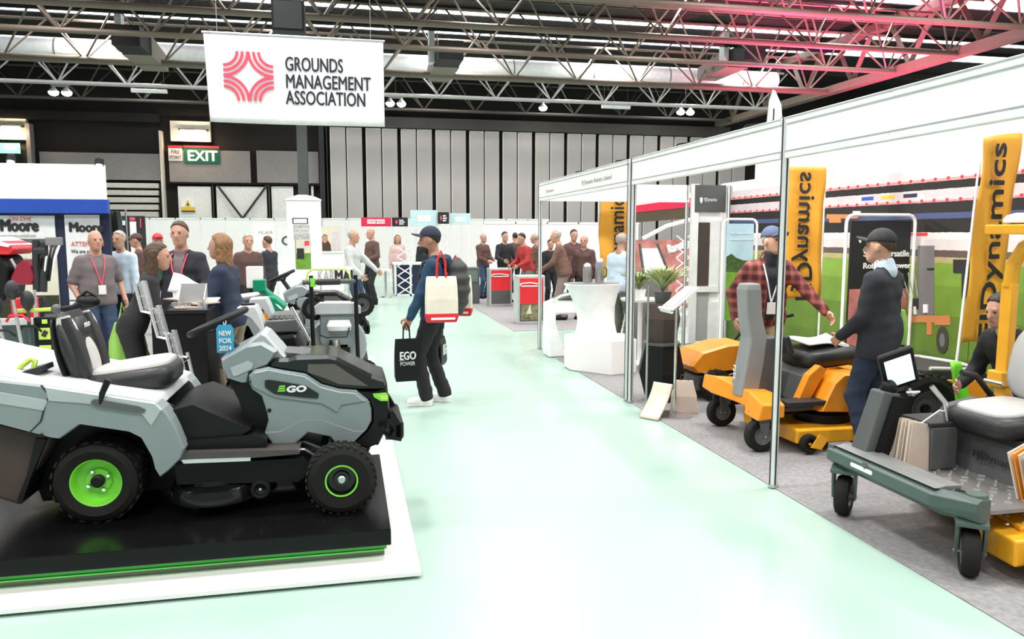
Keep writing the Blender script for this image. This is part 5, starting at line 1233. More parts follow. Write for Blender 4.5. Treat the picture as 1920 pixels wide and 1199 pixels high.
t = thing('hexagon_cabinet', 'black hexagonal display cabinet beside the leaflet stand', 'cabinet', (3.12, 7.28, .006))
hx = lambda r, z: [(r * math.cos(2 * math.pi * k / 6 + .2), r * math.sin(2 * math.pi * k / 6 + .2), z) for k in range(6)]
MB().loft([hx(.17, 0), hx(.26, .30), hx(.20, .56), hx(.19, .58)]).build('body', 'black', t)
MB().loft([hx(.21, .58), hx(.21, .605)]).build('top', 'charcoal', t)
MB().loft([hx(.15, .605), hx(.2, .85), hx(.17, 1.0)]).build('upper_body', 'brown_cloth', t)
# leafy plants on the cabinet
D('leaf', (.20, .27, .08), .6, var=.3, vs=8); D('leaf_pale', (.42, .48, .22), .6, var=.2, vs=8)
def plant(label, x, y, z0, h, r, n, m, pot='charcoal', seed=1):
    rnd = random.Random(seed); t = thing('potted_plant', label, 'plant', (x, y, z0))
    MB().lathe([(.07, 0), (.09, .10), (.095, .12), (.08, .12), (.001, .11)], 18).build('pot', pot, t, smooth=35)
    mb = MB()
    for k in range(n):
        a = rnd.uniform(0, 6.28); sp = rnd.uniform(.3, 1) * r; L_ = h * rnd.uniform(.6, 1); wv = rnd.uniform(.012, .022)
        d = Vector((math.cos(a), math.sin(a), 0)); s_ = Vector((-d.y, d.x, 0)); pts = []
        for j in range(6):
            u = j / 5; c = d * (sp * u ** 1.4) + Vector((0, 0, .11 + L_ * (u - .35 * u * u))); wd = wv * math.sin(math.pi * (.12 + .86 * u)); pts += [c - s_ * wd, c + s_ * wd + Vector((0, 0, .004))]
        mb.add(pts, [(2 * j, 2 * j + 1, 2 * j + 3, 2 * j + 2) for j in range(5)])
    o = mb.build('foliage', m, t, smooth=60, solid=.002); o['kind'] = 'stuff'
    return t
plant('bushy pale green plant on top of the black cabinet', 3.12, 7.28, 1.006, .42, .30, 130, 'leaf_pale', seed=3)
plant('green plant on the white low table behind the double post', 3.72, 9.45, .87, .36, .28, 110, 'leaf', 'satin_white', seed=5)
t = thing('low_table', 'white table behind the double post holding a green plant', 'table', (3.74, 9.45, .006))
MB().lathe([(.24, .83), (.26, .85), (.26, .865), (.001, .865)], 28).build('top', 'satin_white', t, smooth=35); MB().tube([(0, 0, .02), (0, 0, .84)], .03, 10).build('column', 'satin_white', t); MB().lathe([(.2, 0), (.2, .015), (.04, .03), (.001, .03)], 24).build('base', 'satin_white', t, smooth=35)
# leaflet stand
b = Vector((2.98, 6.62, .006))
t = thing('leaflet_stand', 'chrome leaflet stand with tilted white tray by the aisle', 'stand', b)
MB().lathe([(.17, 0), (.17, .008), (.03, .018), (.001, .018)], 30).build('base', 'steel', t, smooth=35)
MB().tube([(0, 0, .01), (0, 0, 1.06)], .014, 10).build('pole', 'chrome', t, smooth=50)
tr = MB().box((.02, 0, 1.10), (.34, .26, .02), (0, R(-38), 0)).build('tray', 'satin_white', t, bev=.004); MB().box((-.11, 0, 1.0), (.02, .26, .05), (0, R(-38), 0)).build('tray_lip', 'satin_white', t)
MB().box((.025, 0, 1.125), (.28, .2, .004), (0, R(-38), 0)).build('leaflet_page', 'paper', tr)
# paper carrier bags by its foot
for i, (x_, y_, rz, lab) in enumerate(((2.88, 6.66, 35, 'tan paper brochure leaning against the leaflet stand foot'), (3.12, 6.72, -25, 'brown patterned carrier bag beside the leaflet stand foot'))):
    t = thing('carrier_bag', lab, 'bag', (x_, y_, .006), R(rz))
    if i == 0: MB().grid(lambda u, v: (-.10 - .14 * (1 - v) ** 2 + .10 * v, -.10 + .2 * u, .004 + .30 * v), 4, 12).build('sheet', 'brochure_cream', t, smooth=60, solid=.02)
    else:
        MB().loft([[(-.13, -.05, 0), (.13, -.05, 0), (.13, .05, 0), (-.13, .05, 0)], [(-.12, -.05, .16), (.12, -.05, .16), (.12, .05, .16), (-.12, .05, .16)], [(-.08, -.015, .31), (.08, -.015, .31), (.08, .015, .31), (-.08, .015, .31)]]).build('body', 'brochure_tan', t, bev=.006)
        for sy in (-.012, .012): MB().tube([(-.04, sy, .30), (-.03, sy, .36), (.03, sy, .36), (.04, sy, .30)], .004, 5).build('handle', 'brown_cloth', t)
for (px, py, lab) in ((960, 770, 0),): pass
tag(MB().tube([(2.86, 7.02, .006), (2.86, 7.02, 1.2)], .012, 8).build('barrier_post', 'steel'), 'thin steel barrier post beside the black hexagonal cabinet', 'post')

# ---- neighbour stand beyond the cross aisle: red-banded print wall, lattice frame
a = at(1188, 372, 13.6); b = at(1297, 470, 13.6)
t = thing('print_wall', 'red-topped print wall with machinery pictures beyond the cross aisle', 'print wall', (0, 13.6, 0))
MB().span((a.x - .1, 0, .3), (b.x + .2, .04, 1.60)).build('print', 'pink_print', t)
p = at(1188, 398, 13.6); q = at(1297, 380, 13.6)
MB().prism([(a.x - .1, p.z - .02), (b.x + .2, q.z - .06), (b.x + .2, q.z + .12), (a.x - .1, p.z + .10)], -.03, .04).build('red_band', 'red_sign', t)
MB().prism([(a.x - .1, p.z - .02), (b.x + .2, q.z - .06), (b.x + .2, q.z - .28), (a.x - .1, p.z - .2)], -.02, .04).build('hill_print', mat('hill_print', (.1, .07, .04), .7), t)
MB().prism([(a.x - .1, p.z + .10), (b.x + .2, q.z + .12), (b.x + .2, 2.5), (a.x - .1, 2.4)], .0, .04).build('white_top', 'white', t)
MB().tube([at(1205, 448, 13.56) - Vector((0, 13.6, 0)), at(1250, 424, 13.56) - Vector((0, 13.6, 0)), at(1295, 412, 13.56) - Vector((0, 13.6, 0))], .04, 8).build('arch_print', 'satin_white', t, smooth=50)
text('Ransomes', .22, 'text_white', t, (at(1255, 475, 13.55).x, -.03, at(1255, 475, 13.55).z), (R(90), R(-18), 0), fit=.55, bold=.02)
t = thing('folding_screen', 'white folding lattice screen beside the window unit', 'folding screen', (0, 12.4, 0))
x0 = at(1268, 500, 12.4).x; x1 = at(1292, 500, 12.4).x
for k in range(7):
    z0 = .35 + k * .19
    for (u, v) in ((x0, x1), (x1, x0)): MB().tube([(u, 0, z0), (v, .01, z0 + .19)], .011, 6).build('lattice_bar', 'satin_white', t)
MB().span((at(1255, 616, 12.4).x, -.1, .30), (x1 + .02, .1, .33)).build('base_bar', 'satin_white', t)
for u in (x0, x1): MB().tube([(u, 0, 0), (u, 0, .36)], .012, 6).build('leg', 'satin_white', t)
# display desk with sloping white screen
a = at(1207, 515, 9.9); b = at(1252, 600, 9.9)
t = thing('display_desk', 'dark display desk with sloping white screen behind the plants', 'desk', (a.x, 9.9, .006)); W = b.x - a.x
MB().span((0, 0, 0), (W, .5, 1.16)).build('body', 'machine_grey', t, bev=.01)
MB().add([(0, 0, 1.16), (W, 0, 1.16), (W * .86, .28, 1.5), (W * .14, .28, 1.5), (0, .04, 1.16), (W, .04, 1.16), (W * .86, .32, 1.5), (W * .14, .32, 1.5)], [(0, 1, 2, 3), (7, 6, 5, 4), (0, 4, 5, 1), (1, 5, 6, 2), (2, 6, 7, 3), (3, 7, 4, 0)]).build('sloping_screen', 'paper', t)
for sx in (0, W): MB().tube([(sx, .0, 1.16), (sx * .72 + W * .14, .3, 1.56)], .02, 6).build('screen_arm', 'dark_grey', t)
# ================================================================== LEFT MIDDLE GROUND
def X(px, Y, py=600): return at(px, py, Y).x
# white and blue booth
t = thing('white_blue_booth', 'white and blue exhibition booth with name posters at the left edge', 'booth', (0, 11.0, 0))
x0, x1 = -5.6, X(196, 11, 340)
MB().span((x0, 0, 2.15), (x1, .08, 2.60)).build('header_board', 'white', t, bev=.006)
MB().span((x0, -.01, 1.975), (x1 + .02, .09, 2.15)).build('blue_band', 'blue', t)
MB().span((x0, .12, 0), (x1, .16, 1.98)).build('back_panel', 'navy', t)
for (px, py) in ((20, 306), (186, 313)):
    b = at(px, py, 10.9); l_ = thing('spot_lamp', 'bright spot lamp on the white booth header, ' + ('left end' if px < 100 else 'right corner'), 'lamp', b)
    MB().ball((0, 0, 0), .04).build('bulb', 'lamp_glow', l_, smooth=60); MB().lathe([(.03, .12), (.05, .1), (.055, .02), (.045, .02)], 14, Matrix.Rotation(R(-20), 4, 'X')).build('shade', 'black', l_, smooth=40); MB().tube([(0, .03, .1), (0, .12, .08), (0, .12, -.05)], .01, 6).build('arm', 'black', l_)
def poster(label, px0, py0, px1, py1, Y, m='paper'):
    a = at(px0, py0, Y); b = at(px1, py1, Y); t = thing('poster', label, 'poster', (a.x, Y, b.z)); w_, h_ = b.x - a.x, a.z - b.z
    MB().span((0, 0, 0), (w_, .02, h_)).build('sheet', m, t); return t, w_, h_
t, w_, h_ = poster('wide white Moore poster with landscape print behind red machines', -60, 404, 114, 600, 11.095)
text('Moore', .21, 'ink', t, (w_ * .36, -.006, h_ * .855), FRONT, fit=w_ * .43, bold=.012); text('Uni-Drill', .08, 'text_red', t, (w_ * .47, -.006, h_ * .95), FRONT, fit=w_ * .25, shear=.2); text('www.moore-unidrill.com', .05, 'text_grey', t, (w_ * .35, -.006, h_ * .80), FRONT, fit=w_ * .42)
MB().span((0, -.006, 0), (w_, 0, h_ * .77)).build('land_print', 'cream', t); MB().span((0, -.009, h_ * .70), (w_, -.004, h_ * .78)).build('tree_line_print', mat('treeline', (.10, .11, .11), .8, var=.4, vs=10), t); MB().span((0, -.009, 0), (w_, -.004, h_ * .24)).build('grass_print', mat('darkgrass', (.03, .035, .012), .8, var=.4, vs=12), t)
t, w_, h_ = poster('narrow white Moore poster with ATTENTION notice behind man in grey polo', 120, 403, 196, 585, 11.09)
text('Moore', .17, 'ink', t, (w_ * .12, -.006, h_ * .83), FRONT, fit=w_ * .95, bold=.01); text('ATTENTION', .09, 'text_red', t, (w_ * .15, -.006, h_ * .68), FRONT, fit=w_ * .95)
for k, s_ in enumerate(('We are actively', 'looking for', 'new dealers', 'worldwide', 'Speak to us')): text(s_, .07, 'ink', t, (w_ * (.14, .28, .26, .32, .08)[k], -.006, h_ * (.61, .54, .47, .40, .30)[k]), FRONT, fit=w_ * (.85, .6, .6, .5, .8)[k])
MB().span((0, -.006, h_ * .12), (w_, -.002, h_ * .13)).build('rule_line', 'ink', t)
# red implement in front of the posters
Yr = 9.6; ox = X(60, Yr)
t = thing('red_implement', 'dark red grassland implement with black hoses in front of the wide poster', 'implement', (ox, Yr, 0))
def rl(px, py): p = at(px, py, Yr); return (p.x - ox, p.z)
MB().prism([rl(*q) for q in ((-60, 455), (0, 448), (30, 453), (50, 466), (38, 477), (0, 476), (-60, 480))], -.3, .3, 'xz').build('hopper', 'red', t, bev=.02)
MB().prism([rl(*q) for q in ((-60, 452), (0, 444), (42, 459), (38, 463), (0, 456), (-60, 460))], -.32, .32, 'xz').build('hopper_lid', 'satin_white', t)
MB().prism([rl(*q) for q in ((36, 520), (48, 495), (62, 484), (74, 498), (80, 518), (76, 532), (40, 532))], -.25, .25, 'xz').build('coulter_body', mat('dark_red', (.25, .01, .03), .35), t, bev=.02)
MB().prism([rl(*q) for q in ((-60, 478), (20, 478), (36, 500), (28, 560), (-60, 560))], -.28, .28, 'xz').build('frame_block', 'black', t, bev=.03)
for (a, b, r_) in (((80, 450), (82, 545), .04), ((96, 455), (94, 545), .04), ((78, 470), (100, 470), .05), ((20, 560), (100, 560), .05), ((34, 485), (60, 530), .02), ((60, 484), (74, 525), .02)):
    MB().tube([(rl(*a)[0], -.2, rl(*a)[1]), (rl(*b)[0], -.2, rl(*b)[1])], r_, 8).build('frame_tube', 'dark_grey' if r_ > .03 else 'steel', t, smooth=50)
for k in range(6):
    px = 82 + k * 5; MB().tube([(rl(px, 455)[0], -.1 + .04 * k, rl(px, 455)[1]), (rl(px + 10, 480)[0], -.25, rl(px + 10, 485)[1]), (rl(px + 2, 520)[0], -.2, rl(px, 525)[1])], .013, 6).build('hydraulic_hose', ('black', 'black', 'text_white')[k % 3], t, smooth=50)
for px in (45, 62, 76): MB().lathe([(.16, -.012), (.17, 0), (.16, .012)], 20, Matrix.Translation((rl(px, 525)[0], -.28, .17)) @ Matrix.Rotation(R(90), 4, 'X')).build('cutting_disc', 'steel', t, smooth=40)
MB().span((rl(82, 0)[0] - .06, -.26, rl(82, 460)[1]), (rl(96, 0)[0] + .02, -.16, rl(82, 445)[1])).build('valve_block', 'mid_grey', t, bev=.01)
MB().span((rl(-60, 0)[0], -.26, .006), (rl(100, 0)[0], .26, .12)).build('ground_frame', 'black', t)
# tools at the left edge, closer
Yt = 6.9
def tp(px, py): return at(px, py, Yt)
t = thing('display_tower', 'black product tower with lime picture labels left of the seat', 'display tower', (X(83, Yt), Yt, .04)); ww = X(104, Yt) - X(62, Yt)
MB().span((-ww / 2, 0, 0), (ww / 2, .3, tp(0, 597).z - .04)).build('body', 'black', t, bev=.008)
for (y0, y1) in ((617, 639), (650, 678)):
    pn = MB().span((-ww * .28, -.008, tp(0, y1).z - .04), (ww * .24, .0, tp(0, y0).z - .04)).build('picture_label', 'lime_pale', t); zc = tp(0, (y0 + y1) / 2).z - .04
    MB().box((-.0, -.012, zc), (.035, .006, .05), (0, .5, 0)).build('tool_print', 'ink', pn)
MB().span((-ww * .1, -.008, tp(0, 609).z - .04), (ww * .14, 0, tp(0, 601).z - .04)).build('small_label', 'lime_pale', t)
MB().tube([(-.05, .1, tp(0, 597).z - .04), (-.05, .1, tp(0, 560).z - .04)], .018, 8).build('tool_stem', 'dark_grey', t)
t = thing('tool_stand', 'dark teal tool display board at the left edge', 'display board', (X(20, Yt + .3), Yt + .35, .04))
MB().span((-.45, 0, 0), (.2, .04, tp(0, 618).z - .02)).build('board', mat('dark_teal', (.05, .085, .08), .4), t); MB().span((-.45, -.03, tp(0, 616).z - .05), (.2, .06, tp(0, 611).z - .02)).build('top_rail', 'alu', t)
for sx in (-.42, .17): MB().tube([(sx, .02, 0), (sx, .02, tp(0, 560).z)], .015, 8).build('upright', 'alu', t)
for k, (a, b, m, lab) in enumerate((((4, 585), (30, 690), 'alu', 'pale-shafted strimmer leaning at the left edge'), ((28, 555), (50, 668), 'alu', 'silver strimmer standing in front of the red battery box'), ((52, 575), (61, 690), 'teal_grey', 'grey-green pole tool beside the black display tower'))):
    p, q = tp(*a), tp(*b); dz = max(0.05, q.z)
    t = thing('strimmer', lab, 'garden tool', (q.x, Yt - .1 + .05 * k, .04))
    d = Vector((p.x - q.x, 0, p.z - q.z)); pr = lambda s_: d * s_ + Vector((0, 0, q.z - .04))
    foot = pr(-(q.z - .06) / d.z)
    MB().tube([foot, pr(0), pr(1)], .014, 8).build('shaft', m, t, smooth=50)
    MB().ball(pr(1) + Vector((0, 0, .05)), (.05, .06, .08)).build('motor_head', 'dark_grey', t, smooth=60); MB().tube([pr(.55) + Vector((-.08, 0, .02)), pr(.55) + Vector((-.04, -.03, .07)), pr(.55) + Vector((.05, -.03, .07)), pr(.55) + Vector((.09, 0, .02))], .011, 6).build('loop_handle', ('black', 'red', 'black')[k], t, smooth=50)
    MB().lathe([(.07, 0), (.06, .03), (.02, .05), (.001, .05)], 16, Matrix.Translation(foot)).build('cutting_head', ('lime', 'black', 'lime')[k], t, smooth=40)
t = thing('battery_box', 'bright red battery box among the garden tools at left', 'box', (X(42, 7.6), 7.6, .04))
MB().span((-.09, 0, 0), (.09, .16, at(0, 560, 7.6).z - .04)).build('body', 'red', t, bev=.015); MB().span((-.05, -.01, at(0, 600, 7.6).z - .04), (.05, 0, at(0, 590, 7.6).z - .04)).build('handle_recess', 'black', t)
MB().tube([(-.05, .08, at(0, 560, 7.6).z - .05), (-.05, .08, at(0, 552, 7.6).z - .04), (.05, .08, at(0, 552, 7.6).z - .04), (.05, .08, at(0, 560, 7.6).z - .05)], .01, 6).build('handle', 'black', t)
t = thing('white_cabinet', 'narrow white cabinet directly behind the seat', 'cabinet', (X(116, 7.1), 7.1, .04))
MB().span((-.07, 0, 0), (.07, .3, at(0, 606, 7.1).z - .04)).build('body', 'satin_white', t, bev=.008); MB().span((-.06, -.006, .05), (.06, 0, at(0, 612, 7.1).z - .06)).build('door', 'white', t, bev=.004); MB().span((.04, -.02, .4), (.05, -.006, .5)).build('handle', 'alu', t)
t = thing('blower', 'black leaf blower with round nozzle lying across the tool display', 'garden tool', tp(106, 580))
MB().ball((0, 0, 0), .042).build('round_nozzle', 'charcoal', t, smooth=60); MB().tube([(.03, 0, 0), (.12, .02, .0), (.2, .05, .04)], [.02, .035, .06], 10).build('tube', 'black', t, smooth=50); MB().ball((.22, .06, .05), (.095, .08, .06)).build('motor_body', 'black', t, smooth=60)
MB().tube([(.15, .04, .08), (.22, .05, .14), (.29, .06, .09)], .014, 8).build('handle', 'black', t, smooth=50); MB().tube([(.02, .05, 0), (.02, .1, tp(118, 570).z * -1 + .1)], .012, 6).build('support_pole', 'alu', t); MB().lathe([(.14, 0), (.14, .02), (.001, .03)], 18, Matrix.Translation((.02, .1, -tp(118, 570).z + .045))).build('support_base', 'alu', t)
MB().tube([(-.03, 0, 0), (-.22, .02, -.01), (-.3, .04, -.01)], .016, 8).build('flex_arm', 'lime_pale', t, smooth=50)
# jackets on a rail behind the booth corner
t = thing('jacket_rail', 'rail of black jackets at the corner of white and blue booth', 'clothes rail', (X(209, 12.5), 12.5, .0))
for k in range(5): MB().loft([[(-.16 + .08 * k + sx * wx, sy * .12, z) for sx, sy in ((-1, -1), (1, -1), (1, 1), (-1, 1))] for (wx, z) in ((.035, 1.45), (.04, 1.7), (.03, 1.95), (.012, 2.05))]).build('jacket', ('black', 'dark_grey')[k % 2], t, bev=.01)
MB().tube([(-.28, 0, 0), (-.28, 0, 2.08), (.28, 0, 2.08), (.28, 0, 0)], .014, 8).build('rail', 'steel', t)
# dark graphic wall and white banner beyond
a = at(228, 405, 18); b = at(277, 520, 18)
t = thing('dark_graphic_wall', 'dark graphic booth wall with white stripe and pink marks', 'booth wall', (a.x, 18, 0)); W = b.x - a.x
MB().span((0, 0, 0), (W, .05, a.z)).build('panel', 'dark_grey', t); MB().span((W * .34, -.02, .6), (W * .62, 0, a.z - .12)).build('white_stripe', 'paper', t); MB().span((W * .36, -.03, a.z - .1), (W * .58, 0, a.z - .03)).build('pink_mark', 'coral', t)
MB().span((W * .80, -.03, a.z - .25), (W * .84, 0, a.z - .05)).build('pink_mark', 'coral', t); MB().span((W * .03, -.03, a.z - .2), (W * .2, 0, a.z - .1)).build('blue_mark', 'paleblue_sign', t)
# black counter with papers, zigzag rack
cx0, cx1 = X(296, 6.9, 577), X(396, 6.9, 577)
t = thing('black_counter', 'black counter covered with brochures behind the ride-on seat', 'counter', (0, 6.65, .04))
MB().span((cx0, 0, 0), (cx1, .55, 1.02)).build('body', 'black', t, bev=.006); MB().span((cx0 - .02, -.02, 1.02), (cx1 + .02, .57, 1.05)).build('top', 'black_gloss', t, bev=.004)
for k in range(3): MB().lathe([(.028, 0), (.03, .05), (.001, .05)], 14, Matrix.Translation((cx1 - .06 - .1 * k, .12, 1.05))).build('trim_light', 'steel', t, smooth=40)
for k, (u, v, rz) in enumerate(((.55, .2, 20), (.65, .35, -15), (.75, .25, 50), (.85, .4, 5), (.45, .4, -30))):
    o = MB().box((0, 0, .006), (.21, .297, .012)).build('brochure', 'paper' if k % 2 else 'brochure_tan'); o.location = (cx0 + (cx1 - cx0) * u, 6.65 + v, 1.095 + .013 * k); o.rotation_euler = (0, 0, R(rz))
    tag(o, ORD[k] + ' from bottom of the loose brochures spread over the black counter', 'brochure', 'brochures on the black counter')
t = thing('leaflet_box', 'low clear-fronted leaflet box on the black counter', 'leaflet box', (X(368, 6.9), 6.85, 1.09))
MB().span((-.10, 0, 0), (.10, .02, .20)).build('back', 'alu', t); MB().span((-.10, -.14, 0), (.10, 0, .012)).build('bottom', 'alu', t)
for sx in (-.1, .1): MB().prism([(-.14, 0), (.02, 0), (.02, .2), (-.14, .08)], sx - .004, sx + .004, 'yz').build('side', 'alu', t)
t = thing('zigzag_rack', 'silver zigzag literature rack stepping down beside the black counter', 'literature rack', (0, 6.25, .04))
pz = lambda px, py: Vector((at(px, py, 6.25).x, 0, at(px, py, 6.25).z - .04))
prof = [(252, 530), (266, 584), (284, 588), (281, 578), (296, 632), (314, 636), (311, 626), (324, 676), (342, 680), (339, 670), (350, 715)]
for yy in (0, .24): MB().tube([pz(*q) + Vector((0, yy, 0)) for q in prof], .013, 8).build('zigzag_rail', 'alu', t)
for (a_, b_) in ((0, 1), (3, 4), (6, 7)):
    p, q = pz(*prof[a_]), pz(*prof[b_]); e = pz(*prof[b_ + 1])
    tr = MB().add([p + Vector((.02, .0, 0)), p + Vector((.02, .24, 0)), q + Vector((.02, .24, 0)), q + Vector((.02, .0, 0)), p + Vector((.03, .0, .003)), p + Vector((.03, .24, .003)), q + Vector((.03, .24, .003)), q + Vector((.03, .0, .003))], [(0, 1, 2, 3), (7, 6, 5, 4), (0, 4, 5, 1), (1, 5, 6, 2), (2, 6, 7, 3), (3, 7, 4, 0)]).build('tray', mat('clear_tray', (.5, .52, .53), .15, alpha=.4, var=0), t)
    for f_ in (.1, .5, .9): MB().tube([p.lerp(q, f_), p.lerp(q, f_) + Vector((0, .24, 0))], .007, 6).build('cross_rod', 'chrome', tr)
    MB().tube([e, e + Vector((0, .24, 0))], .009, 6).build('lip_rod', 'chrome', tr)
pb = pz(350, 715)
MB().span((pb.x - .2, -.05, 0), (pb.x + .2, .32, .02)).build('foot', 'alu', t); MB().tube([pb + Vector((0, .13, 0)), Vector((pb.x, .13, .01))], .015, 8).build('foot_post', 'alu', t)
# upright stowed push mower
Yp = 7.0; OP = Vector((X(630, Yp), Yp, .04))
t = thing('push_mower', 'silver and black push mower stowed upright with folded handle', 'mower', OP)
def pp(px, py): p = at(px, py, Yp) - OP; return (p.x, p.z)
sx_ = lambda px: pp(px, 600)[0]; sz_ = lambda py: pp(630, py)[1]
dome = [(sx_(632) + .26 * math.cos(a), sz_(648) + .25 * math.sin(a)) for a in [2 * math.pi * k / 30 for k in range(30)]]
MB().prism(dome, .02, .22, 'xz', .02, .03).build('deck', 'ego_light', t, smooth=40)
MB().prism([pp(*q) for q in ((600, 582), (610, 572), (660, 572), (672, 580), (672, 640), (660, 650), (612, 650), (600, 640))], -.10, .08, 'xz', .02, .03).build('shroud', 'ego_grey', t)
MB().prism([pp(*q) for q in ((590, 574), (600, 566), (664, 566), (676, 574), (676, 586), (592, 588))], -.13, .1, 'xz', .012, .02).build('upper_lid', 'ego_white', t)
MB().loft([rr(sx_(636), -.10, .10, .06, sz_(617)), rr(sx_(636), -.12, .11, .07, sz_(608)), rr(sx_(636), -.10, .09, .06, sz_(598))]).build('bonnet', 'satin_white', t, smooth=50)
MB().tube([(sx_(601), -.16, sz_(624)), (sx_(612), -.18, sz_(628)), (sx_(650), -.18, sz_(628)), (sx_(655), -.16, sz_(610))], .006, 6).build('wire_bail', 'black', t)
MB().lathe([(.05, 0), (.055, .05), (.045, .09), (.001, .09)], 18, Matrix.Translation((sx_(627), -.12, sz_(652)))).build('motor', 'chrome', t, smooth=40)
MB().span((sx_(610), -.1, sz_(690)), (sx_(655), -.02, sz_(640))).build('motor_bay', 'black', t, bev=.02)
for px in (587, 668): MB().tube([(sx_(px), -.16, sz_(515)), (sx_(px), -.17, sz_(600)), (sx_(px) + .01, -.15, sz_(700)), (sx_(px) + .01, -.05, .16)], .018, 8).build('handle_tube', 'black', t, smooth=50)
MB().tube([(sx_(571), -.16, sz_(527)), (sx_(668), -.16, sz_(526))], .022, 10).build('handle_grip', 'charcoal', t, smooth=50); MB().tube([(sx_(597), -.17, sz_(527)), (sx_(640), -.17, sz_(526.5))], .028, 10).build('switch_box', 'dark_grey', t, smooth=50)
MB().tube([(sx_(578), -.16, sz_(524)), (sx_(581), -.15, sz_(510)), (sx_(590), -.15, sz_(504)), (sx_(650), -.15, sz_(504)), (sx_(657), -.15, sz_(514)), (sx_(659), -.16, sz_(524))], .008, 8).build('drive_bail', 'lime_pale', t, smooth=50)
MB().tube([(sx_(590), -.165, sz_(519)), (sx_(590), -.165, sz_(535))], .026, 10).build('lime_collar', 'lime', t, smooth=50)
for (px, py) in ((680, 573), (590, 700), (684, 700), (590, 578)): tyre(t, (sx_(px), .02, max(sz_(py), .11)), .105, .06, .06, 'charcoal', knob=.02)
MB().span((sx_(600), -.1, .0), (sx_(665), .2, .12)).build('rear_bumper', 'black', t, bev=.02)
# white-fendered zero turn behind the steering wheel
Yz = 6.35; OZ = Vector((X(460, Yz), Yz, .04))
t = thing('zero_turn_mower', 'white-fendered zero-turn mower with big tyre behind the blue hang tag', 'mower', OZ)
zp = lambda px, py: (at(px, py, Yz).x - OZ.x, at(px, py, Yz).z - OZ.z)
c = zp(448, 636); tyre(t, (c[0], -.06, .24 + .0), .24, .2, .12, 'charcoal', knob=.03); tyre(t, (c[0], .8, .24), .24, .2, .12, 'charcoal', knob=.03)
for yy in (-.14, .66): MB().prism([zp(*q) for q in ((449, 574), (482, 572), (490, 588), (502, 620), (522, 655), (510, 656), (488, 612), (474, 594), (462, 588), (445, 588))], yy, yy + .26, 'xz', .012, .02).build('fender', 'ego_white', t)
MB().tube([(zp(452, 571)[0], 0, zp(452, 571)[1]), (zp(478, 571)[0], 0, zp(478, 571)[1])], .012, 8).build('arm_rest', 'black', t)
MB().prism([zp(*q) for q in ((500, 600), (555, 597), (560, 606), (560, 620), (500, 622))], -.1, .7, 'xz').build('foot_plate', 'charcoal', t, bev=.01)
for k in range(5): MB().box((zp(508 + 10 * k, 598)[0], .1, zp(508, 599)[1] + .004), (.03, .3, .008)).build('grip_bar', 'dark_grey', t)
MB().prism([zp(*q) for q in ((505, 628), (560, 622), (570, 660), (560, 690), (500, 690))], -.15, .75, 'xz').build('cutting_deck', 'black_gloss', t, bev=.03)
MB().tube([(zp(548, 574)[0], -.1, zp(548, 574)[1]), (zp(582, 636)[0], -.12, zp(582, 636)[1])], .014, 8).build('control_lever', 'chrome', t, smooth=50)
for yy in (0, .6): tyre(t, (zp(575, 690)[0], yy, .12), .12, .09, .06, 'charcoal', name='front_wheel')
MB().span((zp(470, 0)[0], .0, .2), (zp(570, 0)[0], .66, .34)).build('frame', 'black', t, bev=.01)
pillow(MB(), (zp(430, 0)[0], .33, .62), (.46, .46, .12)).build('seat', 'seat_black', t, smooth=60); MB().span((zp(410, 0)[0], .12, .30), (zp(455, 0)[0], .54, .56)).build('seat_box', 'black', t)
# green jointed machine
Yg = 8.2; OG = Vector((X(520, Yg), Yg, .04)); t = thing('green_machine', 'green-framed turf machine with orange blocks behind the white fender', 'machine', OG)
gp = lambda px, py, y=0: (at(px, py, Yg).x - OG.x, y, at(px, py, Yg).z - OG.z)
MB().tube([gp(483, 510), gp(486, 535)], .05, 8).build('mast', 'green_machine', t, smooth=40); MB().box(gp(487, 535), (.12, .14, .12)).build('mast_joint', 'green_machine', t, bev=.01)
MB().tube([gp(490, 542), gp(512, 560), gp(518, 572)], .045, 8).build('boom', 'green_machine', t, smooth=50); MB().prism([(q[0], q[2]) for q in (gp(497, 575), gp(505, 553), gp(518, 556), gp(538, 572), gp(530, 586), gp(508, 586))], -.12, .12, 'xz').build('gear_housing', 'green_machine', t, bev=.02)
MB().box(gp(505, 592), (.09, .16, .14)).build('orange_block', 'orange', t, bev=.01); MB().box(gp(541, 594), (.09, .16, .12)).build('orange_block', 'orange', t, bev=.01)
MB().tube([gp(510, 560, -.1), gp(530, 578, -.12), gp(536, 585, -.1)], .012, 6).build('hose', 'steel', t)
MB().span((gp(495, 0)[0], -.2, 0), (gp(550, 0)[0], .2, gp(0, 600)[2])).build('base_frame', 'black', t, bev=.02); MB().box(gp(478, 520), (.16, .1, .22)).build('control_panel', 'satin_white', t, bev=.01)
# tall banner totem
a = at(536, 376, 12.5); b = at(601, 376, 12.5); W = b.x - a.x; t = thing('banner_totem', 'white double-sided totem with arched cap and mower picture', 'banner stand', (a.x, 12.5, .0))
MB().span((0, 0, .04), (W, .16, a.z)).build('body', 'white', t, bev=.01); MB().prism([(-.01, a.z), (W + .01, a.z), (W + .01, a.z + .02), (W * .85, a.z + .06), (W * .6, a.z + .09), (W * .35, a.z + .09), (W * .1, a.z + .05), (-.01, a.z + .02)], -.01, .17, 'xz').build('arched_cap', 'satin_white', t)
zz = lambda py: at(560, py, 12.5).z
MB().span((W * .17, -.006, zz(420)), (W * .62, 0, zz(409))).build('title_box', 'navy', t); MB().span((W * .2, -.009, zz(419)), (W * .59, -.005, zz(410.5))).build('title_field', 'paper', t)
for k, s_ in enumerate(('EXHIBITION', 'DISCOUNT', 'ON SELECTED', 'MACHINES')): text(s_, .075, 'text_grey', t, (W * .19, -.006, zz((428, 436, 444, 450)[k])), FRONT, fit=W * .46)
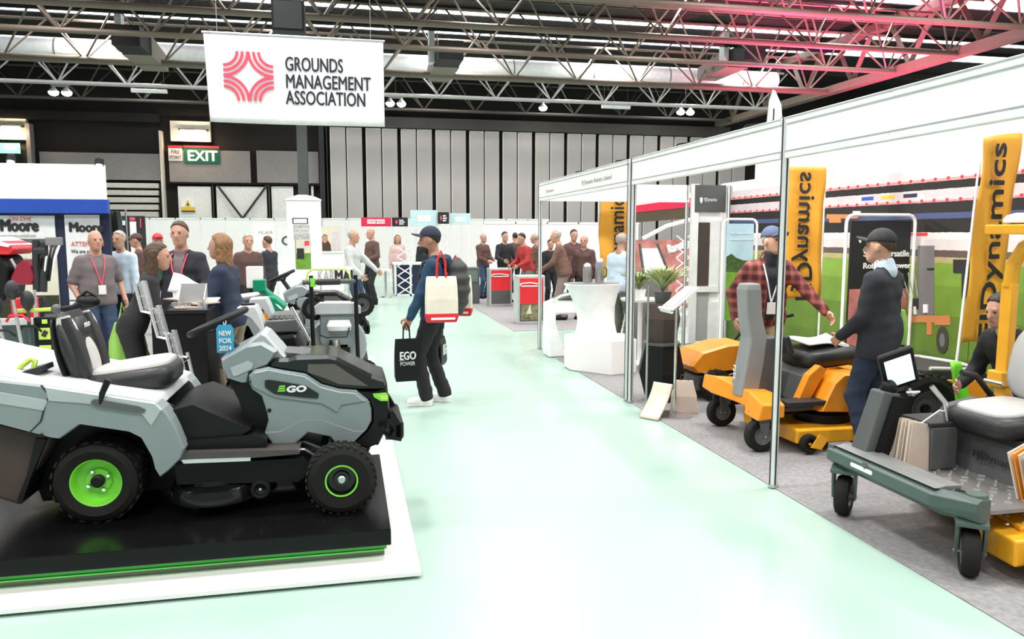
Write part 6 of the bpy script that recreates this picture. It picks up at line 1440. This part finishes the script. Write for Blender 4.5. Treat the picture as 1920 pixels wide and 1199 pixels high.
MB().span((W * .23, -.008, zz(505)), (W * .67, -.002, zz(449))).build('picture', 'grass_print', t); MB().span((W * .25, -.01, zz(475)), (W * .67, -.006, zz(449))).build('picture_sky', 'cream', t); MB().span((W * .27, -.013, zz(486)), (W * .48, -.009, zz(466))).build('mower_print', 'ink', t); MB().span((W * .5, -.013, zz(461)), (W * .64, -.009, zz(452))).build('price_flash', 'coral', t)
# white sign with dark letters behind the push mower
a = at(592, 500, 11.2); b = at(662, 531, 11.2); t = thing('name_board', 'white board with large black letters behind the push mower handle', 'sign', (a.x, 11.2, b.z))
W, Hh = b.x - a.x, a.z - b.z; MB().span((0, 0, 0), (W, .03, Hh)).build('board', 'white', t); text('KAR', Hh * .95, 'text_grey', t, (W * .04, -.006, Hh * .12), FRONT, fit=W * .44); text('MAI', Hh * .95, 'ink', t, (W * .5, -.006, Hh * .12), FRONT, fit=W * .46, bold=.008)
MB().span((W * .1, 0.01, -b.z + .04), (W * .14, .03, 0)).build('leg', 'alu', t); MB().span((W * .86, .01, -b.z + .04), (W * .9, .03, 0)).build('leg', 'alu', t)
# roll-up banner with letter C
a = at(520, 425, 20); b = at(545, 540, 20); t = thing('roll_up_banner', 'slim white roll-up banner with a large grey letter', 'banner stand', (a.x, 20, 0)); W = b.x - a.x
MB().span((0, 0, .06), (W, .01, a.z)).build('sheet', 'paper', t); MB().span((-.02, -.08, 0), (W + .02, .08, .07)).build('cassette', 'alu', t); text('C', .32, 'charcoal', t, (W * .3, -.006, a.z - .46), FRONT, fit=.2, bold=.01); MB().tube([(W / 2, .03, .05), (W / 2, .03, a.z)], .01, 6).build('support_pole', 'alu', t)
t, W, Hh = poster('small grey lettered white panel on the far white wall', 476, 418, 516, 470, 21, 'white'); text('FILAIR', .11, 'text_grey', t, (W * .2, -.006, Hh * .6), FRONT, fit=W * .7)
MB().span((0, .02, -t.location.z), (W, .04, 0)).build('lower_panel', 'white', t)
# portrait poster far away
t, W, Hh = poster('pale far poster with dark-haired portrait print', 597, 425, 640, 472, 24.4, 'cream'); MB().span((W * .45, .02, -t.location.z), (W * .55, .05, Hh * .5)).build('support_post', 'satin_white', t)
MB().prism([(W * .05, 0), (W * .55, 0), (W * .52, Hh * .3), (W * .4, Hh * .45), (W * .38, Hh * .65), (W * .25, Hh * .7), (W * .14, Hh * .6), (W * .12, Hh * .35)], -.006, 0).build('figure_print', 'hair_brown', t); MB().ball((W * .27, -.004, Hh * .5), (.09, .006, .13)).build('face_print', 'skin', t); MB().span((W * .6, -.006, Hh * .05), (W * .95, 0, Hh * .8)).build('window_print', 'pale_print', t)
for k, (px0, py0, px1, py1, Y, m, lab) in enumerate(((598, 472, 645, 545, 23.6, 'white', 'white far counter under the portrait poster'),)):
    a = at(px0, py0, Y); b = at(px1, py1, Y); t = thing('far_counter', lab, 'counter', (a.x, Y, 0)); W = b.x - a.x
    MB().span((0, 0, 0), (W, .5, a.z - .04)).build('body', m, t, bev=.01); MB().span((-.03, -.03, a.z - .04), (W + .03, .53, a.z)).build('top', 'satin_white', t); MB().span((0, -.004, a.z * .5), (W, 0, a.z * .5 + .02)).build('seam', 'text_grey', t)
# hanging name signs
def far_sign(label, px0, py0, px1, py1, Y, m, fn):
    t, W, Hh = wall_sign('name_sign', label, px0, py0, px1, py1, Y, m); z0 = t.location.z
    for sx in (.06, W - .06): MB().tube([(sx, .05, -z0), (sx, .05, 0)], .025, 6).build('leg', 'satin_white', t)
    fn(t, W, Hh); return t
def f_red(t, W, Hh):
    for k in (0, 1): MB().span((W * (.2 + .3 * k), -.01, Hh * .3), (W * (.48 + .3 * k), 0, Hh * .8)).build('white_box', 'paper', t)
    text('TURF WORLD', Hh * .34, 'red_sign', t, (W * .22, -.012, Hh * .42), FRONT, fit=W * .54)
def f_dark(t, W, Hh):
    MB().prism([(W * .18, Hh * .5), (W * .27, Hh * .22), (W * .36, Hh * .5), (W * .27, Hh * .78)], -.012, 0).build('diamond_logo', 'coral', t)
    for k in range(3): MB().span((W * .44, -.01, Hh * (.62 - .2 * k)), (W * (.72 + .08 * (k % 2)), 0, Hh * (.74 - .2 * k))).build('text_line', 'text_white', t)
def f_blue(t, W, Hh): MB().span((W * .25, -.01, Hh * .25), (W * .75, 0, Hh * .7)).build('white_box', 'paper', t)
far_sign('red name sign with white boxes over the far booths', 677, 408, 734, 425, 27, 'red_sign', f_red)
far_sign('dark name sign with red diamond beside the red sign', 735, 408, 765, 425, 27.05, 'dark_print', f_dark)
far_sign('large pale blue name sign left of the small dark sign', 769, 394, 821, 424, 26, 'paleblue_sign', f_blue)
far_sign('small dark name sign between the two pale blue signs', 821, 398, 842, 420, 25.9, 'dark_print', f_dark)
far_sign('pale blue name sign above the man with cap, right end', 843, 400, 882, 421, 26.1, 'paleblue_sign', f_blue)
# navy counter with lattice frame and stool
a = at(741, 497, 21.5); b = at(802, 548, 21.5); t = thing('navy_counter', 'navy fronted counter in white frame far down the aisle', 'counter', (a.x, 21.5, 0)); W = b.x - a.x
MB().span((0, 0, 0), (W, .6, a.z)).build('body', 'navy', t); 
for sx in (0, W * .47, W): MB().span((sx - .03, -.03, 0), (sx + .03, .02, a.z)).build('frame_post', 'satin_white', t)
MB().span((-.05, -.05, a.z), (W + .05, .65, a.z + .06)).build('top', 'satin_white', t); MB().span((0, -.03, 0), (W, .02, .05)).build('bottom_rail', 'satin_white', t)
t2 = thing('lattice_stand', 'silver folding lattice stand leaning before the navy counter', 'lattice stand', (a.x + .05, 21.3, 0))
for k in range(5):
    for (u, v) in ((0, .4), (.4, 0)): MB().tube([(u, 0, .05 + k * .26), (v, .02, .31 + k * .26)], .018, 6).build('lattice_bar', 'alu', t2)
b = gz(724, 560); t = thing('bar_stool', 'slim white bar stool in front of the navy counter', 'stool', (b.x, 21.0, 0))
MB().lathe([(.18, 0), (.18, .02), (.03, .05), (.001, .05)], 20).build('base', 'chrome', t, smooth=40); MB().tube([(0, 0, .04), (0, 0, .72)], .03, 8).build('column', 'chrome', t); MB().lathe([(.19, .72), (.2, .76), (.001, .78)], 20).build('seat', 'satin_white', t, smooth=40)
# red pedestal signs
def ped_sign(label, px0, px1, pyt, Y, lower):
    a = at(px0, pyt, Y); b = at(px1, pyt, Y); W = b.x - a.x; t = thing('pedestal_sign', label, 'pedestal sign', (a.x, Y, .006)); Hh = a.z
    MB().span((0, 0, 0), (W, .4, Hh)).build('cabinet', 'alu', t, bev=.01); MB().span((.04, -.012, Hh * .42), (W - .04, 0, Hh - .05)).build('red_face', 'red', t); MB().span((.04, -.012, .06), (W - .04, 0, Hh * .42)).build('lower_face', lower, t)
    MB().tube([(W * .08, -.02, Hh * .80), (W * .12, -.02, Hh * .84), (W * .45, -.02, Hh * .855), (W * .85, -.02, Hh * .82)], .012, 6).build('swoosh_logo', 'text_white', t); MB().span((W * .12, -.022, Hh * .775), (W * .85, -.014, Hh * .80)).build('logo_line', 'text_white', t)
    return t, W, Hh
ped_sign('red and dark pedestal sign with white swoosh further down the carpet', 918, 960, 504, 17.8, 'charcoal')
t, W, Hh = ped_sign('nearer red pedestal sign with machine picture behind the white post', 971, 1022, 518, 14.1, 'charcoal')
MB().span((.06, -.018, .08), (W - .06, -.012, Hh * .40)).build('picture', mat('field_pic', (.22, .2, .1), .7, var=.6, vs=12), t); MB().prism([(W * .3, .2), (W * .5, .2), (W * .45, Hh * .42)], -.022, -.016).build('bag_print', 'cream', t)
# cabinet and screen at far right of the aisle
t = thing('grey_stand', 'dark grey low stand with pale screen behind man with cap', 'stand', (X(880, 19), 18.6, 0)); MB().span((-.25, 0, 0), (.2, .3, .9)).build('body', 'charcoal', t, bev=.02); MB().span((-.2, -.02, .55), (.15, 0, .82)).build('screen', mat('dull_green', (.12, .17, .15), .4), t)
for k, (px, py) in enumerate(((1101, 523), (1122, 528))):
    p = at(px, py, 9.25); o = thing('steel_urn', ('taller' if k else 'shorter') + ' steel urn on the white flared counter', 'urn', (p.x, 9.25 - .05 * k, 1.095))
    MB().lathe([(.05, 0), (.055, .02), (.055, .20 + .06 * k), (.045, .23 + .06 * k), (.02, .25 + .06 * k), (.001, .25 + .06 * k)], 20).build('vessel', 'steel', o, smooth=40); MB().tube([(.05, 0, .2), (.09, 0, .17), (.085, 0, .08), (.055, 0, .06)], .007, 6).build('handle', 'black', o, smooth=50)

# tip of a white feather flag above the stand header
b = at(1437, 230, 15.0); t = thing('feather_flag', 'white feather flag whose tip shows above the stand header', 'flag', (b.x, 15.0, 0)); zt = at(1442, 168, 15.0).z
MB().prism([(-.02, .9), (.42, .9), (.40, zt - .9), (.33, zt - .3), (.18, zt - .02), (.12, zt), (.05, zt - .25), (-.02, zt - 1.2)], -.004, .004, 'xz').build('cloth', 'paper', t)
MB().tube([(-.03, 0, 0), (-.03, 0, zt - 1.2), (.05, 0, zt - .25), (.13, 0, zt)], .012, 6).build('pole', 'alu', t); MB().lathe([(.2, 0), (.2, .03), (.02, .05), (.001, .05)], 18).build('base', 'dark_grey', t)
text('J', .3, 'ink', t, (.12, -.008, at(1440, 222, 15).z), FRONT)
# ================================================================== PEOPLE
def tartan():
    m = mat('red_check', (.30, .03, .03), .85, var=0); nt = m.node_tree; b = nt.nodes['Principled BSDF']; tc = nt.nodes['Texture Coordinate']
    cols = []
    for ax, sc in (('X', 9.0), ('Z', 8.0)):
        w1 = nt.nodes.new('ShaderNodeTexWave'); w1.bands_direction = ax; w1.inputs['Scale'].default_value = sc / 2.2; w1.inputs['Distortion'].default_value = .4
        nt.links.new(tc.outputs['Object'], w1.inputs['Vector']); r1 = nt.nodes.new('ShaderNodeValToRGB'); e = r1.color_ramp.elements
        e[0].position = .45; e[0].color = (.06, .012, .012, 1); e[1].position = .55; e[1].color = (.27, .025, .025, 1); x = r1.color_ramp.elements.new(.97); x.color = (.30, .10, .08, 1)
        nt.links.new(w1.outputs['Fac'], r1.inputs['Fac']); cols.append(r1)
    mx = nt.nodes.new('ShaderNodeMixRGB'); mx.inputs['Fac'].default_value = .5
    nt.links.new(cols[0].outputs['Color'], mx.inputs['Color1']); nt.links.new(cols[1].outputs['Color'], mx.inputs['Color2']); nt.links.new(mx.outputs['Color'], b.inputs['Base Color'])
    return m
M['red_check'] = tartan()
D('denim', (.03, .055, .11), .8, bump=.2, bs=150); D('navy_cloth', (.018, .03, .06), .85, bump=.2, bs=120); D('teal_navy', (.012, .05, .10), .85, bump=.2, bs=120); D('black_cloth', (.014, .014, .016), .85, bump=.2, bs=120)
D('grey_cloth', (.17, .14, .145), .85, bump=.2, bs=120); D('pale_grey_cloth', (.5, .5, .5), .85); D('brown_jacket', (.10, .05, .045), .85); D('chocolate', (.16, .085, .06), .85); D('pale_blue_cloth', (.55, .66, .75), .8); D('taupe', (.27, .22, .19), .85)
D('red_cloth', (.4, .03, .03), .85); D('canvas', (.78, .72, .60), .85, bump=.2, bs=200); D('cap_navy', (.02, .025, .05), .8); D('cap_blue', (.06, .08, .15), .8); D('brown_leather', (.12, .05, .03), .5); D('khaki_cloth', (.33, .26, .15), .85); D('pink_cloth', (.62, .42, .40), .8); D('grey_green', (.16, .18, .14), .85); D('lime_cloth', (.28, .55, .10), .8); D('quilt', (.035, .035, .036), .6); D('dark_green_cloth', (.03, .09, .05), .8); D('slate', (.018, .019, .027), .85)
# central man walking past with bags
r, P0 = person('bearded man in navy cap and hoodie carrying bags down the aisle', .84, 7.62, 72, 1.76, top='teal_navy', bottom='black_cloth', shoes='white', hair='short', cap='cap_navy', hands=[(-.25, .22, .82), (.27, .05, .80)], feet=((-.10, .07), (.10, -.08)), res=.014, girth=1.06, look=(10, 4), top_len=.90, skin='skin2', group=None)
hd = thing('hood', None, None) if False else None
def sdf_part(name, m, fn, lo, hi, h, par):
    v_, f_ = surfnet(fn, np.array(lo, float), np.array(hi, float), h); return link(name, npmesh(name, v_, f_, [m]), par)
sdf_part('hood', 'teal_navy', lambda P: np.minimum(np.minimum(cone(P, (-.10, -.02, 1.44), (0, -.12, 1.44), .045, .06), cone(P, (.10, -.02, 1.44), (0, -.12, 1.44), .045, .06)), cone(P, (0, -.12, 1.44), (0, -.15, 1.36), .06, .05)), (-.2, -.25, 1.2), (.2, .1, 1.6), .013, r)
sdf_part('beard', 'hair_dark', lambda P: np.maximum(ell((P - P0['hc']), (0, .035, -.075), (.062, .062, .06)), ((P - P0['hc'])[:, 2] + .03)), P0['hc'] - .16, P0['hc'] + .16, .008, r).rotation_euler = (0, 0, 0)
# quilted backpack
bp = thing('backpack', 'dark quilted backpack on the back of the man with bags', 'backpack', r.location, r.rotation_euler.z)
sdf_part('body', 'quilt', lambda P: np.maximum(ell(P, (0, -.235, 1.19), (.16, .12, .29)), -P[:, 1] * 0 + (P[:, 1] + .13)) + .008 * np.cos(P[:, 2] * 52), (-.22, -.40, .85), (.22, -.08, 1.52), .014, bp)
for sx in (-1, 1): MB().tube([(sx * .10, -.15, 1.46), (sx * .11, -.04, 1.49), (sx * .115, .09, 1.42), (sx * .13, .13, 1.25), (sx * .15, .0, 1.08), (sx * .11, -.15, 1.02)], .016, 8).build('strap', 'quilt', bp, smooth=50)
def tote(label, loc, rz, w_, h_, d_, body, band=None, strap=None, strap_top=.5, mark=None, thick=.012):
    t = thing('tote_bag', label, 'bag', loc, rz)
    MB().loft([[(-w_ / 2 * k, -d_ / 2 * q, z), (w_ / 2 * k, -d_ / 2 * q, z), (w_ / 2 * k, d_ / 2 * q, z), (-w_ / 2 * k, d_ / 2 * q, z)] for (k, q, z) in ((.90, .6, 0), (1, 1, h_ * .12), (1, 1, h_ * .5), (.97, .7, h_ * .8), (.93, .25, h_))]).build('body', body, t, bev=.012)
    if band:
        MB().loft([[(-w_ / 2 * k, -d_ / 2 * q, z), (w_ / 2 * k, -d_ / 2 * q, z), (w_ / 2 * k, d_ / 2 * q, z), (-w_ / 2 * k, d_ / 2 * q, z)] for (k, q, z) in ((.92, .7, -.002), (1.02, 1.06, h_ * .12), (1.02, 1.06, h_ * .2))]).build('red_band', band, t, bev=.008)
        MB().span((-w_ * .35, -d_ / 2 * 1.1, h_ * .06), (w_ * .4, -d_ / 2 * 1.02, h_ * .11)).build('white_mark', 'text_white', t); MB().span((-w_ * .35, d_ / 2 * 1.02, h_ * .06), (w_ * .4, d_ / 2 * 1.1, h_ * .11)).build('white_mark', 'text_white', t)
    for sy in (-1, 1):
        MB().tube([(-w_ * .14, sy * .006, h_ * .95), (-w_ * .12, sy * .008, h_ + strap_top * .6), (0, sy * .01, h_ + strap_top), (w_ * .12, sy * .008, h_ + strap_top * .6), (w_ * .14, sy * .006, h_ * .95)], thick, 6).build('strap', strap or body, t, smooth=50)
    if mark:
        text(mark[0], mark[1], 'text_white', t, (-w_ * .32, -d_ / 2 - .006, h_ * .52), FRONT, fit=w_ * .64, bold=.003); text('POWER', mark[1] * .5, 'text_white', t, (-w_ * .3, -d_ / 2 - .006, h_ * .38), FRONT, fit=w_ * .6)
        MB().span((-w_ * .34, -d_ / 2 - .006, h_ * .50), (-w_ * .1, -d_ / 2 - .003, h_ * .505)).build('rule', 'text_white', t)
    return t
p = wpt(P0, (-.30, -.13, .86)); tote('cream tote bag with red base hanging at near side of the man with cap', p, R(2), .31, .44, .09, 'canvas', 'red', 'red', .24, thick=.011)
p = wpt(P0, (.30, -.16, .86)); tote('second cream tote bag with red base on the far shoulder', p, R(-18), .34, .42, .09, 'canvas', 'red', 'red', .20, thick=.010)
h = wpt(P0, (-.25, .23, .66)); tote('black carrier bag with white lettering held in the near hand', (h.x + .0, h.y - .04, .28), R(8), .24, .42, .05, 'black', None, 'black', .15, ('EGO', .11), thick=.006)
h = wpt(P0, (.28, .05, .66)); tote('black carrier bag with lime mark held behind the walking legs', (h.x + .06, h.y, .34), R(70), .26, .30, .06, 'black', None, 'black', .12, ('EGO', .1), thick=.006)

# left group around the black counter
r, P1 = person('woman with brown hair in black coat leaning over the black counter', X(244, 7.0), 7.0, 283, 1.62, top='black_cloth', bottom='black_cloth', hair='long', hair_mat='hair_brown', lean=24, hands=[(-.12, .42, 1.03), (.16, .44, 1.0)], feet=((-.10, -.02), (.10, -.08)), look=(-10, -6), group=None, collar='dark_green_cloth', z=.04)
for k in range(3):
    h = wpt(P1, (.0, .47, 1.06)); o = MB().box((0, 0, .0), (.17, .006, .23)).build('leaflet', 'paper'); o.location = (h.x + .03 * k, h.y - .02 * k, h.z + .06); o.rotation_euler = (R(-25), R(15 + 8 * k), R(20 + 15 * k)); tag(o, ('nearest', 'middle', 'farthest')[2 - k] + ' of three pale leaflets held by the woman with brown hair', 'leaflet', 'leaflets held by the woman in black coat')
r, P2 = person('woman with blond hair in navy top and khaki trousers at the counter', X(436, 7.45), 7.45, 75, 1.66, top='navy_cloth', bottom='khaki', hair='bob', hair_mat='hair_blond', lean=8, hands=[(-.14, .36, 1.12), (.14, .36, 1.10)], look=(0, -5), feet=((-.12, .05), (.12, -.05)), group=None, z=.04)
h = wpt(P2, (0, .42, 1.14)); o = MB().grid(lambda u, v: (.3 * u - .15, .21 * v, .02 * math.sin(u * 6)), 8, 4).build('leaflet', 'paper', None, smooth=60, solid=.003); o.location = (h.x - .05, h.y, h.z); o.rotation_euler = (R(60), R(25), R(20)); tag(o, 'open white leaflet held by the woman with blond hair', 'leaflet')
r, P3 = person('smiling man in dark jacket with pink lanyard behind the black counter', X(346, 8.3), 8.3, 172, 1.78, top='slate', bottom='black_cloth', hair='short', hair_mat='hair_brown', lanyard='coral', hands=[(-.2, .30, 1.05), (.2, .30, 1.05)], group=None, girth=1.08, open_front='grey_cloth', z=.04)
r, P4 = person('bald man in grey polo shirt and jeans by the white and blue booth', X(186, 10.1), 10.1, 215, 1.74, top='grey_cloth', bottom='denim', shoes='brown_leather', hair=None, sleeves=.42, lanyard='coral', hands=[(-.30, .04, .92), (.24, .12, .93)], group=None, girth=1.12)
h = wpt(P1, (-.25, -.10, .72)); t = thing('carrier_bag', 'bright lime green bag hanging behind the woman in black coat', 'bag', (h.x + .10, h.y - .16, .50), R(25))
MB().loft([rr(0, 0, .12, .07, 0), rr(.01, 0, .16, .10, .1), rr(0, 0, .14, .09, .3), rr(-.02, 0, .07, .04, .46)]).build('body', 'lime_cloth', t, smooth=60); MB().tube([(-.05, 0, .45), (-.03, 0, .62), (.02, 0, .45)], .012, 6).build('strap', 'lime_cloth', t)
r, _ = person('man in light blue shirt standing behind the bald man', X(222, 11.6), 11.9, 160, 1.74, top='pale_blue_cloth', bottom='slate', res=.02, hair_mat='hair_grey')
r, _ = person('visitor in red cap far behind the black counter', X(303, 14), 14, 200, 1.70, top='red_cloth', bottom='black_cloth', cap='red', hair='short', res=.02)
r, _ = person('man in dark red cap and brown jacket beside the dark graphic wall', X(266, 15), 15, 100, 1.70, top='brown_jacket', bottom='black_cloth', cap='brown_jacket', res=.02)
r, _ = person('man in dark jacket seen beyond the blond woman', X(470, 13), 13, 200, 1.70, top='brown_jacket', bottom='black_cloth', res=.02, hair_mat='hair_grey')
r, _ = person('man in navy coat with shoulder bag beside the slim roll-up banner', X(508, 15.5), 15.5, 60, 1.66, top='slate', bottom='black_cloth', res=.02, hair_mat='hair_brown', girth=1.1)
# far crowd down the aisle
r, _ = person('man in pale grey jumper with hand out beyond the push mower', X(664, 14.5), 14.5, 245, 1.78, top='pale_grey_cloth', bottom='denim', res=.02, hair='thin', hair_mat='hair_grey', hands=[(-.2, .42, .98), (.22, .25, .95)])
r, _ = person('tall bald man in brown jacket under the red name sign', X(700, 19), 19, 120, 1.84, top='brown_jacket', bottom='black_cloth', hair=None, res=.022, girth=1.1, hands=[(-.2, .25, 1.05), (.2, .2, 1.0)])
r, _ = person('woman in pale pink top at the far navy counter', X(748, 22.5), 22.6, 185, 1.68, top='pink_cloth', bottom='taupe', hair='bob', hair_mat='hair_blond', res=.024)
r, _ = person('visitor in dark coat far behind the man with cap', X(797, 23.5), 23.6, 175, 1.62, top='slate', bottom='black_cloth', res=.024, hair_mat='hair_brown')
r, _ = person('man in dark fleece and jeans left of the red pedestal signs', X(906, 20.2), 20.2, 215, 1.72, top='brown_jacket', bottom='denim', res=.022, hair='thin', hair_mat='hair_grey', hands=[(-.12, .28, 1.05), (.12, .28, 1.02)])
r, _ = person('man with dark hair and black jacket at the red pedestal sign', X(946, 18.9), 18.9, 200, 1.76, top='black_cloth', bottom='black_cloth', res=.022, hands=[(-.2, .3, 1.05), (.2, .3, 1.05)])
r, _ = person('visitor with dark hair seen from behind in the red-sign group', X(966, 22), 22, 10, 1.74, top='brown_jacket', bottom='slate', res=.024)
r, _ = person('man in red jacket bending between the two red pedestal signs', X(990, 17.2), 17.2, 110, 1.74, top='red_cloth', bottom='grey_green', res=.02, lean=15, hands=[(-.2, .4, 1.0), (.2, .35, 1.0)])
r, _ = person('visitor in dark top just left of the white post', X(1004, 17.9), 17.9, 60, 1.72, top='chocolate', bottom='grey_green', res=.02, hair='thin', hair_mat='hair_grey')
r, _ = person('broad man in chocolate shirt and pale trousers leaning at a table', X(1058, 14.75), 14.75, 70, 1.80, top='chocolate', bottom='taupe', res=.02, girth=1.25, lean=14, hands=[(-.2, .42, .98), (.2, .42, .98)], hair='thin', hair_mat='hair_grey')
r, _ = person('man with dark hair facing the broad man in chocolate shirt', X(1074, 16.4), 16.4, 185, 1.80, top='brown_jacket', bottom='slate', res=.02)
r, _ = person('man in brown top near the orange flag pole', X(1094, 14.8), 14.8, 150, 1.68, top='brown_jacket', bottom='slate', res=.02, hair='thin', hair_mat='hair_grey')
r, _ = person('visitor with dark hair and glasses left of the broad man', X(1031, 17.4), 17.4, 190, 1.58, top='black_cloth', bottom='black_cloth', res=.022)
r, _ = person('man in pale blue shirt turned away beside the double post', X(1162, 10.72), 10.72, 300, 1.72, top='pale_blue_cloth', bottom='grey_green', res=.018, hair='thin', hair_mat='hair_grey', girth=1.12, group=None)
# right stand
r, P5 = person('man in red checked shirt and blue cap pointing at the orange mower', 3.86, 6.62, 172, 1.76, top='red_check', bottom='khaki_cloth', shoes='brown_leather', cap='cap_blue', hair='short', hair_mat='hair_grey', lanyard='paper', lean=12, hands=[(-.50, .36, .93), (.30, .10, .92)], look=(22, -8), res=.014, girth=1.12, group=None, collar=True, open_front='slate')
r, P6 = person('man in dark jacket and black cap looking at the orange mower', 3.90, 5.02, 28, 1.72, top='slate', bottom='navy_cloth', shoes='brown_leather', cap='black_cloth', hair='short', hair_mat='hair_brown', hands=[(-.16, .22, .95), (.24, .12, .88)], res=.014, girth=1.1, group=None, collar='pale_blue_cloth', look=(12, 0), top_len=.84)

r, P7 = person('crouching person in black at the right edge behind the roll bar', 4.86, 4.62, 95, 1.70, top='black_cloth', bottom='black_cloth', hair='short', hair_mat='hair_dark', crouch=.36, lean=30, hands=[(-.22, .40, .62), (.22, .42, .62)], feet=((-.13, .02), (.13, .06)), group=None, girth=1.08)
t = thing('lime_chair', 'lime green curved chair back behind the near mower seat', 'chair', (4.72, 5.05, .006), R(20))
MB().grid(lambda u, v: (-.10 + .2 * u * (1 - .5 * v), .05 * math.sin(u * 3.1) + .05 * v, .36 + .34 * v), 8, 8).build('backrest', 'lime', t, smooth=60, solid=.015)
MB().box((0, -.12, .36), (.26, .26, .025)).build('seat', 'lime', t, bev=.01)
for (sx, sy) in ((-.11, -.22), (.11, -.22), (-.11, 0), (.11, 0)): MB().tube([(sx * .9, sy, .35), (sx * 1.15, sy * 1.1, 0)], .01, 6).build('leg', 'chrome', t)
h = wpt(P6, (.25, .0, .98)); t = thing('shoulder_bag', 'lime shoulder strap bag at far hip of the man in dark jacket', 'bag', (h.x + .05, h.y + .02, .86), R(-20))
MB().loft([rr(0, 0, .05, .09, 0), rr(0, 0, .055, .10, .12), rr(0, 0, .035, .06, .26)]).build('pouch', 'lime_cloth', t, smooth=60); MB().tube([(0, -.03, .25), (-.03, .0, .45), (0, .03, .25)], .012, 6).build('strap', 'lime_cloth', t)
